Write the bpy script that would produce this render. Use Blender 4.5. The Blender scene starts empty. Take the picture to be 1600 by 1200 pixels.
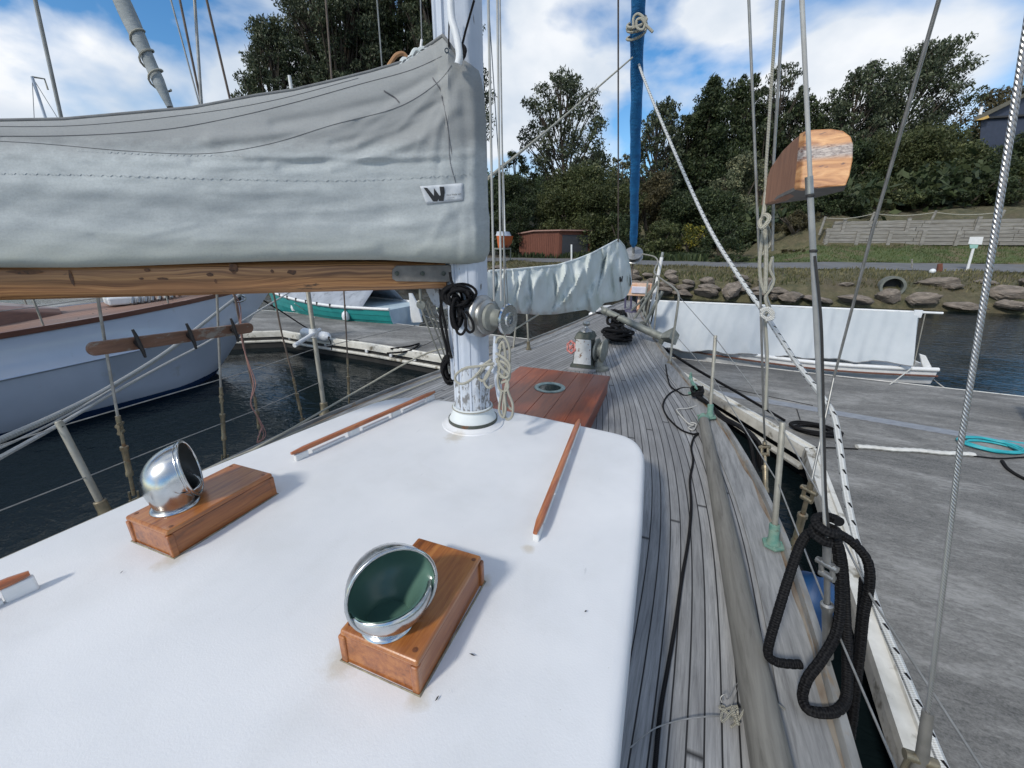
import bpy, math, random
import numpy as np
from mathutils import Vector as V, Matrix
random.seed(7); RNG = np.random.default_rng(7)
scn = bpy.context.scene
COL = scn.collection
# ---------------------------------------------------------------- camera
FP, HY, VX = 630.0, 380.0, 1060.0          # focal length, horizon row and bow vanishing column on a 1600x1200 picture
PITCH = math.atan((600-HY)/FP)
def _ray(x, y, psi):
    u = (x-800)/FP; v = (600-y)/FP
    d = (u, math.cos(PITCH)+v*math.sin(PITCH), -math.sin(PITCH)+v*math.cos(PITCH))
    c, s = math.cos(psi), math.sin(psi)
    return V((c*d[0]-s*d[1], s*d[0]+c*d[1], d[2]))
_r = _ray(VX, HY, 0); PSI = math.atan2(_r.x, _r.y)
CAM = V((0, 0, 2.75))
def ray(x, y): return _ray(x, y, PSI)
def at(x, y, z):
    r = ray(x, y); return CAM + r*((z-CAM.z)/r.z)
def atY(x, y, Y):
    r = ray(x, y); return CAM + r*(Y/r.y)
def atX(x, y, X):
    r = ray(x, y); return CAM + r*(X/r.x)
def atD(x, y, D): return CAM + ray(x, y)*D
cam_d = bpy.data.cameras.new('camera'); cam = bpy.data.objects.new('camera', cam_d); COL.objects.link(cam)
cam.location = CAM; cam.rotation_euler = (math.pi/2-PITCH, 0, PSI)
cam_d.sensor_width = 36; cam_d.lens = FP/1600*36; cam_d.clip_start = .02; cam_d.clip_end = 3000
scn.camera = cam
scn.view_settings.view_transform = 'Standard'; scn.view_settings.look = 'None'
scn.view_settings.exposure = 0.08; scn.view_settings.gamma = 1
SEED = (26.4, 2.9, 4.1)
# ---------------------------------------------------------------- sun and sky
SUN_AZ = math.atan2(-.36, -.93); SUN_EL = math.radians(40)     # azimuth from +Y towards +X
sd = bpy.data.lights.new('sun', 'SUN'); sd.energy = 2.5; sd.angle = math.radians(6); sd.color = (1, .94, .84)
so = bpy.data.objects.new('sun', sd); COL.objects.link(so)
sdir = V((math.sin(SUN_AZ)*math.cos(SUN_EL), math.cos(SUN_AZ)*math.cos(SUN_EL), math.sin(SUN_EL)))
so.rotation_euler = sdir.to_track_quat('Z', 'Y').to_euler(); so.location = (0, 0, 30)
w = bpy.data.worlds.new('World'); scn.world = w; w.use_nodes = True
nt = w.node_tree; nt.nodes.clear(); L = nt.links
def N(t, nt=nt, **k):
    n = nt.nodes.new(t)
    for a, b in k.items():
        if hasattr(n, a): setattr(n, a, b)
        else: n.inputs[a].default_value = b
    return n
out = N('ShaderNodeOutputWorld'); bg = N('ShaderNodeBackground'); bg.inputs[1].default_value = .12
sky = N('ShaderNodeTexSky'); sky.sky_type = 'NISHITA'; sky.sun_disc = False; sky.sun_elevation = SUN_EL; sky.sun_rotation = SUN_AZ
sky.air_density = 1.0; sky.dust_density = .3; sky.ozone_density = 2.0
tc = N('ShaderNodeTexCoord')
mp = N('ShaderNodeMapping'); mp.inputs['Scale'].default_value = (1, 1, 1.6); mp.inputs['Location'].default_value = SEED
L.new(tc.outputs['Generated'], mp.inputs[0])
n1 = N('ShaderNodeTexNoise'); n1.inputs['Scale'].default_value = 2.7; n1.inputs['Detail'].default_value = 7; n1.inputs['Roughness'].default_value = .47
n1.inputs['Distortion'].default_value = .25
L.new(mp.outputs[0], n1.inputs[0])
r1 = N('ShaderNodeValToRGB'); r1.color_ramp.elements[0].position = .452; r1.color_ramp.elements[1].position = .545
L.new(n1.outputs[0], r1.inputs[0])
n2 = N('ShaderNodeTexNoise'); n2.inputs['Scale'].default_value = 4.5; n2.inputs['Detail'].default_value = 5
L.new(mp.outputs[0], n2.inputs[0])
r2 = N('ShaderNodeValToRGB'); r2.color_ramp.elements[0].position = .35; r2.color_ramp.elements[1].position = .62
r2.color_ramp.elements[0].color = (5.0, 5.7, 6.6, 1); r2.color_ramp.elements[1].color = (7.6, 7.8, 8.1, 1)
L.new(n2.outputs[0], r2.inputs[0])
hs = N('ShaderNodeHueSaturation'); hs.inputs['Saturation'].default_value = 1.32; hs.inputs['Value'].default_value = 1.2
L.new(sky.outputs[0], hs.inputs['Color'])
mx = N('ShaderNodeMix'); mx.data_type = 'RGBA'
L.new(r1.outputs[0], mx.inputs[0]); L.new(hs.outputs[0], mx.inputs[6]); L.new(r2.outputs[0], mx.inputs[7])
L.new(mx.outputs[2], bg.inputs[0]); L.new(bg.outputs[0], out.inputs[0])
# ---------------------------------------------------------------- materials
def new_mat(name):
    m = bpy.data.materials.new(name); m.use_nodes = True
    t = m.node_tree; b = t.nodes['Principled BSDF']; return m, t, b
def ramp(t, src, stops, interp='LINEAR'):
    r = t.nodes.new('ShaderNodeValToRGB'); cr = r.color_ramp; cr.interpolation = interp
    while len(cr.elements) < len(stops): cr.elements.new(.5)
    for e, (p, c) in zip(cr.elements, stops):
        e.position = p; e.color = (c, c, c, 1) if isinstance(c, (int, float)) else tuple(c)+(1,)
    t.links.new(src, r.inputs[0]); return r.outputs[0]
def coords(t, kind='Object', scale=(1, 1, 1), rot=(0, 0, 0), loc=(0, 0, 0)):
    c = t.nodes.new('ShaderNodeTexCoord'); m = t.nodes.new('ShaderNodeMapping')
    m.inputs['Scale'].default_value = scale; m.inputs['Rotation'].default_value = rot; m.inputs['Location'].default_value = loc
    t.links.new(c.outputs[kind], m.inputs[0]); return m.outputs[0]
def noise(t, vec, scale, detail=4, rough=.55, dist=0):
    n = t.nodes.new('ShaderNodeTexNoise'); n.inputs['Scale'].default_value = scale; n.inputs['Detail'].default_value = detail
    n.inputs['Roughness'].default_value = rough; n.inputs['Distortion'].default_value = dist
    t.links.new(vec, n.inputs[0]); return n.outputs[0]
def mixc(t, fac, a, b, mode='MIX'):
    m = t.nodes.new('ShaderNodeMix'); m.data_type = 'RGBA'; m.blend_type = mode
    for s, v in ((0, fac), (6, a), (7, b)):
        if isinstance(v, (int, float)): m.inputs[s].default_value = v
        elif isinstance(v, tuple): m.inputs[s].default_value = v+(1,)
        else: t.links.new(v, m.inputs[s])
    return m.outputs[2]
def math_(t, op, a, b=0.0):
    m = t.nodes.new('ShaderNodeMath'); m.operation = op
    for i, v in enumerate((a, b)):
        if isinstance(v, (int, float)): m.inputs[i].default_value = v
        else: t.links.new(v, m.inputs[i])
    return m.outputs[0]
def bump(t, b, h, strength=.3, dist=.01):
    n = t.nodes.new('ShaderNodeBump'); n.inputs['Strength'].default_value = strength; n.inputs['Distance'].default_value = dist
    t.links.new(h, n.inputs['Height']); t.links.new(n.outputs[0], b.inputs['Normal'])
def sep(t, v):
    s = t.nodes.new('ShaderNodeSeparateXYZ'); t.links.new(v, s.inputs[0]); return s.outputs
def mat(name, c1, c2=None, scale=8, stretch=(1, 1, 1), rough=.5, metal=0, bmp=0, bscale=None, bdist=.004, lo=.35, hi=.65,
        c3=None, s3=20, lo3=.6, hi3=.68, coord='Object', coat=0, detail=4, dist=0, rough2=None):
    m, t, b = new_mat(name)
    b.inputs['Roughness'].default_value = rough; b.inputs['Metallic'].default_value = metal; b.inputs['Coat Weight'].default_value = coat
    b.inputs['Coat Roughness'].default_value = .08
    vec = coords(t, coord, stretch)
    if c2 is None: c2 = tuple(x*.86 for x in c1)
    n = noise(t, vec, scale, detail, .6, dist)
    c = ramp(t, n, [(lo, c1), (hi, c2)])
    if c3 is not None:
        f = ramp(t, noise(t, vec, s3, 5, .65), [(lo3, 0.), (hi3, 1.)]); c = mixc(t, f, c, c3)
    t.links.new(c, b.inputs['Base Color'])
    if rough2 is not None: t.links.new(ramp(t, n, [(lo, rough), (hi, rough2)]), b.inputs['Roughness'])
    if bmp: bump(t, b, noise(t, vec, bscale or scale*4, 5), bmp, bdist)
    return m
def stripes(t, x, period, width, soft=.15):          # 1 in the groove, 0 elsewhere
    f = math_(t, 'FRACT', math_(t, 'DIVIDE', x, period)); d = math_(t, 'ABSOLUTE', math_(t, 'SUBTRACT', f, .5))
    w = width/period/2
    return ramp(t, d, [(.5-w*(1+soft), 0.), (.5-w*(1-soft), 1.)])
M = {}
M['white_roof'] = mat('white_roof_paint', (.71, .72, .735), (.635, .65, .67), 1.6, rough=.55, bmp=.3, bscale=160, bdist=.002, c3=(.40, .40, .38), s3=75, lo3=.725, hi3=.75)
_m = M['white_roof']; _t = _m.node_tree; _b = _t.nodes['Principled BSDF']; _c = _b.inputs['Base Color'].links[0].from_socket
_c = mixc(_t, ramp(_t, noise(_t, coords(_t, 'Object', (1, 1, 1)), 3.2, 6, .7, .5), [(.52, 0.), (.74, .20)]), _c, (.50, .50, .48))
_c = mixc(_t, ramp(_t, noise(_t, coords(_t, 'Object', (26, 3, 1), rot=(0, 0, .7)), 1.0, 4, .7, .3), [(.70, 0.), (.74, .5)]), _c, (.46, .48, .50))
for _p, _r in (((-.745, .585), .10), ((-.49, .585), .07), ((-1.62, .66), .10), ((-.49, 1.0), .05), ((-1.13, 1.93), .12), ((-.40, 1.20), .05)):
    _d = _t.nodes.new('ShaderNodeVectorMath'); _d.operation = 'DISTANCE'; _t.links.new(coords(_t, 'Object', (1, 1, 0)), _d.inputs[0]); _d.inputs[1].default_value = (_p[0], _p[1], 0)
    _q = math_(_t, 'ADD', math_(_t, 'DIVIDE', _d.outputs['Value'], _r), math_(_t, 'MULTIPLY', noise(_t, coords(_t, 'Object'), 24, 4), .8)); _c = mixc(_t, ramp(_t, _q, [(.6, .65), (1.3, 0.)]), _c, (.50, .45, .36))
_t.links.new(_c, _b.inputs['Base Color'])
M['white_paint'] = mat('white_gloss_paint', (.76, .77, .77), (.68, .69, .69), 9, rough=.3, bmp=.05)
M['white_plastic'] = mat('white_plastic', (.72, .74, .76), (.6, .63, .66), 6, rough=.4)
M['mast'] = mat('flaking_mast_paint', (.56, .61, .69), (.46, .51, .59), 7, (1, 1, .3), .45, bmp=.35, bscale=30, c3=(.16, .15, .14), s3=26, lo3=.66, hi3=.70)
M['mast_worn'] = mat('badly_flaking_paint', (.60, .64, .70), (.42, .46, .51), 9, (1, 1, .5), .6, bmp=.6, bscale=40, c3=(.20, .20, .20), s3=34, lo3=.50, hi3=.56)
M['canvas'] = mat('white_canvas', (.66, .70, .71), (.54, .59, .59), 3, rough=.85, bmp=.15, bscale=300, bdist=.001, c3=(.40, .43, .38), s3=2.2, lo3=.52, hi3=.78)
M['steel'] = mat('grey_steel', (.42, .42, .41), (.30, .30, .29), 12, rough=.38, metal=.85, bmp=.1)
M['tube'] = mat('weathered_alloy_tube', (.36, .35, .31), (.27, .26, .22), 14, rough=.55, metal=.4, bmp=.1)
M['chrome'] = mat('dulled_chrome', (.60, .62, .63), (.40, .42, .43), 9, rough=.14, metal=1, rough2=.32)
M['bronze'] = mat('old_bronze', (.30, .25, .17), (.20, .18, .13), 30, rough=.42, metal=.75, bmp=.3, c3=(.22, .12, .06), s3=25, lo3=.58, hi3=.7)
M['patina'] = mat('verdigris_bronze', (.10, .24, .20), (.20, .30, .24), 30, rough=.75, metal=.1, bmp=.4, c3=(.10, .08, .05), s3=22, lo3=.58, hi3=.7)
M['black_rope'] = None
M['black_plastic'] = mat('black_plastic', (.012, .012, .014), (.02, .02, .022), 20, rough=.45)
M['dark_iron'] = mat('dark_green_iron', (.05, .065, .055), (.10, .105, .09), 14, rough=.6, metal=.3, bmp=.5, c3=(.16, .07, .03), s3=14, lo3=.6, hi3=.7)
M['galv'] = mat('dull_galvanised_iron', (.26, .27, .25), (.18, .19, .17), 12, rough=.6, metal=.4, bmp=.4, c3=(.14, .08, .04), s3=9, lo3=.64, hi3=.74)
M['dark_inside'] = mat('dark_duct_inside', (.03, .035, .035), (.045, .05, .05), 12, rough=.6)
M['green_inside'] = mat('dull_green_enamel', (.075, .155, .128), (.10, .19, .155), 5, rough=.35)
M['rust'] = mat('rust_stain', (.13, .085, .05), (.24, .215, .18), 14, (1, .2, 1), .85, bmp=.5, lo=.4, hi=.6)
M['red_paint'] = mat('faded_red_paint', (.42, .09, .08), (.60, .30, .27), 25, rough=.55, bmp=.3)
M['glass_dark'] = mat('dark_glass', (.02, .035, .035), (.03, .045, .045), 5, rough=.05)
M['blue_paint'] = mat('navy_hull_paint', (.012, .035, .10), (.015, .045, .12), 3, rough=.25)
M['blue_fender'] = mat('blue_fender', (.02, .10, .27), (.02, .08, .2), 5, rough=.5)
M['hull_grey'] = mat('pale_blue_topsides', (.52, .58, .68), (.47, .53, .63), 1.2, rough=.2, coat=.4, c3=(.40, .42, .42), s3=2.5, lo3=.64, hi3=.8)
M['rubber'] = mat('black_rubber', (.02, .02, .02), (.03, .03, .03), 9, rough=.7)
def wood(name, c1, c2, c3, axis='Y', scale=1.0, rough=.35, coat=0, knots=None, bmp=.15, spread=9, uv=False):
    m, t, b = new_mat(name)
    st = {'X': (.35, 1, 1), 'Y': (1, .35, 1), 'Z': (1, 1, .35)}[axis]
    st = tuple(s*scale for s in st)
    vec = coords(t, 'UV' if uv else 'Object', st)
    big = noise(t, vec, 3*spread/9, 2, .5)
    st2 = tuple(s*(.25 if s < scale*.9 else 1) for s in st)
    v2 = coords(t, 'UV' if uv else 'Object', st2)
    g = noise(t, v2, 45, 5, .7, .6)
    g2 = noise(t, v2, 14, 3, .6, 1.2)
    f = math_(t, 'ADD', math_(t, 'MULTIPLY', g, .55), math_(t, 'MULTIPLY', g2, .45))
    c = ramp(t, f, [(.36, c3), (.47, c2), (.6, c1)])
    c = mixc(t, ramp(t, big, [(.35, 0.), (.65, .35)]), c, c2)
    if knots:
        k = ramp(t, noise(t, vec, knots, 4, .6, .4), [(.66, 0.), (.73, 1.)]); c = mixc(t, k, c, (.035, .022, .014))
    t.links.new(c, b.inputs['Base Color']); b.inputs['Roughness'].default_value = rough; b.inputs['Coat Weight'].default_value = coat
    b.inputs['Coat Roughness'].default_value = .12
    if bmp: bump(t, b, f, bmp, .003)
    return m
M['box_wood'] = wood('varnished_box_wood', (.40, .15, .038), (.28, .088, .022), (.13, .040, .012), 'Y', 1.2, .30, .35)
M['hatch_wood'] = wood('varnished_hatch_boards', (.30, .068, .016), (.22, .044, .011), (.13, .026, .008), 'Y', 1.0, .30, .12, bmp=.05)
m, t, b = new_mat('oregon_boom_wood'); _w = noise(t, coords(t, 'UV', (1.1, 5, 1)), 1.0, 3, .5)
_uv = sep(t, coords(t, 'UV')); _y = math_(t, 'ADD', _uv[1], math_(t, 'MULTIPLY', _w, .10)); _cb = t.nodes.new('ShaderNodeCombineXYZ'); t.links.new(math_(t, 'MULTIPLY', _uv[0], .9), _cb.inputs[0]); t.links.new(math_(t, 'MULTIPLY', _y, 95), _cb.inputs[1])
_g = noise(t, _cb.outputs[0], 1.0, 4, .65); _c = ramp(t, _g, [(.36, (.10, .042, .017)), (.47, (.25, .115, .043)), (.56, (.41, .21, .082)), (.68, (.50, .28, .125))])
_c = mixc(t, ramp(t, noise(t, coords(t, 'UV', (.8, 3, 1)), 1.0, 4, .6), [(.45, 0.), (.66, .75)]), _c, (.20, .09, .035)); _c = mixc(t, ramp(t, noise(t, coords(t, 'UV', (3.5, 14, 1)), 1.0, 5, .7), [(.64, 0.), (.70, .9)]), _c, (.03, .02, .014))
t.links.new(_c, b.inputs['Base Color']); b.inputs['Roughness'].default_value = .45; b.inputs['Coat Weight'].default_value = .12; bump(t, b, _g, .3, .003); M['boom_wood2'] = m
M['rail_wood'] = wood('varnished_rail_wood', (.46, .17, .055), (.34, .10, .035), (.22, .06, .02), 'Y', 2, .28, .4)
M['boom_wood'] = wood('oregon_boom_wood', (.50, .29, .12), (.36, .19, .075), (.17, .08, .032), 'X', 1.0, .42, .15, knots=2.4, uv=True)
M['old_wood'] = wood('weathered_pinrail_wood', (.22, .12, .08), (.16, .085, .055), (.10, .06, .045), 'Y', 1.5, .65, 0, knots=None, bmp=.4)
_m = M['old_wood']; _t = _m.node_tree; _b = _t.nodes['Principled BSDF']; _c = _b.inputs['Base Color'].links[0].from_socket
_t.links.new(mixc(_t, ramp(_t, noise(_t, coords(_t, 'Object', (1, 1.0, 2)), 7, 5, .7), [(.50, 0.), (.60, .85)]), _c, (.25, .24, .215)), _b.inputs['Base Color'])
M['block_wood'] = wood('flaking_varnished_board', (.62, .30, .13), (.48, .20, .085), (.30, .12, .06), 'Y', 1.2, .4, .2, bmp=.5)
M['block_side'] = wood('dull_brown_board_side', (.36, .18, .11), (.28, .135, .08), (.19, .09, .055), 'Z', 2.5, .6, 0, bmp=.6)
M['spar_wood'] = wood('grey_spar_wood', (.20, .195, .175), (.15, .145, .13), (.085, .08, .07), 'Y', 1.0, .75, 0, bmp=.5)
M['grey_wood'] = wood('grey_silvered_wood', (.33, .33, .33), (.25, .25, .26), (.15, .15, .155), 'Y', 1.0, .8, 0, bmp=.5)
M['shed_wood'] = wood('red_brown_boards', (.19, .072, .045), (.14, .05, .032), (.085, .033, .023), 'Z', 1.0, .8, 0)
M['timber'] = wood('silvered_sleeper_timber', (.30, .29, .27), (.21, .20, .18), (.11, .10, .09), 'X', .4, .85, 0, bmp=.5)
M['brown_wood'] = wood('brown_cabin_wood', (.19, .085, .055), (.14, .06, .042), (.09, .04, .03), 'Y', 1, .4, .2)
# --- planked teak deck: UV.x = distance in from the rail, UV.y = along the boat
def deck_mat(name, c1, c2, c3, period=.058, seam=.0055):
    m, t, b = new_mat(name); uv = coords(t, 'UV'); s = sep(t, uv)
    x = s[0]; g = stripes(t, x, period, seam)
    idx = math_(t, 'FLOOR', math_(t, 'ADD', math_(t, 'DIVIDE', x, period), 0))
    wn = t.nodes.new('ShaderNodeTexWhiteNoise'); wn.noise_dimensions = '1D'
    # each plank is also broken into lengths by butt joints
    off = math_(t, 'ADD', s[1], math_(t, 'MULTIPLY', idx, 1.37)); seg = math_(t, 'FLOOR', math_(t, 'DIVIDE', off, 3.9))
    t.links.new(math_(t, 'ADD', math_(t, 'MULTIPLY', idx, 7.13), math_(t, 'MULTIPLY', seg, 3.7)), wn.inputs['W'])
    butt = stripes(t, off, 3.9, .004)
    gr = noise(t, coords(t, 'UV', (60, 3.2, 1)), 1.0, 6, .72, .3)
    gr2 = noise(t, coords(t, 'UV', (180, 6, 1)), 1.0, 4, .8)
    c = ramp(t, math_(t, 'ADD', math_(t, 'MULTIPLY', gr, .6), math_(t, 'MULTIPLY', gr2, .4)), [(.33, c3), (.5, c2), (.66, c1)])
    c = mixc(t, 1.0, c, ramp(t, wn.outputs[0], [(0, .72), (1, 1.12)]), 'MULTIPLY')
    st = ramp(t, noise(t, coords(t, 'Object'), 1.1, 4, .6), [(.45, 0.), (.68, .5)])
    c = mixc(t, st, c, (.145, .145, .15))
    lichen = ramp(t, noise(t, coords(t, 'Object'), 9, 6, .75), [(.66, 0.), (.74, .55)]); c = mixc(t, lichen, c, (.30, .30, .29))
    gg = math_(t, 'MAXIMUM', g, butt)
    c = mixc(t, gg, c, (.014, .014, .015))
    t.links.new(c, b.inputs['Base Color']); b.inputs['Roughness'].default_value = .74
    bump(t, b, math_(t, 'SUBTRACT', math_(t, 'MULTIPLY', gr, .5), math_(t, 'MULTIPLY', gg, 1.6)), .6, .003)
    return m
M['deck'] = deck_mat('silver_teak_deck', (.41, .415, .42), (.285, .29, .295), (.135, .138, .142), .052, .0055)
M['far_deck'] = deck_mat('tan_teak_deck', (.34, .20, .15), (.28, .165, .12), (.22, .13, .10), .07, .004)
M['cover_plank'] = wood('covering_board', (.31, .315, .315), (.215, .22, .223), (.13, .132, .135), 'Y', 1.5, .78, 0, bmp=.6)
M['rail_grey'] = mat('grey_toe_rail', (.27, .275, .27), (.17, .17, .165), 8, (3, .6, 1), .7, bmp=.4, c3=(.24, .17, .10), s3=7, lo3=.58, hi3=.7)
def wire_mat(name, c1, c2, pitch=.02, metal=.8, rough=.35, k=6):     # laid wire: dark helical grooves
    m, t, b = new_mat(name); s = sep(t, coords(t, 'UV'))
    ph = math_(t, 'ADD', math_(t, 'MULTIPLY', s[0], 1/pitch), math_(t, 'MULTIPLY', s[1], 5.0))
    f = math_(t, 'ABSOLUTE', math_(t, 'SUBTRACT', math_(t, 'FRACT', ph), .5))
    c = ramp(t, f, [(.05, c1), (.38, c1), (.48, c2)]); t.links.new(c, b.inputs['Base Color'])
    b.inputs['Metallic'].default_value = metal; b.inputs['Roughness'].default_value = rough
    bump(t, b, ramp(t, f, [(0, 1.), (.5, 0.)]), .8, .002); return m
M['wire'] = wire_mat('laid_wire_rope', (.46, .46, .45), (.20, .20, .20), .0075)
M['wire_plain'] = mat('thin_stay_wire', (.36, .36, .35), (.25, .25, .24), 20, rough=.45, metal=.6)
M['wire_rusty'] = mat('browned_stay_wire', (.20, .16, .13), (.13, .10, .085), 20, rough=.6, metal=.4)
M['wire_white'] = mat('plastic_covered_stay', (.42, .43, .42), (.33, .33, .32), 10, rough=.45)
def rope_mat(name, c1, c2, pitch, fleck=None, fper=.12, rough=.85, bs=.9):
    m, t, b = new_mat(name); b.inputs['Specular IOR Level'].default_value = .2; s = sep(t, coords(t, 'UV'))
    a = math_(t, 'SINE', math_(t, 'ADD', math_(t, 'MULTIPLY', s[0], 6.283/pitch), math_(t, 'MULTIPLY', s[1], 6.283*3)))
    d = math_(t, 'SINE', math_(t, 'SUBTRACT', math_(t, 'MULTIPLY', s[0], 6.283/pitch), math_(t, 'MULTIPLY', s[1], 6.283*3)))
    h = math_(t, 'MULTIPLY', a, d)
    c = ramp(t, math_(t, 'ADD', math_(t, 'MULTIPLY', h, .5), .5), [(.2, c2), (.7, c1)])
    dirt = ramp(t, noise(t, coords(t, 'Object'), 14, 4), [(.4, 0.), (.7, .35)]); c = mixc(t, dirt, c, c2)
    if fleck:
        u = math_(t, 'FRACT', math_(t, 'DIVIDE', s[0], fper)); v = math_(t, 'FRACT', math_(t, 'ADD', math_(t, 'MULTIPLY', s[1], 3), math_(t, 'MULTIPLY', u, 1.2)))
        f = math_(t, 'MULTIPLY', math_(t, 'LESS_THAN', u, .28), math_(t, 'LESS_THAN', v, .34)); c = mixc(t, f, c, fleck)
    t.links.new(c, b.inputs['Base Color']); b.inputs['Roughness'].default_value = rough; bump(t, b, h, bs, .002); return m
M['black_rope'] = rope_mat('black_braided_rope', (.012, .012, .013), (.002, .002, .003), .018, rough=.7)
M['black_line'] = rope_mat('thin_black_line', (.018, .018, .02), (.006, .006, .007), .010)
M['cream_rope'] = rope_mat('cream_rope', (.52, .51, .44), (.30, .29, .24), .012)
M['white_rope'] = rope_mat('white_rope', (.66, .66, .64), (.45, .45, .42), .014)
M['fleck_rope'] = rope_mat('white_rope_black_flecks', (.66, .68, .68), (.46, .47, .46), .012, (.01, .01, .012), .075)
M['tube_rope'] = rope_mat('clear_tubed_rope', (.42, .43, .42), (.27, .28, .27), .05, rough=.35)
M['pink_cord'] = mat('pink_cord', (.42, .22, .19), (.30, .17, .15), 40, rough=.8)
# ---------------------------------------------------------------- geometry builder
class G:
    def __init__(s): s.v = []; s.f = []; s.uv = []; s.mi = []; s.sm = []
    def add(s, vs, fs, uvs=None, mi=0, sm=True):
        o = len(s.v); s.v += [tuple(p) for p in vs]
        for i, f in enumerate(fs):
            s.f.append(tuple(o+a for a in f)); s.uv.append(uvs[i] if uvs else [(0, 0)]*len(f)); s.mi.append(mi); s.sm.append(sm)
        return s
    def tube(s, path, r, n=8, caps=True, mi=0, closed=False, sx=1, up=None, sm=True):
        P = [V(p) for p in path]; k = len(P)
        if not hasattr(r, '__len__'): r = [r]*k
        T = []
        for i in range(k):
            a = P[(i-1) % k] if (closed or i > 0) else P[i]; b = P[(i+1) % k] if (closed or i < k-1) else P[i]
            t = (b-a); T.append(t.normalized() if t.length > 1e-9 else V((0, 0, 1)))
        ref = V(up) if up is not None else (V((0, 0, 1)) if abs(T[0].z) < .9 else V((1, 0, 0)))
        nrm = (ref - T[0]*ref.dot(T[0])).normalized(); vs = []; arc = [0]
        for i in range(k):
            if i: arc.append(arc[-1]+(P[i]-P[i-1]).length)
            nrm = (nrm - T[i]*nrm.dot(T[i])); nrm = nrm.normalized() if nrm.length > 1e-6 else T[i].orthogonal().normalized()
            bn = T[i].cross(nrm)
            for j in range(n):
                a = 2*math.pi*j/n; vs.append(P[i]+(nrm*math.cos(a)+bn*(math.sin(a)*sx))*r[i])
        fs = []; us = []; kk = k if closed else k-1
        for i in range(kk):
            i2 = (i+1) % k; u0 = arc[i]; u1 = arc[i+1] if i+1 < k else arc[i]+(P[0]-P[i]).length
            for j in range(n):
                j2 = (j+1) % n; fs.append((i*n+j, i*n+j2, i2*n+j2, i2*n+j)); us.append([(u0, j/n), (u0, (j+1)/n), (u1, (j+1)/n), (u1, j/n)])
        s.add(vs, fs, us, mi, sm)
        if caps and not closed:
            s.add(vs[:n], [tuple(range(n))[::-1]], None, mi, False); s.add(vs[-n:], [tuple(range(n))], None, mi, False)
        return s
    def box(s, c, size, ax=None, mi=0, taper=1.0):
        c = V(c); hx, hy, hz = [q/2 for q in size]
        X, Y, Z = ax if ax else (V((1, 0, 0)), V((0, 1, 0)), V((0, 0, 1)))
        vs = [c+X*(x*hx*(taper if z > 0 else 1))+Y*(y*hy*(taper if z > 0 else 1))+Z*(z*hz) for z in (-1, 1) for y in (-1, 1) for x in (-1, 1)]
        return s.add(vs, [(0, 2, 3, 1), (4, 5, 7, 6), (0, 1, 5, 4), (2, 6, 7, 3), (0, 4, 6, 2), (1, 3, 7, 5)], None, mi, False)
    def lathe(s, prof, c, d=(0, 0, 1), n=24, mi=0, ex=1, sm=True):      # prof: (radius, height)
        c = V(c); d = V(d).normalized(); a = d.orthogonal().normalized()
        if abs(d.z) < .99: a = (V((0, 0, 1))-d*d.z).normalized()
        b = d.cross(a); vs = []
        for r, h in prof:
            for j in range(n):
                t = 2*math.pi*j/n; vs.append(c+d*h+(a*math.cos(t)+b*math.sin(t)*ex)*max(r, 1e-4))
        fs = [(i*n+j, i*n+(j+1) % n, (i+1)*n+(j+1) % n, (i+1)*n+j) for i in range(len(prof)-1) for j in range(n)]
        s.add(vs, fs, [[(0, 0), (0, 1/n), (1, 1/n), (1, 0)]]*len(fs), mi, sm); return s
    def loft(s, secs, closed=True, caps=True, mi=0, sm=True, us=None):
        n = len(secs[0]); vs = [p for q in secs for p in q]; fs = []; uv = []
        for i in range(len(secs)-1):
            for j in range(n if closed else n-1):
                j2 = (j+1) % n; fs.append((i*n+j, i*n+j2, (i+1)*n+j2, (i+1)*n+j))
                if us: uv.append([us(i, j), us(i, j+1), us(i+1, j+1), us(i+1, j)])
        s.add(vs, fs, uv or None, mi, sm)
        if caps and closed:
            s.add(secs[0], [tuple(range(n))[::-1]], None, mi, False); s.add(secs[-1], [tuple(range(n))], None, mi, False)
        return s
    def slab(s, pts, dz, mi=0):                      # polygon extruded along vector dz
        n = len(pts); d = V(dz) if hasattr(dz, '__len__') else V((0, 0, dz)); P = [V(p) for p in pts]
        s.add(P+[p+d for p in P], [tuple(range(n))[::-1], tuple(range(n, 2*n))]+[(i, (i+1) % n, n+(i+1) % n, n+i) for i in range(n)], None, mi, False); return s
    def ball(s, c, r, n=10, mi=0, sc=(1, 1, 1)):
        c = V(c); vs = []; m = n
        for i in range(m+1):
            a = math.pi*i/m
            for j in range(n):
                b = 2*math.pi*j/n; vs.append(c+V((math.sin(a)*math.cos(b)*sc[0], math.sin(a)*math.sin(b)*sc[1], math.cos(a)*sc[2]))*r)
        s.add(vs, [(i*n+j, (i+1)*n+j, (i+1)*n+(j+1) % n, i*n+(j+1) % n) for i in range(m) for j in range(n)], None, mi, True); return s
    def build(s, name, m, parent=None, bevel=0, seg=2, label=None, solid=0, sub=0):
        org = V((0, 0, 0))
        if parent is None:
            A = np.array(s.v); org = V((float((A[:, 0].min()+A[:, 0].max())/2), float((A[:, 1].min()+A[:, 1].max())/2), float(A[:, 2].min())))
        me = bpy.data.meshes.new(name); me.from_pydata([tuple(V(p)-org) for p in s.v], [], s.f)
        ul = me.uv_layers.new(name='UVMap'); ul.data.foreach_set('uv', [c for q in s.uv for p in q for c in p])
        me.polygons.foreach_set('use_smooth', s.sm); me.polygons.foreach_set('material_index', s.mi)
        for q in (m if isinstance(m, (list, tuple)) else [m]): me.materials.append(q)
        me.update()
        if any(s.sm): me.set_sharp_from_angle(angle=math.radians(48))
        o = bpy.data.objects.new(name, me); COL.objects.link(o); o.location = org
        put(o, parent)
        if label: o['label'] = label
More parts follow.
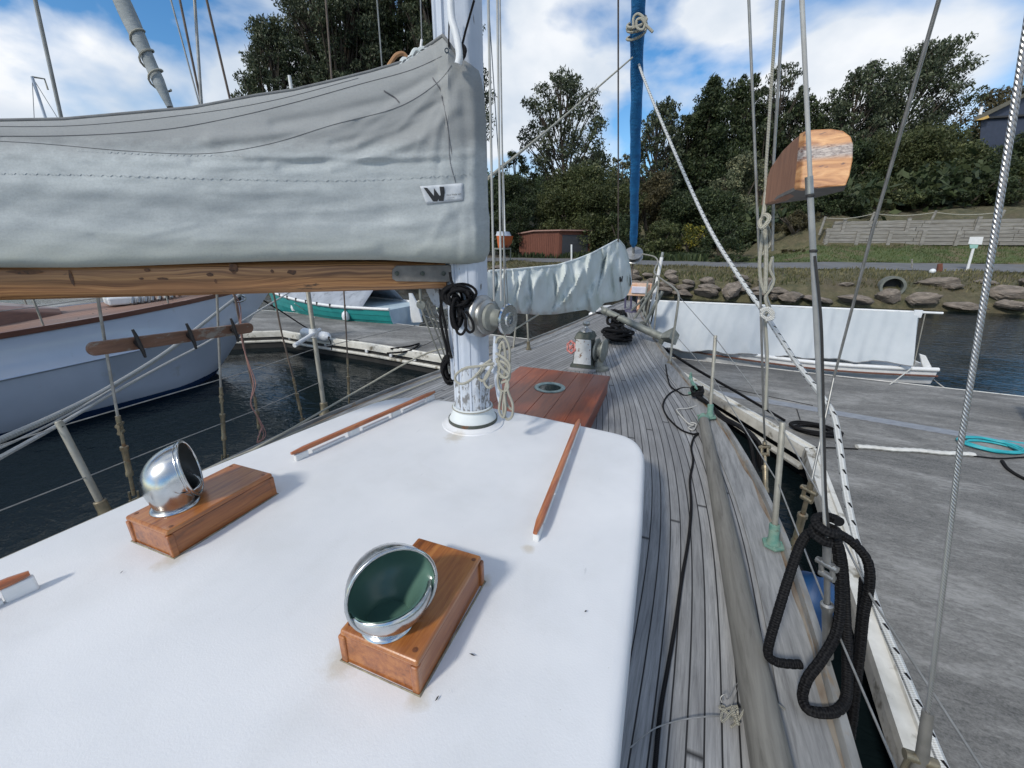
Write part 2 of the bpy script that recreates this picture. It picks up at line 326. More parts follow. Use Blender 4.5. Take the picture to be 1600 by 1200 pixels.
        if bevel:
            b = o.modifiers.new('bevel', 'BEVEL'); b.width = bevel; b.segments = seg; b.limit_method = 'ANGLE'; b.angle_limit = .6
        if solid:
            b = o.modifiers.new('thickness', 'SOLIDIFY'); b.thickness = solid
        if sub:
            b = o.modifiers.new('smooth', 'SUBSURF'); b.levels = sub; b.render_levels = sub
        return o
WORLD_OF = {}
def put(o, parent):
    if parent is not None:
        o.parent = parent
        if parent.parent is None: o.matrix_parent_inverse = Matrix.Translation(-parent.location)
def tag(o, label, cat, group=None, kind=None):
    o['label'] = label
    o['category'] = cat
    if group: o['group'] = group
    if kind: o['kind'] = kind
    return o
def thing(name, label, cat, loc, group=None):
    o = bpy.data.objects.new(name, None); COL.objects.link(o); o.location = V(loc); o.empty_display_size = .1
    return tag(o, label, cat, group)
def struct(o): o['kind'] = 'structure'; return o
def spl(pts, n=6, closed=False):                    # Catmull-Rom through the points
    P = [V(p) for p in pts]; k = len(P); out = []
    for i in range(k if closed else k-1):
        g = (lambda q: P[q % k]) if closed else (lambda q: P[max(0, min(k-1, q))])
        a, b, c, d = g(i-1), g(i), g(i+1), g(i+2)
        for j in range(n):
            t = j/n; out.append(.5*((2*b)+(c-a)*t+(2*a-5*b+4*c-d)*t*t+(3*b-a-3*c+d)*t**3))
    if not closed: out.append(P[-1])
    return out
def lerp(a, b, t): return a+(b-a)*t
def interp(x, tab):
    xs = [q[0] for q in tab]
    return float(np.interp(x, xs, [q[1] for q in tab]))
def sag(a, b, s, n=12):
    a, b = V(a), V(b); return [a.lerp(b, i/n)-V((0, 0, s*4*(i/n)*(1-i/n))) for i in range(n+1)]
# ================================================================ water, our yacht: hull and deck
def cxy(y): return -1.06+.02*(y-2)
HB = [(-3, 1.45), (-1, 1.63), (.5, 1.745), (1.2, 1.775), (2.05, 1.80), (3, 1.70), (3.6, 1.60), (4.2, 1.45), (5.5, 1.08), (6.5, .84), (7.5, .62), (9, .33), (9.6, .17), (9.85, .06)]
_hs = []
for _i in range(len(HB)-1):
    _p = [V((HB[max(0, min(len(HB)-1, _i+k))][0], HB[max(0, min(len(HB)-1, _i+k))][1], 0)) for k in (-1, 0, 1, 2)]
    for _k in range(10):
        _t = _k/10; _h = _p[2].x-_p[1].x; _m1 = (_p[2].y-_p[0].y)/(_p[2].x-_p[0].x)*_h; _m2 = (_p[3].y-_p[1].y)/(_p[3].x-_p[1].x)*_h
        _hs.append((_p[1].x+_h*_t, (2*_t**3-3*_t*_t+1)*_p[1].y+(_t**3-2*_t*_t+_t)*_m1+(-2*_t**3+3*_t*_t)*_p[2].y+(_t**3-_t*_t)*_m2))
_hs.append(HB[-1])
def hb(y): return interp(y, _hs)
def shz(y): return 1.25+0.0027*max(0, y-1)**2
def deckz(x, y):
    h = hb(y); d = min(1, abs(x-cxy(y))/max(h, .01)); return shz(y)+.035*(1-d*d)-.01
def dk(x, y, up=0.0):                               # picture point -> point on the deck
    p = at(x, y, 1.28)
    for _ in range(8): p = at(x, y, deckz(p.x, p.y)+up)
    return p
YR = thing('sailing_yacht', 'white and varnished wooden yacht with silvered teak deck filling the foreground', 'sailboat', (-1.0, 3, 0))
ys = list(np.arange(-3, 9.86, .14))+[9.85]
CB = .19                                            # covering board width
def smooth_hb(y): return sum(hb(y+q) for q in (-.6, -.4, -.2, 0, .2, .4, .6))/7 if y < 9.2 else hb(y)
g = G(); W_ = 26; vs = []; fs = []; us = []
for y in ys:
    h = smooth_hb(y)
    for j in range(W_+1):
        s = -1+2*j/W_; x = cxy(y)+s*h; vs.append(((x), y, shz(y)+.035*(1-s*s)-.01))
for i in range(len(ys)-1):
    for j in range(W_):
        a = i*(W_+1)+j; f = (a, a+1, a+W_+2, a+W_+1); fs.append(f); uv = []
        for k in f:
            yy = ys[k//(W_+1)]; s = -1+2*(k % (W_+1))/W_; uv.append((smooth_hb(yy)*(1-abs(s))-CB+.029, yy))
        us.append(uv)
g.add(vs, fs, us, 0, True); g.build('deck', M['deck'], YR)
for sd_ in (1, -1):
    secs = []; tr = []; hull = []; stain = []
    for y in ys:
        h = smooth_hb(y); cb = min(CB, h*.9); c = cxy(y); z = shz(y)
        e = c+sd_*h; i_ = c+sd_*(h-cb); zi = z+.035*(1-((h-cb)/max(h, .01))**2)-.006
        secs.append([(e, y, z-.005), (i_, y, zi-.01), (i_, y, zi+.004), (e, y, z+.004)])
        o = e+sd_*.012; b = e-sd_*.036; wob = .004*math.sin(y*7)
        tr.append([(o, y, z-.02), (b-sd_*wob, y, z-.02), (b-sd_*wob+sd_*.006, y, z+.026), (e-sd_*.026, y, z+.034), (o-sd_*.01, y, z+.03)])
        stain.append([(b, y, z-.01), (b-sd_*(.014+.007*math.sin(y*11)+.005*math.sin(y*29)), y, z+.0065), (b, y, z+.010)])
        yb = y
        hull.append([(e+sd_*.004, yb, z-.015), (e+sd_*.012, yb, z-.06), (c+sd_*h*.985, yb, z*.62), (c+sd_*h*.93, min(yb, 9.3+.0*yb), .35), (c+sd_*h*.80, min(yb, 8.9), -.05), (c+sd_*h*.5, min(yb, 8.6), -.5)])
    u = lambda i, j: (j*.05, ys[i])
    G().loft(secs).build('covering_board', M['cover_plank'], YR)
    G().loft(tr).build('toe_rail', M['rail_grey'], YR)
    G().loft(stain).build('rust_stain', M['rust'], YR)
    gg = G(); gg.loft(hull, closed=False); gg.build('topsides', M['blue_paint'], YR)
# --- coachroof
ol = [(.01, -2.4), (.02, -1), (.02, .6), (.005, 1.5), (-.03, 2.2), (-.13, 2.37), (-.7, 2.44), (-1.3, 2.49), (-1.8, 2.45), (-1.98, 2.28), (-2.08, 1.8), (-2.2, 1.11), (-2.26, .44), (-2.28, -1), (-2.28, -2.4)]
def chaikin(p, n, closed=True):
    for _ in range(n):
        q = []
        for i in range(len(p)):
            a, b = V(p[i]), V(p[(i+1) % len(p)])
            d = (b-a).length; t = min(.25, .06/d) if d > .24 else .25
            q += [a.lerp(b, t), a.lerp(b, 1-t)]
        p = q
    return p
o2 = chaikin([(a, b, 0) for a, b in ol], 3)
cc = V((-1.1, .2, 0))
def inset(p, d):
    out = []; n = len(p)
    for i in range(n):
        t = (p[(i+1) % n]-p[i-1]).normalized(); out.append(p[i]+V((-t.y, t.x, 0))*d)
    return out
area = sum(o2[i].x*o2[(i+1) % len(o2)].y-o2[(i+1) % len(o2)].x*o2[i].y for i in range(len(o2)))
sgn = 1 if area > 0 else -1
secs = []
for d, z in ((0, 1.18), (0, 1.585), (.004, 1.605), (.013, 1.621), (.028, 1.6295), (.05, 1.6318)):
    secs.append([(p.x, p.y, z) for p in inset(o2, d*sgn)])
base = inset(o2, .05*sgn)
for k in (.8, .55, .3, .1): secs.append([(cc.x+(p.x-cc.x)*k, cc.y+(p.y-cc.y)*k, 1.6318+.006*(1-k)) for p in base])
g = G(); g.loft(secs, caps=True); g.build('cabin_roof', M['white_roof'], YR)
# --- handrails on the roof
def handrail(a, b, nblk, w=.032, whole=(0, 1)):
    a, b = V(a), V(b); d = (b-a); Lr = d.length; d.normalize(); s = d.cross(V((0, 0, 1))).normalized()
    path = [a+d*(Lr*i/16) for i in range(17)]; secs = []
    for i, p in enumerate(path):
        e = min(i, 16-i)/16*Lr; q = min(1, .55+e/.05*.45)
        hw = w/2*q; hh = .013*q; sec = []
        for j in range(12):
            t = 2*math.pi*j/12; ct, st = math.cos(t), math.sin(t)
            sec.append(p+s*(hw*math.copysign(abs(ct)**.7, ct))+V((0, 0, 1))*(hh*math.copysign(abs(st)**.7, st)))
        secs.append(sec)
    r = G().loft(secs).build('handrail', M['rail_wood'], YR)
    for k in range(nblk):
        t = (k+.5)/nblk if nblk > 1 else .5
        if nblk > 2: t = .045+.91*k/(nblk-1)
        c = a.lerp(b, t); wv = .075
        G().box((c.x, c.y, (c.z-.012+1.632)/2), (.026, wv, c.z-.012-1.632), (s, d, V((0, 0, 1)))).build('rail_foot', M['white_paint'], r, bevel=.006)
    for k in range(nblk-1):
        if nblk < 3: break
        t0 = .045+.91*k/(nblk-1); t1 = .045+.91*(k+1)/(nblk-1)
        p0 = a.lerp(b, t0+.06); p1 = a.lerp(b, t1-.06)
        G().tube([(p0.x, p0.y, 1.642), (p1.x, p1.y, 1.642)], .012, 8).build('rail_fillet', M['white_paint'], r)
handrail(at(455, 709, 1.685), at(679, 612, 1.685), 4)
handrail(at(836, 833, 1.685), at(905, 656, 1.685), 4)
p1 = at(46, 895, 1.70); p0 = at(-60, 940, 1.70); handrail(p0+(p0-p1)*4, p1, 6, .036)
# --- vent boxes and cowls
M['lid_wood'] = wood('varnished_lid', (.42, .17, .045), (.30, .10, .026), (.15, .045, .013), 'Y', 1.5, .28, .4)
M['knotw'] = mat('dark_plug', (.16, .055, .02), (.12, .04, .015), 40, rough=.4)
def vent_box(x0, x1, y0, y1, zt=1.75, skew=0):
    g = G(); X, Y = V((1, 0, 0)), V((skew, 1, 0)).normalized()
    mx_, my_ = (x0+x1)/2, (y0+y1)/2
    g.box((mx_, my_, (1.631+zt-.019)/2), (x1-x0-.004, y1-y0-.004, zt-.019-1.631), (X, Y, V((0, 0, 1))), taper=.985)
    o = g.build('vent_box', M['box_wood'], YR, bevel=.004)
    G().box((mx_, my_, zt-.0095), (x1-x0-.001, y1-y0-.001, .019), (X, Y, V((0, 0, 1))), taper=.985).build('lid', M['lid_wood'], o, bevel=.007, seg=3)
    for a in (0, 1):
        for b_ in (0, 1): G().box((lerp(x0+.010, x1-.010, a), lerp(y0+.010, y1-.010, b_), (1.631+zt-.0195)/2), (.024, .024, zt-.0205-1.631), (X, Y, V((0, 0, 1)))).build('corner_post', M['box_wood'], o, bevel=.006, seg=3)
    for k in range(4):
        px2, py2 = lerp(x0+.022, x1-.022, k % 2), lerp(y0+.03, y1-.03, k//2); G().lathe([(.008, .0005), (.001, .001)], (px2, py2, zt), n=12).build('wood_plug', M['knotw'], o)
    # bead of sealant round the foot
    e = .003; c = [(x0-e, y0-e), (x1+e, y0-e), (x1+e, y1+e), (x0-e, y1+e)]
    G().tube([(a, b, 1.634) for a, b in c], .0045, 6, closed=True).build('sealant_bead', mat('yellowed_sealant', (.30, .27, .19), (.16, .13, .09), 30, rough=.8) if 'seal' not in M else M['seal'], o)
    return o
M['seal'] = mat('yellowed_sealant', (.30, .27, .19), (.16, .13, .09), 30, rough=.8)
def cowl(b, m, nrm, rb, rm, inside, outer='chrome'):
    b, m, nrm = V(b), V(m), V(nrm).normalized(); K = 18
    up = V((0, 0, 1)); Lc = (m-b).length; p1 = b+up*Lc*.62; p2 = m-nrm*Lc*.50
    def bez(t): return b*(1-t)**3+p1*3*t*(1-t)**2+p2*3*t*t*(1-t)+m*t**3
    def tan(t): return ((p1-b)*3*(1-t)**2+(p2-p1)*6*t*(1-t)+(m-p2)*3*t*t).normalized()
    side = up.cross(nrm).normalized()
    def ring(t, rr):
        T = tan(t) if t > .02 else up; T = T.lerp(nrm, max(0, (t-.75)*4)).normalized()
        s = side; q = T.cross(s).normalized(); c = bez(t)
        return [c+(s*math.cos(a)+q*math.sin(a))*rr for a in [2*math.pi*j/36 for j in range(36)]]
    def rad(t): return rb+(rm-rb)*(math.sin(min(1, max(0, (t-.04)/.86))*math.pi/2)**1.25)
    ts = [i/K for i in range(K+1)]
    g = G(); g.loft([ring(t, rad(t)) for t in ts], caps=False)
    g.loft([ring(t, rad(t)-.004) for t in ts[::-1]], caps=False, mi=1)
    rr = ring(1, rm+.001); g.tube(rr, .0055, 8, closed=True)
    rr2 = ring(.94, rad(.94)+.001); g.tube(rr2, .002, 6, closed=True)
    g.lathe([(rb+.001, .010), (rb+.010, .007), (rb+.014, 0)], b, n=36); g.lathe([(.001, .004), (rb*.98, .004)], b, n=24, mi=1)
    o = g.build('cowl_vent', [M[outer], inside], YR); return o
vent_box(-.745, -.49, .59, .99, skew=-.02)
vent_box(-1.875, -1.62, .67, 1.11, skew=.01)
c1 = at(607, 967, 1.752); cowl(c1, at(615, 924, 1.862), (.78, -.60, .16), .062, .119, M['green_inside'])
c2 = at(274, 788, 1.752); cowl(c2, at(297, 731, 1.875), (.62, .77, .14), .068, .114, M['dark_inside'])
# ring of chrome screws round the cowl flanges
# --- foredeck hatch
g = G(); hz = 1.465; HX0, HX1, HY0, HY1 = -1.47, -.485, 2.72, 4.02
n = 6; wv = (HX1-HX0)/n
g.box(((HX0+HX1)/2, (HY0+HY1)/2, (1.27+hz-.03)/2), (HX1-HX0-.03, HY1-HY0-.03, hz-.03-1.27))
hatch = g.build('hatch', M['hatch_wood'], YR, bevel=.01)
g = G()
for k in range(n): g.box((HX0+wv*(k+.5), (HY0+HY1)/2, hz-.016), (wv-.0018, HY1-HY0, .032))
g.build('lid_boards', M['hatch_wood'], hatch, bevel=.003)
pc = at(859, 606, hz)
g = G(); g.lathe([(.145, 0), (.145, .008), (.138, .012), (.112, .012), (.106, .006), (.104, -.02)], (pc.x, pc.y, hz), n=40)
for k in range(8):
    a = k*math.pi/4+.2; g.ball((pc.x+.126*math.cos(a), pc.y+.126*math.sin(a), hz+.0115), .008, 6, sc=(1, 1, .4))
g.build('deck_light_frame', mat('tarnished_deadlight_bronze', (.40, .48, .44), (.24, .32, .29), 22, rough=.4, metal=.5, bmp=.2), hatch)
G().lathe([(.001, .002), (.108, .002)], (pc.x, pc.y, hz), n=32).build('deck_light_glass', M['glass_dark'], hatch)
# --- windlass
wc = dk(905, 578); wz = wc.z; wx, wy = wc.x+.03, wc.y+.12
g = G(); g.box((wx, wy, wz+.012), (.34, .34, .03)); wl = g.build('windlass', M['grey_wood'], YR, bevel=.005)
g = G()
secs = []
for z, hx, hy in ((.03, .145, .135), (.06, .140, .13), (.07, .118, .115), (.36, .10, .11), (.38, .115, .12), (.44, .09, .09), (.455, .06, .06)):
    secs.append([(wx+a*hx, wy+b*hy, wz+z) for a, b in ((-1, -.9), (-.9, -1), (.9, -1), (1, -.9), (1, .9), (.9, 1), (-.9, 1), (-1, .9))])
g.loft(secs, sm=False); g.build('windlass_housing', M['dark_iron'], wl)
G().add([(wx-.105, wy-.124, wz+.075), (wx+.105, wy-.124, wz+.075), (wx+.088, wy-.120, wz+.375), (wx-.088, wy-.120, wz+.375)], [(0, 1, 2, 3)], None, 0, False).build('windlass_front_plate', mat('chipped_white_enamel', (.62, .63, .63), (.5, .51, .51), 14, rough=.5, c3=(.20, .12, .08), s3=16, lo3=.6, hi3=.66), wl, solid=.008)
g = G(); g.lathe([(.075, .45), (.06, .475), (.03, .49), (.022, .50), (.02, .515), (.042, .53), (.045, .55), (.035, .57), (.001, .578)], (wx, wy, wz), n=20); g.build('windlass_knob', M['steel'], wl)
hc = V((wx-.15, wy-.08, wz+.26)); hd = V((-.55, -.83, .1))
g = G(); a_ = hd.orthogonal().normalized(); b_ = hd.normalized().cross(a_)
g.tube([hc+(a_*math.cos(t)+b_*math.sin(t))*(.068+.006*math.cos(6*t)) for t in [2*math.pi*j/36 for j in range(36)]], .012, 8, closed=True)
for k in range(4):
    t = k*math.pi/2+.4; g.tube([hc, hc+(a_*math.cos(t)+b_*math.sin(t))*.068], .008, 6)
g.lathe([(.001, .02), (.024, .018), (.026, -.02)], hc, hd, n=14); g.tube([hc, (wx-.05, wy, wz+.25)], .014, 8)
g.build('hand_wheel', M['red_paint'], wl)
g = G(); gp = V((wx+.11, wy-.01, wz+.24))
g.lathe([(.035, 0), (.10, .012), (.135, .035), (.135, .05), (.085, .062), (.085, .10), (.14, .115), (.14, .13), (.10, .145), (.05, .15), (.001, .155)], gp, (1, -.15, 0), n=26)
g.lathe([(.12, 0), (.12, .03), (.06, .05), (.05, .12), (.04, .14)], (gp.x+.07, gp.y, wz+.002), n=18)
g.build('chain_gypsy', M['galv'], wl)
def chain(path, name, parent, lk=.035, r=.0065, m='galv', label=None):
    P = [V(p) for p in path]; out = [P[0]]; acc = 0; g = G()
    pts = [P[0]]
    for i in range(len(P)-1):
        d = (P[i+1]-P[i]); l = d.length; d.normalize(); t = lk-acc
        while t <= l: pts.append(P[i]+d*t); t += lk
        acc = l-(t-lk)
    for i in range(len(pts)-1):
        a, b = pts[i], pts[i+1]; d = (b-a).normalized(); s = d.orthogonal().normalized(); q = d.cross(s)
        if i % 2: s = q
        c = (a+b)/2; h = lk*.62; ww = lk*.33
        g.tube([c+d*(h*math.cos(t))+s*(ww*math.sin(t)) for t in [2*math.pi*j/10 for j in range(10)]], r, 5, closed=True)
    return g.build(name, M[m], parent, label=label)
cp = [gp+V((.08, -.02, 0))+V((0, .092*math.cos(t), .092*math.sin(t))) for t in [math.pi*(-.9+1.5*j/14) for j in range(15)]]
chain(cp+[gp+V((.08, .12, -.05)), V((wx+.18, wy+.3, wz+.03)), V((wx+.1, wy+.9, wz+.03)), V((wx+.1, wy+2.6, wz+.12))], 'anchor_chain', YR)
# --- stanchions with bronze bases
def stanchion(b, t, r=.0145, base='patina', plate=.055):
    b, t = V(b), V(t); d = (t-b).normalized(); g = G()
    g.tube([b+d*.03, t-d*.006, t], [r, r, r*.8], 14); o = g.build('stanchion', M['tube'], YR)
    g = G(); g.lathe([(r*1.25, .12), (r*1.7, .115), (r*1.7, .05), (r*2.2, .02), (r*2.3, .008)], b, d, n=16)
    g.slab([V((b.x, b.y, b.z+.001))+V((math.cos(a)*plate, math.sin(a)*plate*1.0, 0)) for a in [2*math.pi*(j+.5)/6 for j in range(6)]], .012)
    for k in range(3):
        a = 2*math.pi*(k+.2)/3; g.ball((b.x+plate*.7*math.cos(a), b.y+plate*.7*math.sin(a), b.z+.013), .006, 6)
    g.build('stanchion_base', M[base], o, bevel=.002)
    G().tube([t-d*.03+V((-r*1.02, 0, 0)), t-d*.03+V((r*1.02, 0, 0))], .004, 6).build('wire_hole', M['rubber'], o)
    return o
sb = [(at(1208, 852, 1.265), atY(1223, 660, 2.2)), (at(1109, 652, 1.29), atY(1118, 524, 3.83))]
for b, t in sb: stanchion(b, t)
pb = [(atX(168, 806, -2.86), atX(91, 658, -2.93)), (atX(510, 660, -2.84), atX(479, 440, -2.9))]
for (b, t), r in zip(pb, (.017, .019)): stanchion(V((b.x, b.y, 1.26)), t, r, 'bronze')
# fitting on the tall port post
fc = atX(490, 520, -2.88)
g = G(); g.lathe([(.03, -.04), (.036, -.02), (.036, .02), (.03, .04)], fc, (0, 0, 1), n=14); g.tube([atX(500, 515, -2.88), atX(460, 540, -2.80)], .017, 10); g.ball(fc, .04, 10)
g.build('post_clamp', M['white_plastic'], YR)
# --- pulpit
def pulpit(pp, legs):
    g = G(); g.tube(spl(pp, 5), .0145, 12)
    for a, b in legs: g.tube([a, b], .0145, 10)
    return g.build('pulpit', M['tube'], YR)
pp = [dk(1047, 568), atY(1050, 540, 5.42), atY(1059, 478, 5.5), atY(1060, 460, 5.58), atY(1052, 449, 5.9), atY(1036, 438, 6.8), atY(1023, 427, 7.8), atY(1024, 418, 8.4), atY(1028, 409, 8.8), atY(1022, 401, 9.2), atY(1004, 397, 9.55)]
tip = pp[-1]; mir = [V((2*cxy(p.y)-p.x, p.y, p.z)) for p in pp]
pulpit(pp, [(atY(1024, 424, 8.0), V((cxy(8.2)+.52, 8.3, shz(8.3)))), (atY(1030, 430, 7.3), V((cxy(7.2)+.75, 7.2, shz(7.2))))]); pulpit(mir, [(mir[7], V((cxy(8.2)-.52, 8.3, shz(8.3))))])
G().lathe([(.05, .01), (.045, .014), (.02, .03)], pp[0], n=12).build('pulpit_foot', M['bronze'], YR)
# --- lifelines
def line(path, r, name, m, parent, n=6, label=None): return G().tube(path, r, n).build(name, M[m], parent, label=label)
t1 = sb[0][1]-V((0, 0, .025)); t2 = sb[1][1]-V((0, 0, .02)); m1 = sb[0][0].lerp(sb[0][1], .52); m2 = sb[1][0].lerp(sb[1][1], .5)
line([atY(1060, 462, 5.56), t2, t1, atD(1296, 800, 1.72), atD(1365, 940, 1.36), atD(1550, 1225, .98), V((.78, -1.6, 1.9))], .0035, 'lifeline', 'wire_plain', YR)
line([atY(1052, 520, 5.5), m2, m1, atD(1300, 968, 1.45), atD(1402, 1205, 1.08), V((.78, -1.6, 1.58))], .0035, 'lifeline', 'wire_plain', YR)
a1 = pb[0][1]-V((0, 0, .03)); a2 = atX(492, 545, -2.88); b1 = atX(131, 747, -2.88); b2 = atX(498, 598, -2.86)
line([V((-2.9, -1.4, 1.88)), atX(-60, 715, -2.93), a1, atX(395, 578, -2.9), a2, atX(685, 500, -2.55)], .0035, 'lifeline', 'wire_plain', YR)
line([V((-2.9, -1.4, 1.58)), atX(0, 798, -2.88), b1, atX(281, 687, -2.88), atX(400, 641, -2.88), b2], .0035, 'lifeline', 'wire_plain', YR)
# --- cleat with a bronze body on the starboard side deck
cb = dk(1083, 612); g = G()
g.slab([cb+V((-.05, -.16, 0)), cb+V((.035, -.18, 0)), cb+V((.02, .16, 0)), cb+V((-.06, .14, 0))], .012)
for dy in (-.05, .06): g.tube([cb+V((0, dy, 0)), cb+V((0, dy, .07))], .016, 8)
g.tube([cb+V((.02, -.15, .085)), cb+V((.01, -.08, .075)), cb+V((0, 0, .072)), cb+V((-.02, .09, .078)), cb+V((-.03, .16, .10))], [.009, .016, .018, .016, .009], 10)
g.tube([cb+V((-.02, .30, .0)), cb+V((-.03, .30, .12))], [.03, .01], 8)
g.build('mooring_cleat', M['patina'], YR)
# ================================================================ mast
MX, MY = -1.12, 2.17
def octo(z, r, k=.42):
    pts = []
    for a, b in ((-1, -k), (-k, -1), (k, -1), (1, -k), (1, k), (k, 1), (-k, 1), (-1, k)):
        c, s = math.cos(-.35), math.sin(-.35); pts.append((MX+(a*c-b*s)*r, MY+(a*s+b*c)*r, z))
    return pts
g = G(); g.loft([octo(2.04, .112), octo(3.2, .112), octo(9, .104), octo(14, .08)], caps=True, sm=False)
mast = g.build('mast', M['mast'], YR, bevel=.012, seg=3)
G().loft([octo(1.64, .1115), octo(2.043, .1115)], sm=False).build('mast_heel', M['mast_worn'], mast, bevel=.012, seg=3)
dv = lambda a: V((math.cos(a), math.sin(a), 0))
for a, w_, nm in ((math.radians(252), .012, 'mast_batten'), (math.radians(222), .016, 'sail_track')):
    c = V((MX, MY, 0))+dv(a)*.118; s = dv(a+math.pi/2)
    G().box((c.x, c.y, 5.9), (w_*2.2, .022, 7.9), (s, dv(a), V((0, 0, 1)))).build(nm, M['mast'], mast, bevel=.003)
g = G(); g.lathe([(.118, .13), (.128, .128), (.130, .112), (.124, .108), (.150, .05), (.155, .045)], (MX, MY, 1.632), n=40); g.build('mast_coat', M['canvas'], mast)
G().lathe([(.157, .048), (.160, .046), (.160, .026), (.156, .024)], (MX, MY, 1.632), n=40).build('clamp_band', M['dark_iron'], mast)
G().lathe([(.158, .026), (.17, .022), (.178, .012), (.198, .008), (.202, 0)], (MX, MY, 1.632), n=40).build('mast_collar', M['white_roof'], mast)
G().tube([(MX+.1305*math.cos(t), MY+.1305*math.sin(t), 1.632+.12) for t in [2*math.pi*j/40 for j in range(40)]], .004, 6, closed=True).build('lashing', M['cream_rope'], mast)
# winches on the mast
def winch(c, d, s=1.0, name='mast_winch'):
    g = G(); g.lathe([(p*s, h*s) for p, h in ((.07, -.03), (.118, 0), (.120, .012), (.112, .024), (.092, .03), (.090, .042), (.100, .05), (.100, .058), (.080, .066))], c, d, n=40); o = g.build(name, M['steel'], YR)
    g = G(); g.lathe([(p*s, h*s) for p, h in ((.078, .06), (.076, .085), (.050, .10), (.046, .13), (.050, .16), (.064, .172), (.064, .178))], c, d, n=32); g.build('winch_drum', M['galv'], o)
    g = G(); g.lathe([(p*s, h*s) for p, h in ((.05, .175), (.084, .180), (.086, .188), (.080, .196), (.040, .196), (.036, .205), (.022, .207), (.02, .195), (.001, .194))], c, d, n=36); g.build('winch_cap', M['chrome'], o)
    return o
winch(atY(752, 494, 2.08), (.97, -.24, 0))
winch(V((MX-.09, MY+.06, atY(752, 494, 2.08).z)), (-.9, .3, 0), .8)
# wooden pads behind the winch
c = atY(748, 494, 2.08); G().box((c.x-.04, c.y+.02, c.z), (.10, .12, .22), (V((.97, -.24, 0)), V((.24, .97, 0)), V((0, 0, 1)))).build('winch_pad', M['mast'], mast, bevel=.01)
# belaying cleat: long pale wooden horn cleat on the mast side
a, b = atY(773, 525, 2.03), atY(781, 632, 2.03)
g = G(); secs = []
for i in range(9):
    t = i/8; p = a.lerp(b, t); wv = .006+.017*math.sin(math.pi*t)**.7; dd = .008+.012*math.sin(math.pi*t)
    secs.append([p+V((wv*math.cos(q)*.93, wv*math.cos(q)*.36, 0))+V((-dd*math.sin(q)*.36, dd*math.sin(q)*.93, 0)) for q in [2*math.pi*j/8 for j in range(8)]])
g.loft(secs); pm = a.lerp(b, .5); g.tube([pm, V((MX, MY, pm.z))], .02, 8); g.build('mast_cleat', M['mast'], mast)
# ================================================================ boom
BP0 = V((MX, MY, 2.6)); BP1 = atD(0, 440, 1.74); BPD = (BP1-BP0); BPD.z = 0; BPD.normalize(); BPN = V((-BPD.y, BPD.x, 0))
if BPN.dot(CAM-BP0) < 0: BPN = -BPN                  # normal of the vertical plane through the boom, towards the camera
def bp(px, py, off=0):                              # picture point on that plane (off: metres towards the far side)
    r = ray(px, py); return CAM+r*((BP0-BPN*off-CAM).dot(BPN)/r.dot(BPN))
bA, bB = bp(-120, 441), bp(694, 428)
g = G(); d = (bB-bA).normalized(); s_ = d.cross(V((0, 0, 1))).normalized()
secs = []; nS = 24
for i in range(nS+1):
    p = (bA-d*1.9).lerp(bB, i/nS); sec = []
    for j in range(20):
        t = 2*math.pi*j/20; ct, st = math.cos(t), math.sin(t); sec.append(p+s_*(.062*math.copysign(abs(ct)**.55, ct))+V((0, 0, .080*math.copysign(abs(st)**.55, st))))
    secs.append(sec)
tot = ((bA-d*1.9)-bB).length
g.loft(secs, us=lambda i, j: (i/nS*tot, j/20*.5)); boom = g.build('boom', M['boom_wood2'], YR)
def bs(px, py, out=.062): # point on the camera side of the boom
    q = bp(px, py); return q-s_*(-out) if (q-s_-CAM).length > (q+s_-CAM).length else q-s_*out
sc_ = 1 if ((bA+s_)-CAM).length < ((bA-s_)-CAM).length else -1
def bsp(px, py, o=.063): return bp(px, py)+s_*(sc_*o)
g = G(); pl = [(612, 421), (618, 414), (697, 413), (705, 415), (705, 437), (697, 439), (618, 438), (612, 434)]
g.slab([bsp(x, y, .062) for x, y in pl], s_*(sc_*.008)); gp_ = g.build('gooseneck_plate', mat('grey_gooseneck_iron', (.21, .20, .185), (.15, .145, .135), 20, rough=.6, metal=.3, bmp=.3), boom, bevel=.003)
g = G()
for x in (619, 658, 690): g.lathe([(.012, 0), (.012, .006), (.007, .009), (.001, .009)], bsp(x, 426, .070), s_*sc_, n=12)
g.build('plate_bolts', M['dark_iron'], gp_)
e0 = bp(697, 426); g = G(); g.box(e0.lerp(V((MX, MY, e0.z)), .3), (.14, .05, .07), (d, s_, V((0, 0, 1)))); g.lathe([(.02, -.07), (.02, .07)], e0+d*.05, n=12); g.build('gooseneck', M['galv'], boom, bevel=.004)
# bracket and lashings under the gooseneck
G().slab([atY(*q, 2.10) for q in ((661, 444), (697, 442), (700, 480), (690, 484), (676, 475))], (.012, .03, 0)).build('vang_plate', M['mast_worn'], mast)
blk = []
for (x, y, a, b_, n_) in ((371, 418, .030, .022, 9), (372, 424, .014, .010, 7), (126, 432, .010, .034, 8), (60, 424, .09, .008, 9), (240, 421, .016, .008, 7), (336, 428, .022, .008, 8), (232, 434, .014, .006, 7), (264, 434, .03, .005, 8), (460, 424, .03, .012, 9), (430, 423, .012, .010, 7), (344, 438, .008, .010, 6)):
    c_ = bsp(x, y, .0626); rn = random.Random(int(x)); pts = [c_+d*(a*math.cos(q*6.283/n_)*rn.uniform(.5, .9))+V((0, 0, 1))*(b_*math.sin(q*6.283/n_)*rn.uniform(.7, 1.25)) for q in range(n_)]
    G().slab(pts, s_*(sc_*.001)).build('knot', mat('dark_knot', (.05, .025, .014), (.16, .07, .03), 60, rough=.6), boom)
rb = dk(826, 546); stanchion(rb, rb+V((-.03, -.02, .60)), .014, 'bronze', .045)
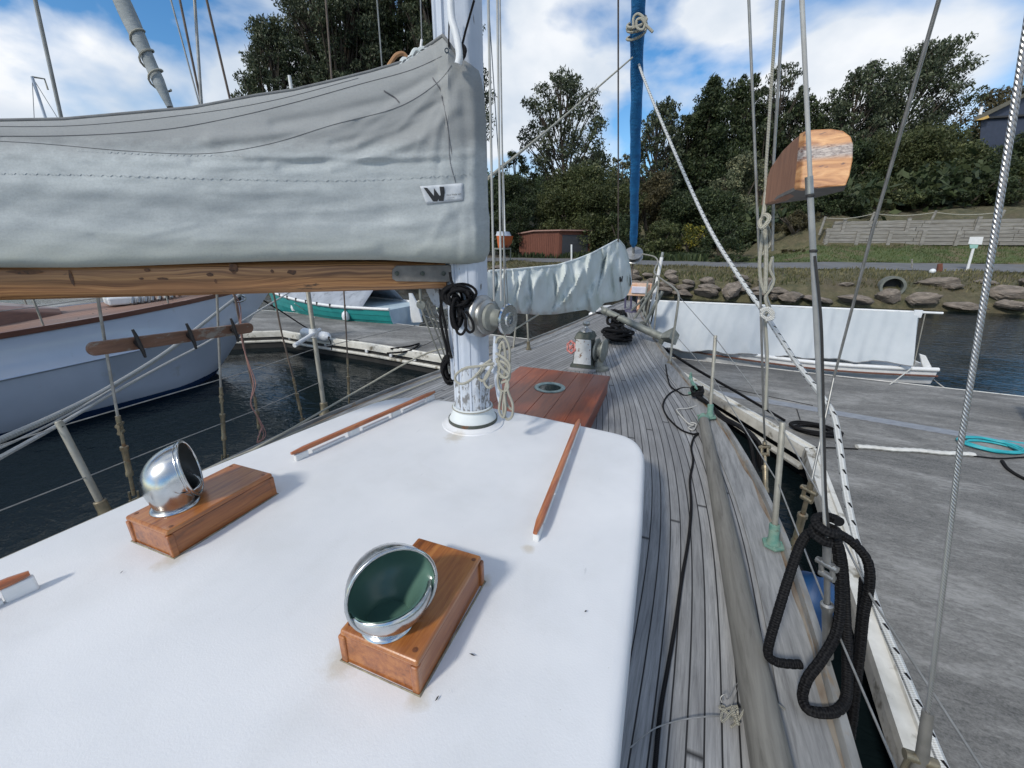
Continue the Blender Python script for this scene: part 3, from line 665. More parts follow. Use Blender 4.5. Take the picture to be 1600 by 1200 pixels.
for a_d in (235, 262, 292, 322):
    c_ = V((MX, MY, 0))+dv(math.radians(a_d))*.113; G().box((c_.x, c_.y, 2.33), (.012, .008, 1.25), (dv(math.radians(a_d)+math.pi/2), dv(math.radians(a_d)), V((0, 0, 1)))).build('mast_stave_seam', M['mast_worn'] if a_d % 2 else M['mast'], mast)
# ================================================================ rigging parts of the yacht
def turnbuckle(p, q, parent, m='bronze', s=1.0):
    p, q = V(p), V(q); d = (q-p).normalized(); Lt = (q-p).length; g = G()
    o = d.orthogonal().normalized(); o2_ = d.cross(o)
    g.tube([p-d*.0+o*(-.016*s), p+d*.05*s+o*(-.016*s)], .005*s, 6); g.tube([p+o*(.016*s), p+d*.05*s+o*(.016*s)], .005*s, 6)
    g.tube([p-o*.022*s, p+o*.022*s], .007*s, 8)
    g.tube([p+d*.03*s, p+d*.07*s, p+d*Lt*.32], [.008*s]*3, 8)
    g.lathe([(.009*s, 0), (.015*s, .004), (.015*s, .022*s), (.012*s, .03*s), (.0125*s, Lt*.30), (.016*s, Lt*.30+.01), (.016*s, Lt*.30+.03), (.009*s, Lt*.30+.035)], p+d*Lt*.30, d, n=12)
    g.tube([p+d*Lt*.62, p+d*Lt*.80], .0075*s, 8)
    k = p+d*Lt*.80
    for sg in (-1, 1): g.tube([k+o2_*(.014*s*sg), k+d*.055*s+o2_*(.014*s*sg)], .0065*s, 6)
    g.tube([k+d*.045*s-o2_*.026*s, k+d*.045*s+o2_*.026*s], .009*s, 8); g.tube([k+d*.01-o2_*.018*s, k+d*.01+o2_*.018*s], .010*s, 8)
    g.tube([k+d*.055*s, q], [.010*s, .010*s], 10)
    return g.build('turnbuckle', M[m], parent)
def shroud(pts, r, m='wire_plain', tb=None, name='shroud', n=8, ext=5.0, tbm='bronze', s=1.0, foot=True, label=None):
    P = [V(p) for p in pts]; e = P[-1]; dd = (P[-1]-P[-2]).normalized(); zt = e.z+ext
    path = P[:-1]+[e, e+dd*(ext/max(.2, dd.z))]
    if tb:
        a = P[0]; b = V(tb); path = [b]+P[1:-1]+path[-2:]
    o = G().tube(path, r, n).build(name, M[m], YR, label=label)
    if tb:
        turnbuckle(P[0], tb, o, tbm, s)
        if foot:
            f = P[0]; G().box((f.x, f.y, f.z-.05), (.012, .05, .13)).build('chainplate', M['bronze'], o, bevel=.003)
    return o
# port side shrouds (X is the distance abeam)
shroud([atX(211, 782, -2.9), atX(168, 560, -2.84), atX(152, 460, -2.80), atX(95, 181, -2.68), atX(55, 0, -2.6)], .0075, tb=atX(184, 650, -2.87), s=1.25)
shroud([atX(352, 722, -2.9), atX(343, 560, -2.84), atX(339, 460, -2.80), atX(315, 165, -2.66), atX(304, 0, -2.6)], .0075, tb=atX(345, 605, -2.87), s=1.15)
o = shroud([atX(408, 690, -2.9), atX(385, 560, -2.86), atX(366, 460, -2.82), atX(315, 165, -2.70), atX(281, 0, -2.62)], .006, 'wire_rusty', tb=atX(398, 620, -2.88), s=1.0)
pk = [atX(*q, -2.83) for q in ((362, 455), (372, 480), (378, 530), (388, 570), (396, 600), (392, 630), (404, 655), (412, 680), (402, 690), (410, 664))]
G().tube(spl(pk, 5), .004, 6).build('pink_cord', M['pink_cord'], o)
G().tube(spl([p+V((.01, .012*math.sin(i*2.1), 0)) for i, p in enumerate(pk)], 5), .003, 6).build('pink_cord', M['pink_cord'], o)
shroud([atX(474, 662, -2.88), atX(440, 520, -2.84), atX(426, 450, -2.80), atX(361, 162, -2.68), atX(323, 0, -2.6)], .0065, 'wire_rusty', tb=atX(458, 590, -2.86), s=1.0)
shroud([atX(546, 640, -2.84), atX(541, 520, -2.80), atX(537, 450, -2.78), atX(519, 134, -2.6), atX(509, 0, -2.5)], .0065, 'wire_rusty', tb=atX(543, 560, -2.8), s=1.0)
shroud([atX(*q) for q in ((600, 420, -2.2), (597, 105, -2.1), (589, 0, -2.05))], .0045, name='topping_lift')
shroud([atX(*q) for q in ((659, 200, -1.9), (659, 60, -1.9), (657, 0, -1.88))], .0045, name='lazy_jack')
shroud([atX(*q) for q in ((314, 300, -2.55), (312, 165, -2.5), (267, 0, -2.5))], .004, name='halyard')
# pinrail board lashed across the port shrouds, three black horn cleats
pa, pb_ = atX(133, 546, -2.79), atX(393, 511, -2.79); dd = (pb_-pa).normalized(); upv = V((.12, 0, 1)).normalized(); upv = (upv-dd*upv.dot(dd)).normalized(); nn = dd.cross(upv).normalized()
if nn.x < 0: nn = -nn
hw = .036; out = []
for j in range(9):
    t = math.pi/2+math.pi*j/8; out.append(pa+dd*.03+dd*(.03*math.cos(t))+upv*(hw*math.sin(t)))
for j in range(9):
    t = -math.pi/2+math.pi*j/8; out.append(pb_-dd*.03+dd*(.03*math.cos(t))+upv*(hw*math.sin(t)))
pr = G().slab(out, nn*.022).build('pinrail', M['old_wood'], YR, bevel=.004)
for px in (208, 290, 358):
    c = atX(px, lerp(546, 511, (px-133)/260)-2, -2.79)+nn*.022; g = G(); ax = (upv*.97-dd*.22).normalized()
    g.tube([c-ax*.085+nn*.03, c-ax*.045+nn*.036, c+nn*.03, c+ax*.045+nn*.036, c+ax*.085+nn*.03], [.007, .010, .013, .010, .007], 8)
    g.tube([c, c+nn*.03+ax*.02], .012, 8); g.tube([c, c+nn*.03-ax*.02], .012, 8); g.build('horn_cleat', M['black_plastic'], pr)
# mast side lines
for a, b, r, m in (((783, 470, 1.9), (777, 0, 1.9), .0055, 'wire_white'), ((789, 500, 2.0), (781, 0, 1.95), .004, 'wire_plain'), ((772, 470, 2.1), (763, 0, 2.0), .0065, 'wire_white'), ((795, 492, 2.4), (776, 200, 2.4), .003, 'wire_plain')):
    shroud([atY(*a), atY(*b)], r, m, name='halyard')
# black line down the mast to the coil
line([atY(741, 0, 1.98), atY(727, 50, 2.0), atY(721, 75, 2.0)], .005, 'lashing_line', 'black_line', YR)
G().tube(spl([atY(*q, 1.99) for q in ((713, 78), (716, 70), (724, 72), (727, 80), (722, 88), (716, 82), (720, 74), (726, 84), (722, 92))], 5), .008, 7).build('lashing_knot', M['black_line'], YR)
line([atY(702, 0, 2.0), atY(701, 90, 2.0)], .004, 'halyard', 'black_line', YR)
g = G(); g.tube(spl([atY(*q, 1.98) for q in ((704, 0), (706, 30), (713, 55), (718, 85), (716, 100))], 6), .017, 12); g.build('halyard_tube', M['white_plastic'], YR)
# inner stay and backstay lines ahead
shroud([atY(966, 378, 6.0), atY(966, 0, 4.6)], .008, 'wire_rusty', name='inner_stay', ext=7)
# starboard shrouds
CY = 1.39
shroud([atX(1197, 808, .725), atY(1193, 640, 2.45), atY(1187, 420, 2.4), atY(1170, 0, 2.3)], .0060, 'wire_plain', tb=atX(1195, 690, .71), s=1.35)
shroud([atX(1232, 888, .735), atD(1303, 590, 1.9), atD(1366, 350, 1.42), atD(1467, 0, 1.05)], .0052, 'wire_plain', tb=atX(1268, 752, .70), s=1.35, ext=4)
g = shroud([atX(1293, 1092, .74), atY(1289, 830, CY), atY(1283, 640, CY), atY(1267, 300, CY), atY(1253, 0, CY)], .0055, 'wire_white', tb=atY(1292, 848, CY), s=1.25, ext=5, tbm='steel')
G().tube([atY(1283, 650, CY), atY(1278, 540, CY), atY(1272, 420, CY), atY(1266, 306, CY), atY(1265, 292, CY)], [.0075, .0088, .0080, .0075, .0068], 14).build('shroud_tube', mat('grey_hose_cover', (.30, .31, .31), (.22, .23, .23), 12, rough=.5), g)
G().tube([atY(1265, 303, CY), atY(1264, 276, CY)], .0095, 14).build('hose_clamp', M['steel'], g)
for py in (306, 392): G().lathe([(.009, -.004), (.0105, 0), (.009, .004)], atY(1266 if py < 350 else 1271, py, CY), (0, 0, 1), n=14).build('black_tie', M['rubber'], g)
G().tube(spl([atY(*q) for q in ((1273, 400, 1.37), (1283, 500, 1.36), (1286, 600, 1.36), (1290, 760, 1.36), (1295, 830, 1.37))], 6), .0035, 7).build('cable', M['rubber'], g)
dp = [atD(1441, 1182, .93), atD(1447, 1135, .92), atD(1500, 700, .74), atD(1552, 380, .64), atD(1602, 60, .56)]
o = G().tube([atD(1450, 1112, .915)]+dp[2:]+[dp[-1]+(dp[-1]-dp[-2]).normalized()*4], .0045, 16).build('shroud', M['wire'], YR, label='thick laid wire shroud nearest the camera with swaged grey terminal')
g = G(); g.tube([dp[0]+V((0, 0, -.06)), dp[0], atD(1443, 1165, .925), atD(1450, 1112, .915)], [.0125, .0125, .0118, .0105], 18); g.build('swage_terminal', mat('grey_swage', (.24, .23, .21), (.17, .165, .15), 16, rough=.5, metal=.5), o)
q = dp[0]; g = G(); g.tube([q+V((-.03, 0, -.01)), q+V((.03, 0, -.01))], .012, 10); g.tube([q+V((-.02, 0, -.01)), q+V((-.02, 0, -.12))], .006, 8); g.tube([q+V((.02, 0, -.01)), q+V((.02, 0, -.12))], .006, 8); g.tube([q+V((0, 0, -.1)), V((.74, .95, 1.22))], .013, 10); g.build('turnbuckle', M['bronze'], o)
# halyards led to the starboard shroud, knot and splice
line([atY(1214, 0, 2.25), atY(1197, 262, 2.35), atY(1196, 330, 2.35)], .0065, 'halyard', 'cream_rope', YR, 8)
line([atY(1224, 0, 2.15), atY(1209, 250, 2.3), atY(1207, 392, 2.35)], .006, 'halyard', 'wire_plain', YR, 8)
kn = spl([atY(*q) for q in ((1197, 300, 2.35), (1193, 335, 2.33), (1187, 348, 2.30), (1192, 356, 2.27), (1202, 342, 2.27), (1196, 336, 2.3), (1189, 345, 2.33), (1197, 352, 2.36), (1204, 372, 2.36), (1201, 385, 2.36), (1190, 398, 2.36))], 6)
G().tube(kn, .010, 9).build('halyard_bight', M['cream_rope'], YR)
G().tube(spl([atY(*q, 2.35) for q in ((1193, 350), (1190, 380), (1187, 410), (1189, 440), (1195, 458))], 5), .008, 8).build('halyard_bight', M['cream_rope'], YR)
G().tube(spl([atY(*q, 2.35) for q in ((1196, 352), (1197, 400), (1196, 455))], 5), .010, 9).build('halyard_bight', M['cream_rope'], YR)
sp = [atY(*q, 2.35) for q in ((1207, 402), (1203, 420), (1209, 436), (1205, 450), (1196, 465), (1200, 485), (1196, 500), (1199, 560), (1196, 640))]
G().tube(spl(sp, 6), [.007]*(6*8+1), 8).build('spliced_tail', M['cream_rope'], YR)
G().tube(spl([p+V((.012*math.sin(i*1.7), 0, .004)) for i, p in enumerate(sp)], 6), .005, 7).build('spliced_tail', M['wire_plain'], YR)
# side-light board: fore-and-aft board with a cross panel, hung on the starboard shroud
D0, D1 = 1.36, 1.95
lf = [(1259, 204, D0), (1240, 218, 1.48), (1222, 236, 1.60), (1204, 262, 1.75), (1195, 288, 1.85), (1189, 321, D1), (1215, 314, 1.72), (1243, 297, 1.45), (1249, 292, 1.40)]
fl = lambda L_: [atD(*q) for q in L_]
P = fl(lf); c0, cN = P[0], P[5]; sideN = V((1, .0, 0))
def planar(L_, i0, i1, i2):
    A_, B_, C2 = [atD(*L_[k]) for k in (i0, i1, i2)]; nn_ = (B_-A_).cross(C2-A_); out_ = []
    for q in L_: r_ = ray(q[0], q[1]); out_.append(CAM+r_*((A_-CAM).dot(nn_)/r_.dot(nn_)))
    return out_
P = planar(lf, 0, 5, 8)
sb_ = G().slab(P, V((.035, .012, 0))).build('side_light_board', M['block_side'], YR, bevel=.004)
m, t, b = new_mat('flaking_varnish_panel'); _z = sep(t, coords(t, 'Object'))[2]; zb_ = atD(1300, 236, 1.31).z
_n = noise(t, coords(t, 'Object', (1, 1, 5)), 9, 5, .65, .6); _c = ramp(t, _n, [(.35, (.30, .12, .045)), (.5, (.52, .25, .10)), (.65, (.68, .38, .17))])
_d = math_(t, 'ABSOLUTE', math_(t, 'SUBTRACT', math_(t, 'ADD', _z, math_(t, 'MULTIPLY', _n, .03)), zb_+.015)); _f = ramp(t, _d, [(.012, 1.), (.026, 0.)]); _gc = ramp(t, noise(t, coords(t, 'Object', (1, 1, 4)), 60, 4, .7), [(.4, (.16, .13, .13)), (.6, (.48, .42, .38))])
_c = mixc(t, _f, _c, _gc); _c = mixc(t, ramp(t, noise(t, coords(t, 'Object', (1, 1, 2.5)), 16, 3, .5), [(.64, 0.), (.67, 1.)]), _c, (.15, .07, .05))
t.links.new(_c, b.inputs['Base Color']); b.inputs['Roughness'].default_value = .45; bump(t, b, _n, .5, .004); PANEL = m
rt = [(1259, 204, 1.35), (1275, 202, 1.33), (1300, 201, 1.31), (1318, 204, 1.30), (1330, 213, 1.29), (1334, 225, 1.29), (1333, 250, 1.29), (1328, 275, 1.295), (1322, 290, 1.30), (1290, 292, 1.32), (1263, 296, 1.34), (1250, 294, 1.36)]
G().slab(planar(rt, 0, 11, 5), V((-.01, .04, 0))).build('cross_panel', PANEL, sb_, bevel=.004)
G().slab([atD(1250, 294, 1.37), atD(1322, 291, 1.31), atD(1318, 298, 1.40), atD(1262, 312, 1.62), atD(1192, 321, 1.93)], V((0, 0, .012))).build('bottom_shelf', mat('grey_shelf', (.16, .15, .14), (.10, .095, .09), 14, rough=.7), sb_)
# ================================================================ forestay gear
fs0 = atY(990, 385, 9.55); fs1 = atY(997, 0, 6.85); fd = (fs1-fs0).normalized(); top = fs0+fd*((14-fs0.z)/fd.z)
g = G(); K = 150; Lf = (top-fs0).length; path = [fs0+fd*(Lf*i/K) for i in range(K+1)]
secs = []; a_ = fd.orthogonal().normalized(); b_ = fd.cross(a_)
for i, p in enumerate(path):
    r = (.075+.035*min(1, i/K*2.2)); sec = []
    for j in range(16):
        t = 2*math.pi*j/16; rr = r*(1+.05*math.sin(t-i*.55)+.05*math.sin(2*t-i*1.1+.6)+.02*math.sin(i*3.3+t*2))
        if i == 0: rr *= .5
        sec.append(p+(a_*math.cos(t)+b_*math.sin(t))*rr)
    secs.append(sec)
g.loft(secs); fst = g.build('furled_headsail', mat('blue_furling_cloth', (.015, .17, .42), (.010, .11, .29), 4, (1, 1, 3), .8, bmp=.6, bscale=14, bdist=.02), YR)
g = G(); db = fs0-fd*.32
g.lathe([(.05, .0), (.20, .01), (.205, .02), (.19, .035), (.09, .04), (.09, .10), (.19, .11), (.205, .125), (.20, .14), (.03, .15), (.03, .35)], db, fd, n=28); g.build('furling_drum', M['steel'], YR)
G().tube([V((-.9, 9.75, 1.5)), db], .02, 8).build('forestay', M['wire_rusty'], YR)
# rope turns round the furled sail
def turns(c, r, k, rr, m, nm, pitch=.03):
    n = int(k*16); G().tube([c+fd*(pitch*i/16)+(a_*math.cos(i*math.pi/8)+b_*math.sin(i*math.pi/8))*r for i in range(n+1)], rr, 7).build(nm, M[m], YR)
kc = atY(993, 50, 6.98); rf = .125
turns(atY(994, 64, 7.05), rf, 2, .017, 'cream_rope', 'sail_tie', .12)
turns(atY(995, 47, 6.95), rf, 2, .017, 'cream_rope', 'sail_tie', .05)
nk = [atY(*q, 6.8) for q in ((990, 45), (990, 28), (998, 22), (1008, 32), (1005, 46), (996, 44), (995, 32), (1003, 30), (1010, 40), (1016, 46), (1020, 50))]
G().tube(spl(nk, 6), .018, 8).build('sail_tie', M['cream_rope'], YR)
# bow clutter: grey iron bar (anchor shank) with a flared end, bow roller, navigation light
g = G(); pA, pB, pC = atY(946, 486, 6.6), atY(990, 507, 6.4), atY(1035, 527, 6.2)
g.tube([pA, pB, pC], [.05, .055, .06], 12); g.tube([pC-V((0, 0, 0)), pC+V((.16, -.1, .05))], [.06, .13], 4); g.ball(pA, .075, 10, sc=(1, 1, .8)); g.tube([pC, pC+V((-.02, .02, -.14))], [.06, .02], 6)
g.tube([pA, atY(930, 468, 8.0)], .025, 8)
g.build('anchor_shank', M['galv'], YR, bevel=.004)
nl = atY(1000, 452, 8.6); g = G(); g.box(nl, (.46, .25, .24)); g.tube([nl+V((0, 0, -.1)), nl+V((0, 0, -.5))], .03, 8)
o = g.build('bow_light', mat('faded_orange_lens', (.62, .32, .18), (.60, .50, .42), 5, rough=.4), YR, bevel=.05)
G().box(nl+V((.0, -.14, 0)), (.30, .03, .13)).build('light_lens', mat('pale_lens', (.62, .62, .68), (.5, .5, .6), 8, rough=.2), o, bevel=.01)
for a, b, r in (((1028, 440, 7.9), (990, 500, 8.0), .026), ((1022, 450, 8.2), (980, 492, 8.6), .022), ((1035, 455, 7.4), (1000, 520, 7.3), .03), ((1012, 440, 8.4), (1004, 500, 8.2), .016), ((1000, 470, 8.8), (1020, 520, 8.2), .022)): G().tube([atY(*a), atY(*b)], r, 8).build('bow_strut', M['galv'], YR); g = G(); g.ball(atY(1003, 508, 7.3), .07, 8); g.box(atY(1004, 511, 7.3), (.12, .12, .12)); g.build('bow_roller', M['galv'], YR, bevel=.004)
g = G()
for k in range(3): g.tube([atY(978+9*k, 455, 8.9), atY(976+9*k, 492, 8.9)], .02, 6)
g.ball(atY(985, 487, 8.6), .10, 8, sc=(1.4, 1, .7)); g.build('deck_gear', mat('purple_grey_gear', (.09, .08, .16), (.05, .05, .08), 8, rough=.6), YR)
# ================================================================ sail cover on the boom
TOP = [(-1400, 150), (-160, 190), (-60, 190), (0, 189), (100, 187), (200, 178), (300, 169), (400, 150), (460, 141), (520, 127), (580, 112), (630, 97), (660, 78), (692, 56), (700, 66), (712, 84), (722, 92), (735, 100), (750, 112), (757, 150), (760, 200), (761, 260), (763, 325), (765, 340)]
BOT = [(-1400, 432), (-160, 420), (0, 418), (120, 418), (200, 416), (330, 411), (420, 408), (520, 406), (600, 406), (650, 409), (690, 411), (720, 413), (745, 412), (757, 409), (762, 402), (765, 392)]
FOLD = [  # polyline, amplitude (m), width (px)
    ([(430, 195), (520, 178), (600, 158), (680, 118), (712, 95)], -.022, 9), ([(330, 215), (480, 205), (600, 175), (690, 125)], .020, 10),
    ([(440, 262), (560, 238), (640, 200), (700, 150), (718, 110)], -.020, 8), ([(520, 262), (600, 240), (660, 214), (712, 170)], .018, 8),
    ([(520, 225), (590, 212), (640, 190), (680, 165)], -.018, 6), ([(560, 222), (610, 205), (650, 186), (682, 170)], .016, 5),
    ([(380, 244), (520, 246), (640, 247), (735, 240)], .012, 5), ([(300, 252), (520, 256), (700, 252)], -.012, 6),
    ([(0, 214), (150, 232), (300, 238), (420, 222), (520, 190)], -.016, 9), ([(0, 240), (200, 252), (400, 252)], .010, 8),
    ([(0, 296), (300, 300), (520, 300), (690, 288)], .012, 14), ([(0, 330), (300, 345), (600, 335)], -.012, 22),
    ([(500, 330), (620, 318), (720, 300)], .010, 9), ([(560, 360), (680, 345), (750, 310)], .012, 10), ([(600, 385), (700, 372), (757, 345)], -.010, 8),
    ([(735, 130), (742, 220), (737, 300), (745, 380)], .010, 5), ([(722, 130), (728, 250), (722, 330)], -.012, 6), ([(700, 300), (720, 350), (715, 405)], -.010, 8),
    ([(450, 395), (560, 388), (650, 378)], .010, 9), ([(650, 395), (672, 380), (700, 330)], .008, 7)]
_rf = random.Random(31)
for _i in range(11):
    _a = math.radians(_rf.uniform(150, 262)); _r0, _r1 = _rf.uniform(20, 90), _rf.uniform(130, 260); _bx, _by = 718, 104
    if _a > math.radians(215): _r1 = min(_r1, 190)
    FOLD.append(([(_bx+math.cos(_a)*_r0, _by-math.sin(_a)*_r0), (_bx+math.cos(_a+.05)*(_r0+_r1)/2, _by-math.sin(_a+.05)*(_r0+_r1)/2), (_bx+math.cos(_a+.12)*_r1*1.1, _by-math.sin(_a+.12)*_r1)], _rf.choice((-1, 1))*_rf.uniform(.005, .009), _rf.uniform(3, 4.5)))
for _i in range(9):
    _x = _rf.uniform(0, 520); _y = _rf.uniform(255, 395); FOLD.append(([(_x, _y), (_x+90, _y+_rf.uniform(-7, 7)), (_x+_rf.uniform(140, 240), _y+_rf.uniform(-12, 12))], _rf.choice((-1, 1))*_rf.uniform(.003, .006), _rf.uniform(3.5, 6)))
def fold(x, y):
    d = 0
    for P_, a, wd in FOLD:
        best = 1e9
        for i in range(len(P_)-1):
            ax, ay = P_[i]; bx, by = P_[i+1]; l2 = (bx-ax)**2+(by-ay)**2; t = max(0, min(1, ((x-ax)*(bx-ax)+(y-ay)*(by-ay))/l2))
            dx, dy = x-ax-t*(bx-ax), y-ay-t*(by-ay); best = min(best, dx*dx+dy*dy)
        if best < (4*wd)**2: d += a*math.exp(-best/(wd*wd))
    d += .0025*math.sin(x*.05+y*.11)+.0018*math.sin(x*.021-y*.2+1)
    return d*.55
HWID = [(-160, .12), (0, .125), (300, .13), (600, .145), (680, .165), (725, .17), (745, .155), (757, .11), (765, .03)]
def cover_pt(px, s, side):
    yt, yb = interp(px, TOP), interp(px, BOT); y = lerp(yt, yb, s); wv = interp(px, HWID)
    kt = max(0, min(1, (px-672)/26)); pr = max(min(1, (max(0, s)/.42))**.62, kt*min(1, .82+s*3)) * (1 if s < .93 else max(0, 1-((s-.93)/.07)**2)**.5*.35+.65)
    if side > 0: return bp(px, y, -(wv*pr+.004+fold(px, y)*min(1, s*6)))
    return bp(px, y, wv*pr*.9+.004+.02*math.sin(px*.03)*pr)
cols = [-1400, -1100, -850, -650, -500, -400, -320, -260, -210]+list(np.arange(-160, 757, 4.0))+[757, 760, 763, 765]; R_ = 84
g = G()
for side in (1, -1):
    secs = [[cover_pt(px, k/R_, side) for k in range(R_+1)] for px in cols]
    g.loft(secs, closed=False, us=lambda i, j: (cols[i], lerp(interp(cols[i], TOP), interp(cols[i], BOT), j/R_)))
CVR = thing('mainsail_cover', 'grey canvas sail cover laced over the wooden boom and round the mast', 'sail cover', bp(400, 400))
m, t, b = new_mat('weathered_grey_canvas'); uv = coords(t, 'UV'); s = sep(t, uv)
n1 = noise(t, coords(t, 'UV', (.004, .02, 1)), 1.0, 6, .62); n2 = noise(t, coords(t, 'UV', (.03, .05, 1)), 1.0, 6, .7); n3 = noise(t, coords(t, 'UV', (.25, .28, 1)), 1.0, 3, .8)
c = ramp(t, math_(t, 'ADD', math_(t, 'MULTIPLY', n1, .6), math_(t, 'MULTIPLY', n2, .4)), [(.34, (.33, .36, .37)), (.66, (.52, .555, .555))])
upper = ramp(t, math_(t, 'ADD', s[1], math_(t, 'MULTIPLY', math_(t, 'SUBTRACT', n1, .5), 40)), [(0, 0.), (1, 1.)])
mr = t.nodes.new('ShaderNodeMapRange'); mr.inputs[1].default_value = 215; mr.inputs[2].default_value = 255; mr.inputs[3].default_value = .75; mr.inputs[4].default_value = 0
t.links.new(math_(t, 'ADD', s[1], math_(t, 'MULTIPLY', math_(t, 'SUBTRACT', n2, .5), 50)), mr.inputs[0])
c = mixc(t, mr.outputs[0], c, (.245, .25, .25))                       # sooty upper panels
mg = t.nodes.new('ShaderNodeMapRange'); mg.inputs[1].default_value = 352; mg.inputs[2].default_value = 415; mg.inputs[3].default_value = 0; mg.inputs[4].default_value = .55
t.links.new(math_(t, 'ADD', s[1], math_(t, 'MULTIPLY', math_(t, 'SUBTRACT', n2, .5), 60)), mg.inputs[0])
c = mixc(t, mg.outputs[0], c, (.27, .285, .215))                          # green algae along the foot
c = mixc(t, ramp(t, n3, [(.45, 0.), (.75, .3)]), c, (.19, .20, .20))
t.links.new(c, b.inputs['Base Color']); b.inputs['Roughness'].default_value = .9; bump(t, b, n3, .25, .003)
cv = g.build('cover_cloth', m, CVR)
seam_m = mat('dark_seam_tape', (.10, .10, .11), (.16, .16, .17), 30, rough=.9); st_m = mat('pale_stitching', (.44, .48, .49), (.34, .37, .38), 40, rough=.9)
def onc(x, y, up=.0015):
    yt, yb = interp(x, TOP), interp(x, BOT); s = (y-yt)/(yb-yt); p = cover_pt(x, max(.0, min(1, s)), 1); return p+(CAM-p).normalized()*up
def seam(pts, r, m_, nm, dash=None):
    P_ = spl([(a, b_, 0) for a, b_ in pts], 14); g = G()
    if dash is None: g.tube([onc(p.x, p.y) for p in P_], r, 5)
    else:
        acc = 0; 
        for i in range(len(P_)-1):
            a, b_ = P_[i], P_[i+1]; k = max(1, int((b_-a).length/dash))
            for q in range(k):
                u0 = a.lerp(b_, q/k); u1 = a.lerp(b_, (q+.55)/k); g.tube([onc(u0.x, u0.y+(1.2 if q % 2 else -1.2)), onc(u1.x, u1.y-(1.2 if q % 2 else -1.2))], r, 4, caps=False)
    g.build(nm, m_, cv)
seam([(-100, 212), (100, 212), (250, 203), (360, 184), (460, 160), (560, 132), (640, 110), (690, 88)], .0012, seam_m, 'seam')
seam([(-60, 218), (60, 224), (200, 236), (320, 240), (420, 225), (520, 195), (620, 168), (680, 132), (706, 102)], .0010, seam_m, 'seam')
seam([(-60, 197), (120, 196), (300, 178), (430, 156), (560, 122)], .0010, seam_m, 'seam')
seam([(690, 150), (700, 200), (703, 250), (712, 285)], .0013, seam_m, 'stitching', 6)
seam([(676, 122), (690, 145), (697, 185), (706, 240)], .0013, seam_m, 'stitching', 6)
seam([(-60, 270), (150, 274), (350, 280), (560, 282), (740, 272)], .0013, st_m, 'stitching', 5)
seam([(120, 235), (250, 242), (380, 243)], .0013, st_m, 'stitching', 5)
seam([(600, 142), (616, 152), (624, 160)], .0013, seam_m, 'stitching', 5)
# rolled top hem
G().tube([cover_pt(px, 0, 1)+V((0, 0, .001)) for px in cols[:-14]], .0075, 8).build('rolled_hem', mat('hem_cloth', (.20, .21, .215), (.14, .145, .15), 15, rough=.9), cv)
ey = onc(698, 79, .003); G().lathe([(.0105, 0), (.0105, .003), (.006, .003), (.005, 0)], ey, CAM-ey, n=16).build('eyelet', M['chrome'], cv)
# sewn maker's label
def text_mesh(txt, org, ux, uy, h, m_, parent, name, sx=1.0, thick=.0):
    cu = bpy.data.curves.new(name, 'FONT'); cu.body = txt; cu.size = 1; ob = bpy.data.objects.new(name+'_tmp', cu); COL.objects.link(ob)
    bpy.context.view_layer.update(); dg = bpy.context.evaluated_depsgraph_get(); me = bpy.data.meshes.new_from_object(ob.evaluated_get(dg))
    for v in me.vertices: v.co = org+ux*(v.co.x*h*sx)+uy*(v.co.y*h)
    COL.objects.unlink(ob); bpy.data.objects.remove(ob); me.materials.append(m_); o = bpy.data.objects.new(name, me); COL.objects.link(o); put(o, parent); return o
lab_m = mat('white_label_cloth', (.60, .63, .66), (.5, .53, .56), 30, rough=.8); ink = mat('black_label_ink', (.015, .017, .02), (.03, .032, .035), 20, rough=.8)
def patch(pts, up, m_, nm, parent, n=6):          # polygon in picture coords draped on the cover
    P_ = []
    for i in range(len(pts)):
        a, b_ = pts[i], pts[(i+1) % len(pts)]
        for k in range(n): P_.append((lerp(a[0], b_[0], k/n), lerp(a[1], b_[1], k/n)))
    return P_
lab = [(656, 291), (666, 319), (724, 313), (724, 286)]
g = G(); secs = []
for i in range(15):
    u = i/14; secs.append([onc(lerp(lerp(656, 724, u), lerp(666, 724, u), k/6), lerp(lerp(291, 286, u), lerp(319, 313, u), k/6), .004) for k in range(7)])
g.loft(secs, closed=False); lb = g.build('maker_label', lab_m, CVR, solid=.001)
def ip(u, v, up=.006):                              # u, v in the 1600x900 close-up of the label
    return onc(650+u/20, 280+v/20, up)
for poly in ([(235, 262), (350, 270), (560, 520), (560, 280), (740, 520), (770, 500), (735, 235), (880, 235), (900, 420), (862, 682), (722, 682), (690, 600), (668, 695), (535, 695)],):
    G().add([ip(*q) for q in poly], [(0, 1, 2, 13), (2, 12, 13), (2, 3, 4, 12), (4, 11, 12), (4, 10, 11), (4, 5, 10), (5, 9, 10), (5, 6, 7, 8), (5, 8, 9)], None, 0, False).build('printed_letter', ink, lb)
ux = (ip(1440, 480)-ip(960, 525)); L1 = ux.length; ux.normalize(); uy = (ip(960, 400)-ip(960, 525)).normalized()
text_mesh('Dave Waller sails', ip(955, 520, .009), ux, uy, L1/7.4, ink, lb, 'printed_words')
text_mesh('SAILMAKERS HOBART', ip(985, 600, .009), ux, uy, L1/20, ink, lb, 'printed_words')
text_mesh('PHONE 03 62', ip(985, 650, .009), ux, uy, L1/17, ink, lb, 'printed_words')
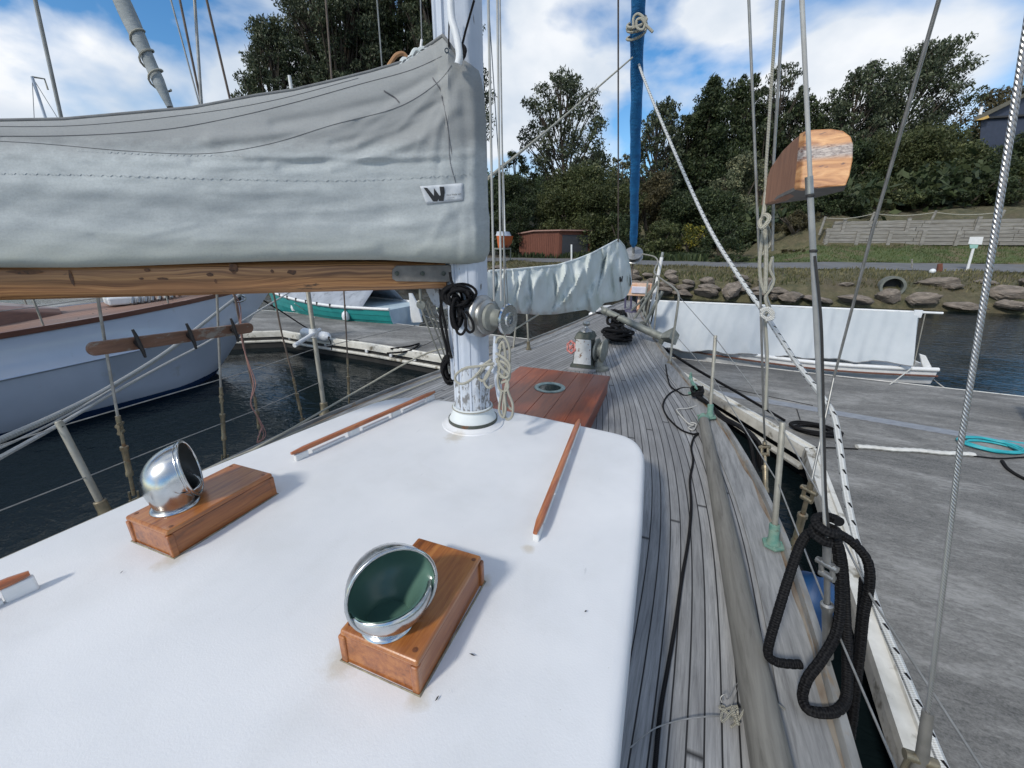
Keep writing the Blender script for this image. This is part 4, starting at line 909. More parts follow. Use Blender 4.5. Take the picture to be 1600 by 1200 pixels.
# loose sailcloth and twig poking out at the top
g = G()
for k in range(5):
    a = (620+k*9, 118-k*7); g.tube(spl([bp(a[0]-6, a[1]-2), bp(a[0]+2, a[1]-13-k % 2*5), bp(a[0]+14, a[1]-12)], 5), .012, 7)
g.build('bunched_sailcloth', M['canvas'], CVR)
G().tube(spl([bp(*q) for q in ((606, 106), (612, 96), (620, 86), (630, 84), (637, 92))], 5), .010, 7).build('folded_leaf_of_cloth', mat('tan_cloth', (.42, .24, .11), (.30, .16, .08), 14, rough=.8), CVR)
G().tube([bp(640, 92), bp(657, 78), bp(659, 62)], .006, 7).build('batten_end', M['white_paint'], CVR)
# ================================================================ staysail bag
T2 = [(700, 432), (765, 424), (800, 422), (830, 419), (870, 415), (900, 406), (925, 396), (940, 388), (955, 380), (966, 374), (975, 384), (981, 400), (985, 425), (986, 445)]
B2 = [(700, 470), (765, 484), (800, 489), (840, 492), (870, 491), (900, 486), (915, 484), (928, 489), (945, 473), (965, 470), (976, 466), (982, 458), (986, 448)]
D2 = lambda px: 1/lerp(1/2.75, 1/6.1, (px-700)/285.0)
_rb = random.Random(12); BF = [(705+_i*5.3+_rb.uniform(-3, 3), _rb.uniform(-.5, .25), _rb.choice((-1, 1, 1))*_rb.uniform(.010, .034), _rb.uniform(1.8, 5.5), _rb.uniform(-.2, .25), _rb.uniform(.45, 1.3)) for _i in range(56)]
BF += [(905, -1.6, .05, 6, .1, 1.0), (935, -1.5, -.04, 7, .1, .95), (955, -1.0, .04, 6, .05, .8), (840, -.6, .04, 5, .05, 1.1)]
def bagp(px, s, side):
    yt, yb = interp(px, T2), interp(px, B2); y = lerp(yt, yb, s); D = D2(px); wv = .05+.05*D/3
    if px > 970: wv *= max(.1, (986-px)/16)
    pr = math.sin(math.pi*min(1, .06+s*.94))**.5
    f = 0
    if side > 0:
        f = 0
        for k_, (x0_, sl, a_, w_, s0_, s1_) in enumerate(BF):
            xx = x0_+sl*(s-.3)*30+4*math.sin(s*5+k_); e_ = max(0, min(1, (s-s0_)*6))*max(0, min(1, (s1_-s)*4)); f += a_*math.exp(-((px-xx)/w_)**2)*e_
        f = (f*1.7+.006*math.sin(px*.4+s*3)*math.sin(px*.13-s*7)+.008*math.sin(px*.07+s*4))*D/3.2
    return atD(px, y, D+(-wv*pr-f if side > 0 else wv*pr))
cols2 = list(np.arange(700, 986.5, 1.6)); g = G()
for side in (1, -1): g.loft([[bagp(px, k/22, side) for k in range(23)] for px in cols2], closed=False)
BAG = thing('staysail_bag', 'pale wrinkled canvas bag over the small boom ahead of the mast', 'sail cover', atD(880, 490, 4))
bg_ = g.build('bag_cloth', mat('white_bag_canvas', (.60, .64, .63), (.50, .545, .52), 2.2, rough=.85, bmp=.2, bscale=60, c3=(.33, .37, .30), s3=3, lo3=.55, hi3=.8), BAG)
bq = lambda x, y: bagp(x, (y-interp(x, T2))/(interp(x, B2)-interp(x, T2)), 1)+(CAM-bagp(x, .5, 1)).normalized()*.02
G().add([bq(968, 433), bq(970, 432), bq(970.8, 436.5), bq(971.6, 434), bq(972.2, 437), bq(972, 431.5), bq(973.5, 431.2), bq(972.6, 440.2), bq(971.2, 440.3), bq(970.8, 438.6), bq(969.8, 440.5), bq(968.4, 440.3)], [(0, 1, 2, 10), (0, 10, 11), (2, 9, 10), (2, 3, 9), (3, 8, 9), (3, 4, 8), (4, 7, 8), (4, 5, 7), (5, 6, 7)], None, 0, False).build('printed_letter', ink, bg_)
G().tube([bagp(x, 0, 1) for x in cols2[40:]], .012, 6).build('bag_hem', M['canvas'], bg_)
# staysail sheet: down the port side from the bag
def rope(path, r, m, name, label, cat, group=None, n=8, smooth=6):
    o = G().tube(spl(path, smooth) if smooth else path, r, n).build(name, M[m]); return tag(o, label, cat, group)
rope([atD(842, 491, 3.6), atY(790, 524, 3.2), atY(765, 540, 2.9), atX(672, 550, -1.95), atX(560, 610, -2.35), atX(419, 690, -2.5), atX(320, 735, -2.6), V((-2.6, -1, 1.5))], .008, 'cream_rope', 'sheet_rope', 'thin cream sheet running aft along the port side deck below the boom', 'rope')
rope([atX(690, 588, -2.0), atX(560, 640, -2.45), atX(470, 672, -2.55), atX(400, 705, -2.62), V((-2.62, 0, 1.4))], .008, 'cream_rope', 'sheet_rope', 'second cream rope lying just under the thin sheet by the port rail', 'rope')
# ================================================================ loose gear on the yacht
dkr = lambda x, y, up=.012: dk(x, y, up)
# grey wooden spar lying along the starboard side deck
sA = dk(1100, 655, .05); sB = dk(1222, 1290, .05); dS = (sB-sA).normalized()
SP = thing('spare_spar', 'long grey weathered wooden spar lying on the starboard side deck', 'spar', sA)
g = G(); kk = 14; pth = [sA.lerp(sB, i/kk) for i in range(kk+1)]; pth = [V((p.x, p.y, deckz(p.x, p.y)+lerp(.040, .058, i/kk)+.002)) for i, p in enumerate(pth)]
g.tube(pth, [lerp(.040, .058, i/kk) for i in range(kk+1)], 24); g.build('spar_pole', M['spar_wood'], SP)
g = G(); p = pth[0]; g.lathe([(.042, .02), (.045, 0), (.045, -.05), (.030, -.055), (.026, -.10), (.012, -.11), (.001, -.11)], p, dS, n=20); g.tube([p-dS*.09+V((-.05, 0, 0)), p-dS*.09+V((.05, 0, 0))], .008, 8); g.build('spar_end_fitting', M['patina'], SP)
# thin black line looping over the side deck
bl = [(1040, 570), (1046, 600), (1060, 612), (1072, 618), (1088, 612), (1076, 606), (1062, 607), (1045, 616), (1036, 632), (1042, 650), (1062, 670), (1082, 678), (1091, 677), (1084, 684), (1080, 700), (1083, 720), (1078, 750), (1080, 790), (1076, 840), (1066, 900), (1056, 970), (1044, 1040), (1032, 1110), (1022, 1215)]
rope([dkr(x, y, .010) for x, y in bl], .0075, 'black_line', 'deck_line', 'thin black line looping over the planked side deck beside the roof', 'rope')
cl = []
for i in range(46):
    a = i*2*math.pi/11; c = dk(1088, 618, .02); cl.append(c+V((.05*math.cos(a)*(1+.2*math.sin(i)), .12*math.sin(a), .02+.055*(i/46)+.01*math.sin(i*1.7))))
rope(cl, .009, 'black_line', 'cleated_rope', 'black rope wound round the green bronze cleat by the rail', 'rope', smooth=3)
ml = [dkr(1092, 618, .03), dkr(1112, 636, .03), dkr(1128, 655, .04), V((.70, 3.45, 1.30)), V((.76, 3.2, 1.1)), V((.86, 2.9, .8)), V((1.3, 2.6, .45))]
rope(ml, .016, 'black_rope', 'mooring_rope', 'short thick black mooring rope over the rail by the green cleat', 'rope')
wcd = [(1088, 634), (1075, 638), (1060, 639), (1058, 642), (1066, 652), (1076, 662), (1084, 664), (1076, 668), (1083, 672), (1088, 663), (1079, 660)]
rope([dkr(x, y, .01) for x, y in wcd], .006, 'white_rope', 'cord', 'short white cord lying beside the end of the grey spar', 'rope')
for k_ in range(3): rope([dkr(1086+k_*2, 614+k_*3, .03+k_*.012), dkr(1104, 628, .03+k_*.015), dkr(1120, 642, .03+.01*k_), dkr(1131, 652, .04+.01*k_), V((.745+.01*k_, 3.42-k_*.05, 1.29)), V((.80, 3.3-k_*.05, 1.1))], .016, 'black_rope', 'rail_rope', ['upper black rope turn leading from the green cleat over the rail', 'middle black rope turn leading from the green cleat over the rail', 'lowest black rope turn leading from the green cleat over the rail'][2-k_], 'rope')
# bow mooring line to the right-hand pontoon
rope([atY(930, 488, 8.3), dkr(975, 497, .06), atY(1015, 528, 6.95), atY(1078, 571, 6.1), atY(1150, 612, 6.0), at(1226, 657, .45)], .019, 'black_rope', 'mooring_line', 'long black mooring line from the bow down to the grey pontoon', 'rope')
# heap of black rope beside the windlass
hp = []; c = dk(966, 541, .0)
for i in range(120):
    a = i*.62; r = .11+.07*math.sin(i*.37)+.04*math.sin(i*1.9); hp.append(c+V((r*math.cos(a)*1.1-.05, r*math.sin(a)*1.6+.25, .03+.10*abs(math.sin(i*.23))+.15*(i/140)*abs(math.cos(i*.11)))))
rope(hp, .020, 'black_rope', 'rope_heap', 'tangled heap of black rope on the foredeck beside the windlass', 'rope', smooth=3)
hp = []; c = dk(957, 528, .0)
for i in range(50):
    a = i*.55; r = .10+.05*math.sin(i*.9); hp.append(c+V((r*math.cos(a), r*math.sin(a)*1.2+.3, .16+.20*abs(math.sin(i*.31)))))
rope(hp, .022, 'black_rope', 'rope_heap', 'smaller coil of black rope piled up by the grey anchor shank', 'rope', smooth=3)
hp = []; c = dk(950, 522, .0)
for i in range(26):
    a = i*.8; r = .10+.08*math.sin(i*.7); hp.append(c+V((r*math.cos(a)+.03*i*.2, r*math.sin(a)+.3, .24+.04*math.sin(i*.6))))
rope(hp, .016, 'cream_rope', 'rope_tail', 'loose cream rope tail on the black heap at the bow', 'rope', smooth=3)
# heavy black braided rope hung on the starboard shroud
RB = []
h0 = (1290, 826, 1.39)
wr = [atY(*h0)+V((.030*math.cos(a), .030*math.sin(a), .035-.013*a/2.2)) for a in [j*.6 for j in range(20)]]
l1 = [atD(*q) for q in ((1284, 834, 1.42), (1266, 832, 1.40), (1250, 852, 1.39), (1233, 900, 1.38), (1216, 955, 1.38), (1203, 1000, 1.40), (1200, 1022, 1.42), (1210, 1033, 1.42), (1228, 1037, 1.42), (1251, 1038, 1.42))]
l2 = [atD(q[0], q[1], min(q[2], 1.5/(.33+max(.1, (q[1]-600)/630)*.944)-.035)) for q in ((1288, 822, 1.39), (1304, 840, 1.36), (1311, 880, 1.37), (1313, 940, 1.40), (1306, 990, 1.40), (1284, 1030, 1.38), (1262, 1060, 1.37), (1254, 1088, 1.37), (1262, 1108, 1.37), (1285, 1114, 1.38), (1308, 1110, 1.39), (1322, 1090, 1.40), (1324, 1040, 1.41), (1321, 960, 1.42), (1316, 880, 1.42), (1306, 840, 1.42))]
l3 = [atD(*q) for q in ((1286, 828, 1.40), (1306, 832, 1.38), (1330, 846, 1.38), (1352, 870, 1.38), (1359, 895, 1.38), (1357, 925, 1.40), (1350, 960, 1.42), (1345, 1010, 1.46), (1338, 1070, 1.5), (1332, 1130, 1.55))]
l4 = [atD(*q) for q in ((1350, 905, 1.44), (1346, 960, 1.46), (1340, 1020, 1.50), (1334, 1090, 1.54), (1330, 1150, 1.6))]
RR = thing('hanging_rope', 'thick black braided rope hung in loops on the starboard shroud', 'rope', l2[9])
def braid(path, r, n=20, tw=.05):
    P_ = spl(path, 14); L_ = [0]
    for i in range(1, len(P_)): L_.append(L_[-1]+(P_[i]-P_[i-1]).length)
    # resample finely and swell the strands so the braid is real relief
    tot = L_[-1]; k = int(tot/.004); out = []; j = 0
    for i in range(k+1):
        d = tot*i/k
        while j < len(L_)-2 and L_[j+1] < d: j += 1
        t = (d-L_[j])/max(1e-6, L_[j+1]-L_[j]); out.append(P_[j].lerp(P_[j+1], t))
    g = G(); o = len(g.v); g.tube(out, r, n)
    for i in range(len(out)):
        for q in range(n):
            v = V(g.v[i*n+q]); c = out[i]; u = i*.004; a = 2*math.pi*q/n
            h = max(abs(math.sin(math.pi*u/tw*2+a*2)), abs(math.sin(math.pi*u/tw*2-a*2)))
            g.v[i*n+q] = tuple(c+(v-c)*(.62+.42*h))
    return g
for nm, p_, r in (('rope_bight', l1, .0150), ('rope_bight', l2, .0160), ('rope_bight', l3, .0150), ('rope_bight', l4, .0145), ('rope_hitch', wr, .0150)): braid(p_, r).build(nm, M['black_rope'], RR)
# white rope with black flecks from the furled sail aft along the starboard side
fk = [(990, 74, 6.3), (1005, 120, 5.6), (1040, 205, 4.7), (1100, 340, 3.7), (1150, 425, 3.0), (1196, 492, 2.62), (1240, 560, 2.3), (1285, 620, 2.05), (1303, 650, 1.95), (1312, 700, 1.86), (1322, 770, 1.76), (1342, 860, 1.64), (1374, 960, 1.52), (1412, 1050, 1.42), (1450, 1140, 1.32), (1488, 1230, 1.24)]
P_ = spl([atD(*q) for q in fk], 7); g = G(); g.tube(P_, [lerp(.017, .0135, min(1, i/50)) for i in range(len(P_))], 12)
o = g.build('flecked_rope', M['fleck_rope']); tag(o, 'white rope with black flecks running aft from the blue furled sail', 'rope')
rope([atY(988, 90, 7.0), atD(880, 183, 4.2), atD(762, 279, 2.62)], .011, 'cream_rope', 'tie_rope', 'taut cream rope from the blue furled sail back to the mast', 'rope', smooth=5)
G().tube(spl([atY(*q, 2.3) for q in ((1188, 486), (1200, 482), (1208, 490), (1200, 498), (1190, 492), (1198, 484), (1208, 496), (1196, 500))], 5), .009, 7).build('rope_lashing', M['white_rope'], o)
# black coil on the mast, black coil on the halyard to its left, white coil on the cleat
def coil(c, rx, rz, n, r, m, name, label, turns=9, seed=1, fwd=V((.45, -.89, 0)), tails=()):
    rnd = random.Random(seed); right = V((.89, .45, 0)); T = thing(name, label, 'rope coil', c)
    P_ = []
    for i in range(turns*10):
        a = 2*math.pi*i/10; k = i//10; s1 = 1-.35*rnd.random() if i % 10 == 0 else s1
        P_.append(c+right*(rx*s1*math.cos(a)+.2*rx*math.sin(k*1.3))+V((0, 0, rz*s1*math.sin(a)+.15*rz*math.cos(k*2.1)))+fwd*(.05*math.sin(k*1.7+a)+.004*k))
    G().tube(spl(P_, 3), r, 7).build('coiled_turns', M[m], T)
    for t_ in tails: G().tube(spl(t_, 6), r, 7).build('hanging_bight', M[m], T)
    return T
cM = atY(716, 462, 2.02)
tl = [[atY(*q, 1.96) for q in L_] for L_ in (
    ((722, 485), (727, 497), (728, 512), (722, 522), (715, 520), (712, 508), (718, 492)), ((728, 486), (738, 502), (740, 515), (733, 519), (727, 510), (728, 496)),
    ((706, 470), (704, 490), (707, 508), (713, 512), (718, 500), (714, 480)), ((714, 452), (706, 440), (703, 425)), ((712, 478), (708, 500), (714, 516), (719, 500)), ((710, 478), (705, 498), (709, 512), (716, 505), (716, 480)))]
coil(cM, .085, .055, 9, .0075, 'black_line', 'rope_coil', 'black coil of thin line hung on the front of the white mast', 13, 3, tails=tl)
coil(atY(714, 485, 2.0), .03, .10, 9, .0075, 'black_line', 'rope_coil', 'narrow hank of black line dangling below the coil on the mast', 8, 5)
cN_ = atX(702, 576, -1.28)
coil(cN_, .045, .085, 9, .0085, 'black_line', 'rope_coil', 'black hank of rope hanging left of the mast above the side deck', 10, 8, tails=[[atY(*q, 2.05) for q in ((688, 452), (690, 480), (696, 510), (702, 545), (706, 560))], [atY(*q, 2.05) for q in ((690, 470), (688, 500), (697, 540), (700, 560))]])
wt = [[atY(*q) for q in L_] for L_ in (
    ((775, 536, 2.0), (779, 528, 2.0), (789, 528, 2.0), (796, 545, 2.0), (796, 570, 2.0), (792, 600, 1.98), (790, 625, 1.97), (797, 638, 1.97), (803, 640, 1.97)),
    ((779, 545, 2.0), (786, 535, 2.0), (790, 560, 1.99), (788, 590, 1.98)), ((783, 540, 2.0), (779, 570, 1.99), (784, 600, 1.98)),
    ((776, 565, 1.97), (786, 566, 1.96), (795, 575, 1.96), (796, 590, 1.96), (790, 605, 1.96), (786, 640, 1.96), (792, 655, 1.96), (800, 650, 1.96), (801, 632, 1.96), (794, 612, 1.96), (791, 590, 1.96)),
    ((772, 568, 1.96), (750, 572, 1.94), (728, 575, 1.93), (713, 585, 1.93), (712, 595, 1.92), (722, 600, 1.91), (735, 594, 1.92), (748, 582, 1.93), (756, 570, 1.95), (768, 562, 1.96)),
    ((765, 566, 1.96), (752, 580, 1.94), (748, 590, 1.94), (754, 595, 1.93), (762, 588, 1.94), (768, 572, 1.95)), ((770, 572, 1.95), (758, 590, 1.94), (758, 600, 1.93), (764, 606, 1.93), (768, 602, 1.94)),
    ((783, 570, 1.96), (778, 590, 1.96), (780, 606, 1.96), (787, 612, 1.96), (794, 606, 1.96), (792, 596, 1.96), (784, 598, 1.96)), ((784, 612, 1.95), (780, 640, 1.95), (786, 652, 1.95), (790, 640, 1.95), (788, 615, 1.95)),
    ((775, 560, 1.96), (785, 575, 1.95), (795, 585, 1.95), (789, 590, 1.95), (777, 580, 1.96)), ((775, 552, 1.97), (788, 560, 1.96), (797, 572, 1.96), (793, 590, 1.96), (781, 588, 1.96)))]
WC = thing('rope_coil', 'cream rope hanging in loops from the pale cleat on the mast', 'rope coil', wt[0][4])
for q in wt: G().tube(spl(q, 7), .0075, 9).build('rope_loop', M['cream_rope'], WC)
# tackle left of the mast
TK = thing('rope_tackle', 'cream rope tackle with a small grey block left of the mast', 'tackle', atX(703, 596, -1.5))
for P3 in (((654, 470), (676, 530), (705, 597)), ((664, 474), (688, 535), (708, 597)), ((668, 470), (692, 530), (709, 590)), ((700, 500), (706, 530), (707, 560))): G().tube([atX(x, y, lerp(-1.32, -1.5, (y-470)/127)) for x, y in P3], .0055, 7).build('tackle_fall', M['cream_rope'], TK)
c = atX(658, 476, -1.32); g = G(); g.lathe([(.001, -.012), (.024, -.012), (.027, 0), (.024, .012), (.001, .012)], c, (.5, -.86, 0), n=16); g.tube([c, c+V((0, 0, .09))], .009, 8); g.build('tackle_block', M['galv'], TK)
g = G(); c = dk(705, 600, .03); g.lathe([(.001, -.012), (.026, -.012), (.03, 0), (.026, .012), (.001, .012)], c+V((0, 0, .05)), (.5, -.86, 0), n=16); g.tube([c, c+V((0, 0, .06))], .012, 8); g.build('tackle_block', M['galv'], TK)
# split pin wires and cord on the starboard deck
def wirebit(pts, r, m='wire_plain'): return G().tube(spl([dkr(x, y, u) for x, y, u in pts], 6), r, 6)
ST = thing('wire_offcut', 'tangle of thin seizing wire and cord on the side deck planks', 'wire', dk(1136, 1110))
wirebit([(1128, 1098, .03), (1126, 1090, .04), (1132, 1085, .05), (1137, 1092, .04), (1150, 1070, .04), (1180, 1040, .03), (1208, 1012, .02)], .0016).build('seizing_wire', M['wire_plain'], ST)
wirebit([(1138, 1120, .01), (1146, 1095, .03), (1158, 1060, .03)], .0014).build('seizing_wire', M['wire_plain'], ST)
wirebit([(1130, 1118, .01), (1100, 1120, .03), (1060, 1126, .025), (1020, 1140, .02), (985, 1168, .01)], .0022).build('seizing_wire', M['wire_plain'], ST)
wirebit([(1142, 1136, .01), (1152, 1128, .02), (1165, 1108, .07), (1185, 1097, .08), (1208, 1097, .06), (1226, 1108, .01)], .0034).build('cord_tail', M['cream_rope'], ST)
g = G(); c = dk(1138, 1118, .012); rnd = random.Random(4)
g.tube(spl([c+V((rnd.uniform(-.03, .03), rnd.uniform(-.04, .04), rnd.uniform(0, .03))) for _ in range(20)], 4), .0035, 6); g.build('cord_knot', M['cream_rope'], ST)
# blue fender hung outside the starboard rail
fa = V((.90, 2.15, 1.10)); FN = thing('fender', 'blue cylindrical fender hung outside the starboard rail', 'fender', fa-V((0, 0, .6)))
G().lathe([(.02, 0), (.04, -.03), (.11, -.08), (.135, -.14), (.135, -.65), (.10, -.74), (.03, -.78)], fa, n=20).build('fender_body', M['blue_fender'], FN)
G().tube([fa, V((.78, 2.2, 1.27))], .006, 6).build('fender_lanyard', M['black_line'], FN)
# dirt specks: small leaves and chips on the roof
for i, (x, y, s1) in enumerate(((738, 1023, .010), (683, 1091, .005), (703, 1081, .004), (915, 955, .004), (190, 894, .004))):
    p = at(x, y, 1.640); a = i*1.3
    o = G().slab([p+V((math.cos(a)*s1, math.sin(a)*s1*1.6, 0)), p+V((-.002, .002, 0)), p+V((-math.cos(a)*s1, -math.sin(a)*s1*1.6, 0)), p+V((.002, -.002, 0))], .001).build('dead_leaf', M['rubber'])
    tag(o, ['small dark leaf on the roof right of the front vent box', 'dark chip on the roof beside the corner of the front vent box', 'tiny dark crumb on the roof by the front vent box', 'tiny dark crumb near the right edge of the roof', 'tiny dark crumb on the roof below the left vent box'][i], 'leaf')
# ================================================================ water and pontoons
m, t, b = new_mat('harbour_water'); b.inputs['Base Color'].default_value = (.006, .011, .013, 1); b.inputs['Roughness'].default_value = .03; b.inputs['IOR'].default_value = 1.33
v1 = noise(t, coords(t, 'Object', (1, 1.6, 1)), 2.6, 3, .5, .6); v2 = noise(t, coords(t, 'Object', (1, 1.8, 1)), 9, 3, .5, .8)
calm = ramp(t, noise(t, coords(t, 'Object'), .22, 2), [(.42, .25), (.6, 1.)])
hgt = math_(t, 'MULTIPLY', math_(t, 'ADD', v1, math_(t, 'MULTIPLY', v2, .35)), calm); b.inputs['Specular IOR Level'].default_value = .24; bump(t, b, hgt, .6, .06); M['water'] = m
struct(G().add([(-900, -300, 0), (900, -300, 0), (900, 900, 0), (-900, 900, 0)], [(0, 1, 2, 3)], None, 0, False).build('water', m))
m, t, b = new_mat('weathered_concrete'); v = coords(t, 'Object')
bigs = noise(t, coords(t, 'Object', (.55, 1.5, 1), rot=(0, 0, .12)), 1.1, 6, .66, .5); fine = noise(t, coords(t, 'Object', (2.2, 6, 3), rot=(0, 0, .6)), 5, 6, .8, .8); sp = noise(t, v, 80, 3, .7)
c = ramp(t, math_(t, 'ADD', math_(t, 'MULTIPLY', bigs, .6), math_(t, 'MULTIPLY', fine, .4)), [(.39, (.06, .061, .06)), (.5, (.145, .143, .136)), (.61, (.30, .297, .285))])
c = mixc(t, ramp(t, sp, [(.4, 0.), (.7, .4)]), c, (.30, .30, .29)); scratch = ramp(t, noise(t, coords(t, 'Object', (.8, 22, 1), rot=(0, 0, .5)), 1.2, 5, .7, .8), [(.66, 0.), (.70, .7)])
c = mixc(t, scratch, c, (.36, .36, .35)); t.links.new(c, b.inputs['Base Color']); b.inputs['Roughness'].default_value = .88; bump(t, b, math_(t, 'ADD', fine, math_(t, 'MULTIPLY', sp, .6)), .6, .006); M['concrete'] = m
m, t, b = new_mat('weathered_concrete_bright'); M['edge_white'] = mat('white_dock_edging', (.70, .69, .64), (.54, .53, .48), 5, rough=.6, bmp=.2, c3=(.17, .15, .11), s3=4, lo3=.56, hi3=.68)
ZD = .42
dq = lambda x, y: at(x, y, ZD)
def pontoon(pts, label, edges):
    T = thing('pontoon', label, 'pontoon', (pts[0].x, pts[0].y, -.2))
    G().slab([V((p.x, p.y, ZD-.10)) for p in pts], .10).build('pontoon_deck', M['concrete'], T)
    c_ = sum((p for p in pts), V((0, 0, 0)))/len(pts); G().slab([V((p.x+(c_.x-p.x)*.045, p.y+(c_.y-p.y)*.03, -.3)) for p in pts], ZD+.19).build('pontoon_float', M['rubber'], T)
    for k_e, P_ in enumerate(edges):
        def off(P_, d, z):
            r = []
            for i in range(len(P_)):
                a = P_[max(0, i-1)]; b_ = P_[min(len(P_)-1, i+1)]; t_ = (b_-a).normalized(); r.append(V((P_[i].x+t_.y*d, P_[i].y-t_.x*d, z)))
            return r
        prof = [(-.09, ZD+.002), (-.09, ZD+.035), (-.05, ZD+.038), (-.045, ZD+.018), (.0, ZD+.018), (.006, ZD+.030), (.045, ZD+.030), (.05, ZD-.02), (.05, ZD-.11), (.012, ZD-.12)]
        rows = [off(P_, d, z) for d, z in prof]; G().loft([[r[i] for r in rows] for i in range(len(P_))], closed=True, sm=False).build('dock_edging', M['edge_white'], T)
        if k_e == 1: continue
        rows = [off(P_, d, z) for d, z in ((.0, ZD-.2), (.06, ZD-.2), (.07, ZD-.23), (.06, ZD-.26), (0, ZD-.26))]; G().loft([[r[i] for r in rows] for i in range(len(P_))], closed=True, sm=False).build('rubbing_strip', M['edge_white'], T)
    return T
A_, C_, E_ = at(1000, 548, ZD), at(1263, 703, ZD), at(1432, 1195, ZD)
F0, F1 = at(1050, 559, ZD), at(1600, 620, ZD); fdir = (F1-F0).normalized(); FAR = F1+fdir*9
Rr = pontoon([A_, C_, E_, E_+(E_-C_).normalized()*3, V((14, -2, ZD)), FAR, F0], 'wide grey concrete pontoon alongside the starboard side', [[A_, C_], [C_, E_, E_+(E_-C_).normalized()*3]][::1])
# far edge trim and the pale joint strip
G().tube([F0+V((0, .03, -.03)), FAR+V((0, .03, -.03))], .035, 8).build('dock_edging', M['edge_white'], Rr)
j0, j1 = dq(1108, 612), dq(1600, 696); jd = (j1-j0).normalized(); js = jd.cross(V((0, 0, 1)))
G().box(V((0, 0, ZD+.006))+V(((j0.x+j1.x)/2+jd.x*2, (j0.y+j1.y)/2+jd.y*2, 0)), ((j1-j0).length+4, .20, .008), (jd, js, V((0, 0, 1)))).build('joint_strip', mat('scuffed_metal_strip', (.33, .35, .38), (.22, .23, .25), 9, (1, 4, 1), .5, .3, bmp=.5), Rr)
for a, b_ in (((1120, 603), (1270, 634)), ((1245, 640), (1250, 656))): G().tube([dq(*a)+V((0, 0, .003)), dq(*b_)+V((0, 0, .003))], .008, 5).build('slab_joint', M['rubber'], Rr)
Lp = [dq(*q) for q in ((250, 528), (380, 521), (440, 519), (480, 526), (580, 540), (700, 560))]; ld = (Lp[-1]-Lp[-2]).normalized(); Lp.append(Lp[-1]+ld*1.6)
LF = [dq(835, 531), dq(700, 515), dq(560, 499), dq(430, 486), dq(300, 478)]
Lr_ = pontoon(Lp+[dq(837, 534)]+LF[0:], 'grey concrete pontoon beyond the bow on the port side', [Lp])
G().tube([p+V((0, .03, -.03)) for p in LF], .035, 8).build('dock_edging', M['edge_white'], Lr_)
for px in (452, 508, 572, 610, 647): 
    p = at(px, 528+(px-452)*.17, .28); G().box(p+V((.02, .0, -.0)), (.07, .05, .07)).build('edge_bracket', M['white_plastic'], Lr_, bevel=.005)
# things lying on the pontoons
def oncoil(px, py, rx, ry, n, r, m, name, label, cat='rope coil', z=ZD, seed=2, wob=.12, tail=None):
    rnd = random.Random(seed); c = at(px, py, z); P_ = []
    for k in range(n):
        s1 = 1-.28*rnd.random(); ox, oy = rnd.uniform(-wob, wob)*rx, rnd.uniform(-wob, wob)*ry
        for j in range(12):
            a = 2*math.pi*j/12; P_.append(c+V((rx*s1*math.cos(a)+ox, ry*s1*math.sin(a)+oy, r+rnd.uniform(0, .01)+r*1.1*(k*.6))))
    if tail: P_ += [at(x, y, z)+V((0, 0, r)) for x, y in tail]
    return rope(P_, r, m, name, label, cat, smooth=4)
M['cyan_hose'] = mat('turquoise_hose', (.03, .38, .42), (.02, .30, .35), 14, rough=.4)
oncoil(1272, 676, .26, .17, 7, .013, 'black_line', 'rope_coil', 'flat black rope coil on the pontoon behind the starboard shrouds', seed=11, wob=.22)
oncoil(1545, 699, .30, .21, 5, .011, 'cyan_hose', 'hose_coil', 'turquoise hose coiled on the grey pontoon at the right', 'hose', wob=.07, tail=[(1560, 690), (1600, 694), (1640, 698)])
rope([dq(*q)+V((0, 0, .012)) for q in ((1263, 704), (1275, 701), (1300, 701), (1340, 703))], .008, 'black_line', 'chafe_line', 'black line leading to the white chafe sleeve on the pontoon', 'rope')
rope([dq(*q)+V((0, 0, .014)) for q in ((1520, 714), (1560, 718), (1600, 716), (1650, 715))], .009, 'black_line', 'chafe_line', 'black line leaving the right end of the white chafe sleeve', 'rope')
rope([dq(*q)+V((0, 0, .014)) for q in ((1565, 722), (1575, 735), (1600, 750), (1640, 765))], .016, 'black_line', 'power_cable', 'short black cable on the pontoon below the turquoise hose', 'cable')
a, b_ = dq(1338, 700), dq(1522, 713); g = G(); g.tube([a.lerp(b_, i/30)+V((0, .01*math.sin(i*.5), .02)) for i in range(31)], [.020+.005*(i % 2) for i in range(31)], 9, sx=1.6)
tag(g.build('chafe_sleeve', mat('white_ribbed_sleeve', (.64, .64, .61), (.5, .5, .47), 12, rough=.6)), 'long white ribbed chafe sleeve lying on the grey pontoon', 'sleeve')
pp_ = dq(1612, 668); T = thing('power_pedestal', 'pale blue grey pedestal at the right edge of the pontoon', 'pedestal', pp_)
G().box(pp_+V((.08, 0, .35)), (.18, .16, .7)).build('pedestal_body', mat('pale_blue_plastic', (.42, .50, .55), (.36, .43, .48), 6, rough=.4), T, bevel=.02)
G().box(pp_+V((.08, 0, .74)), (.20, .18, .07)).build('pedestal_cap', M['white_plastic'], T, bevel=.02)
fa, fb = at(474, 519, ZD+.10), at(512, 527, ZD+.10); T = thing('fender', 'white cylindrical fender resting on the edge of the port pontoon', 'fender', fa-V((0, 0, .1)))
dd = (fb-fa).normalized(); G().lathe([(.02, -.06), (.10, 0), (.125, .06), (.125, (fb-fa).length-.06), (.10, (fb-fa).length), (.03, (fb-fa).length+.05)], fa, dd, n=18).build('fender_body', M['white_plastic'], T)
G().tube([fb, fb+dd*.1+V((0, 0, -.1)), fb+dd*.12+V((0, -.02, -.3))], .012, 6).build('fender_lanyard', M['black_line'], T)
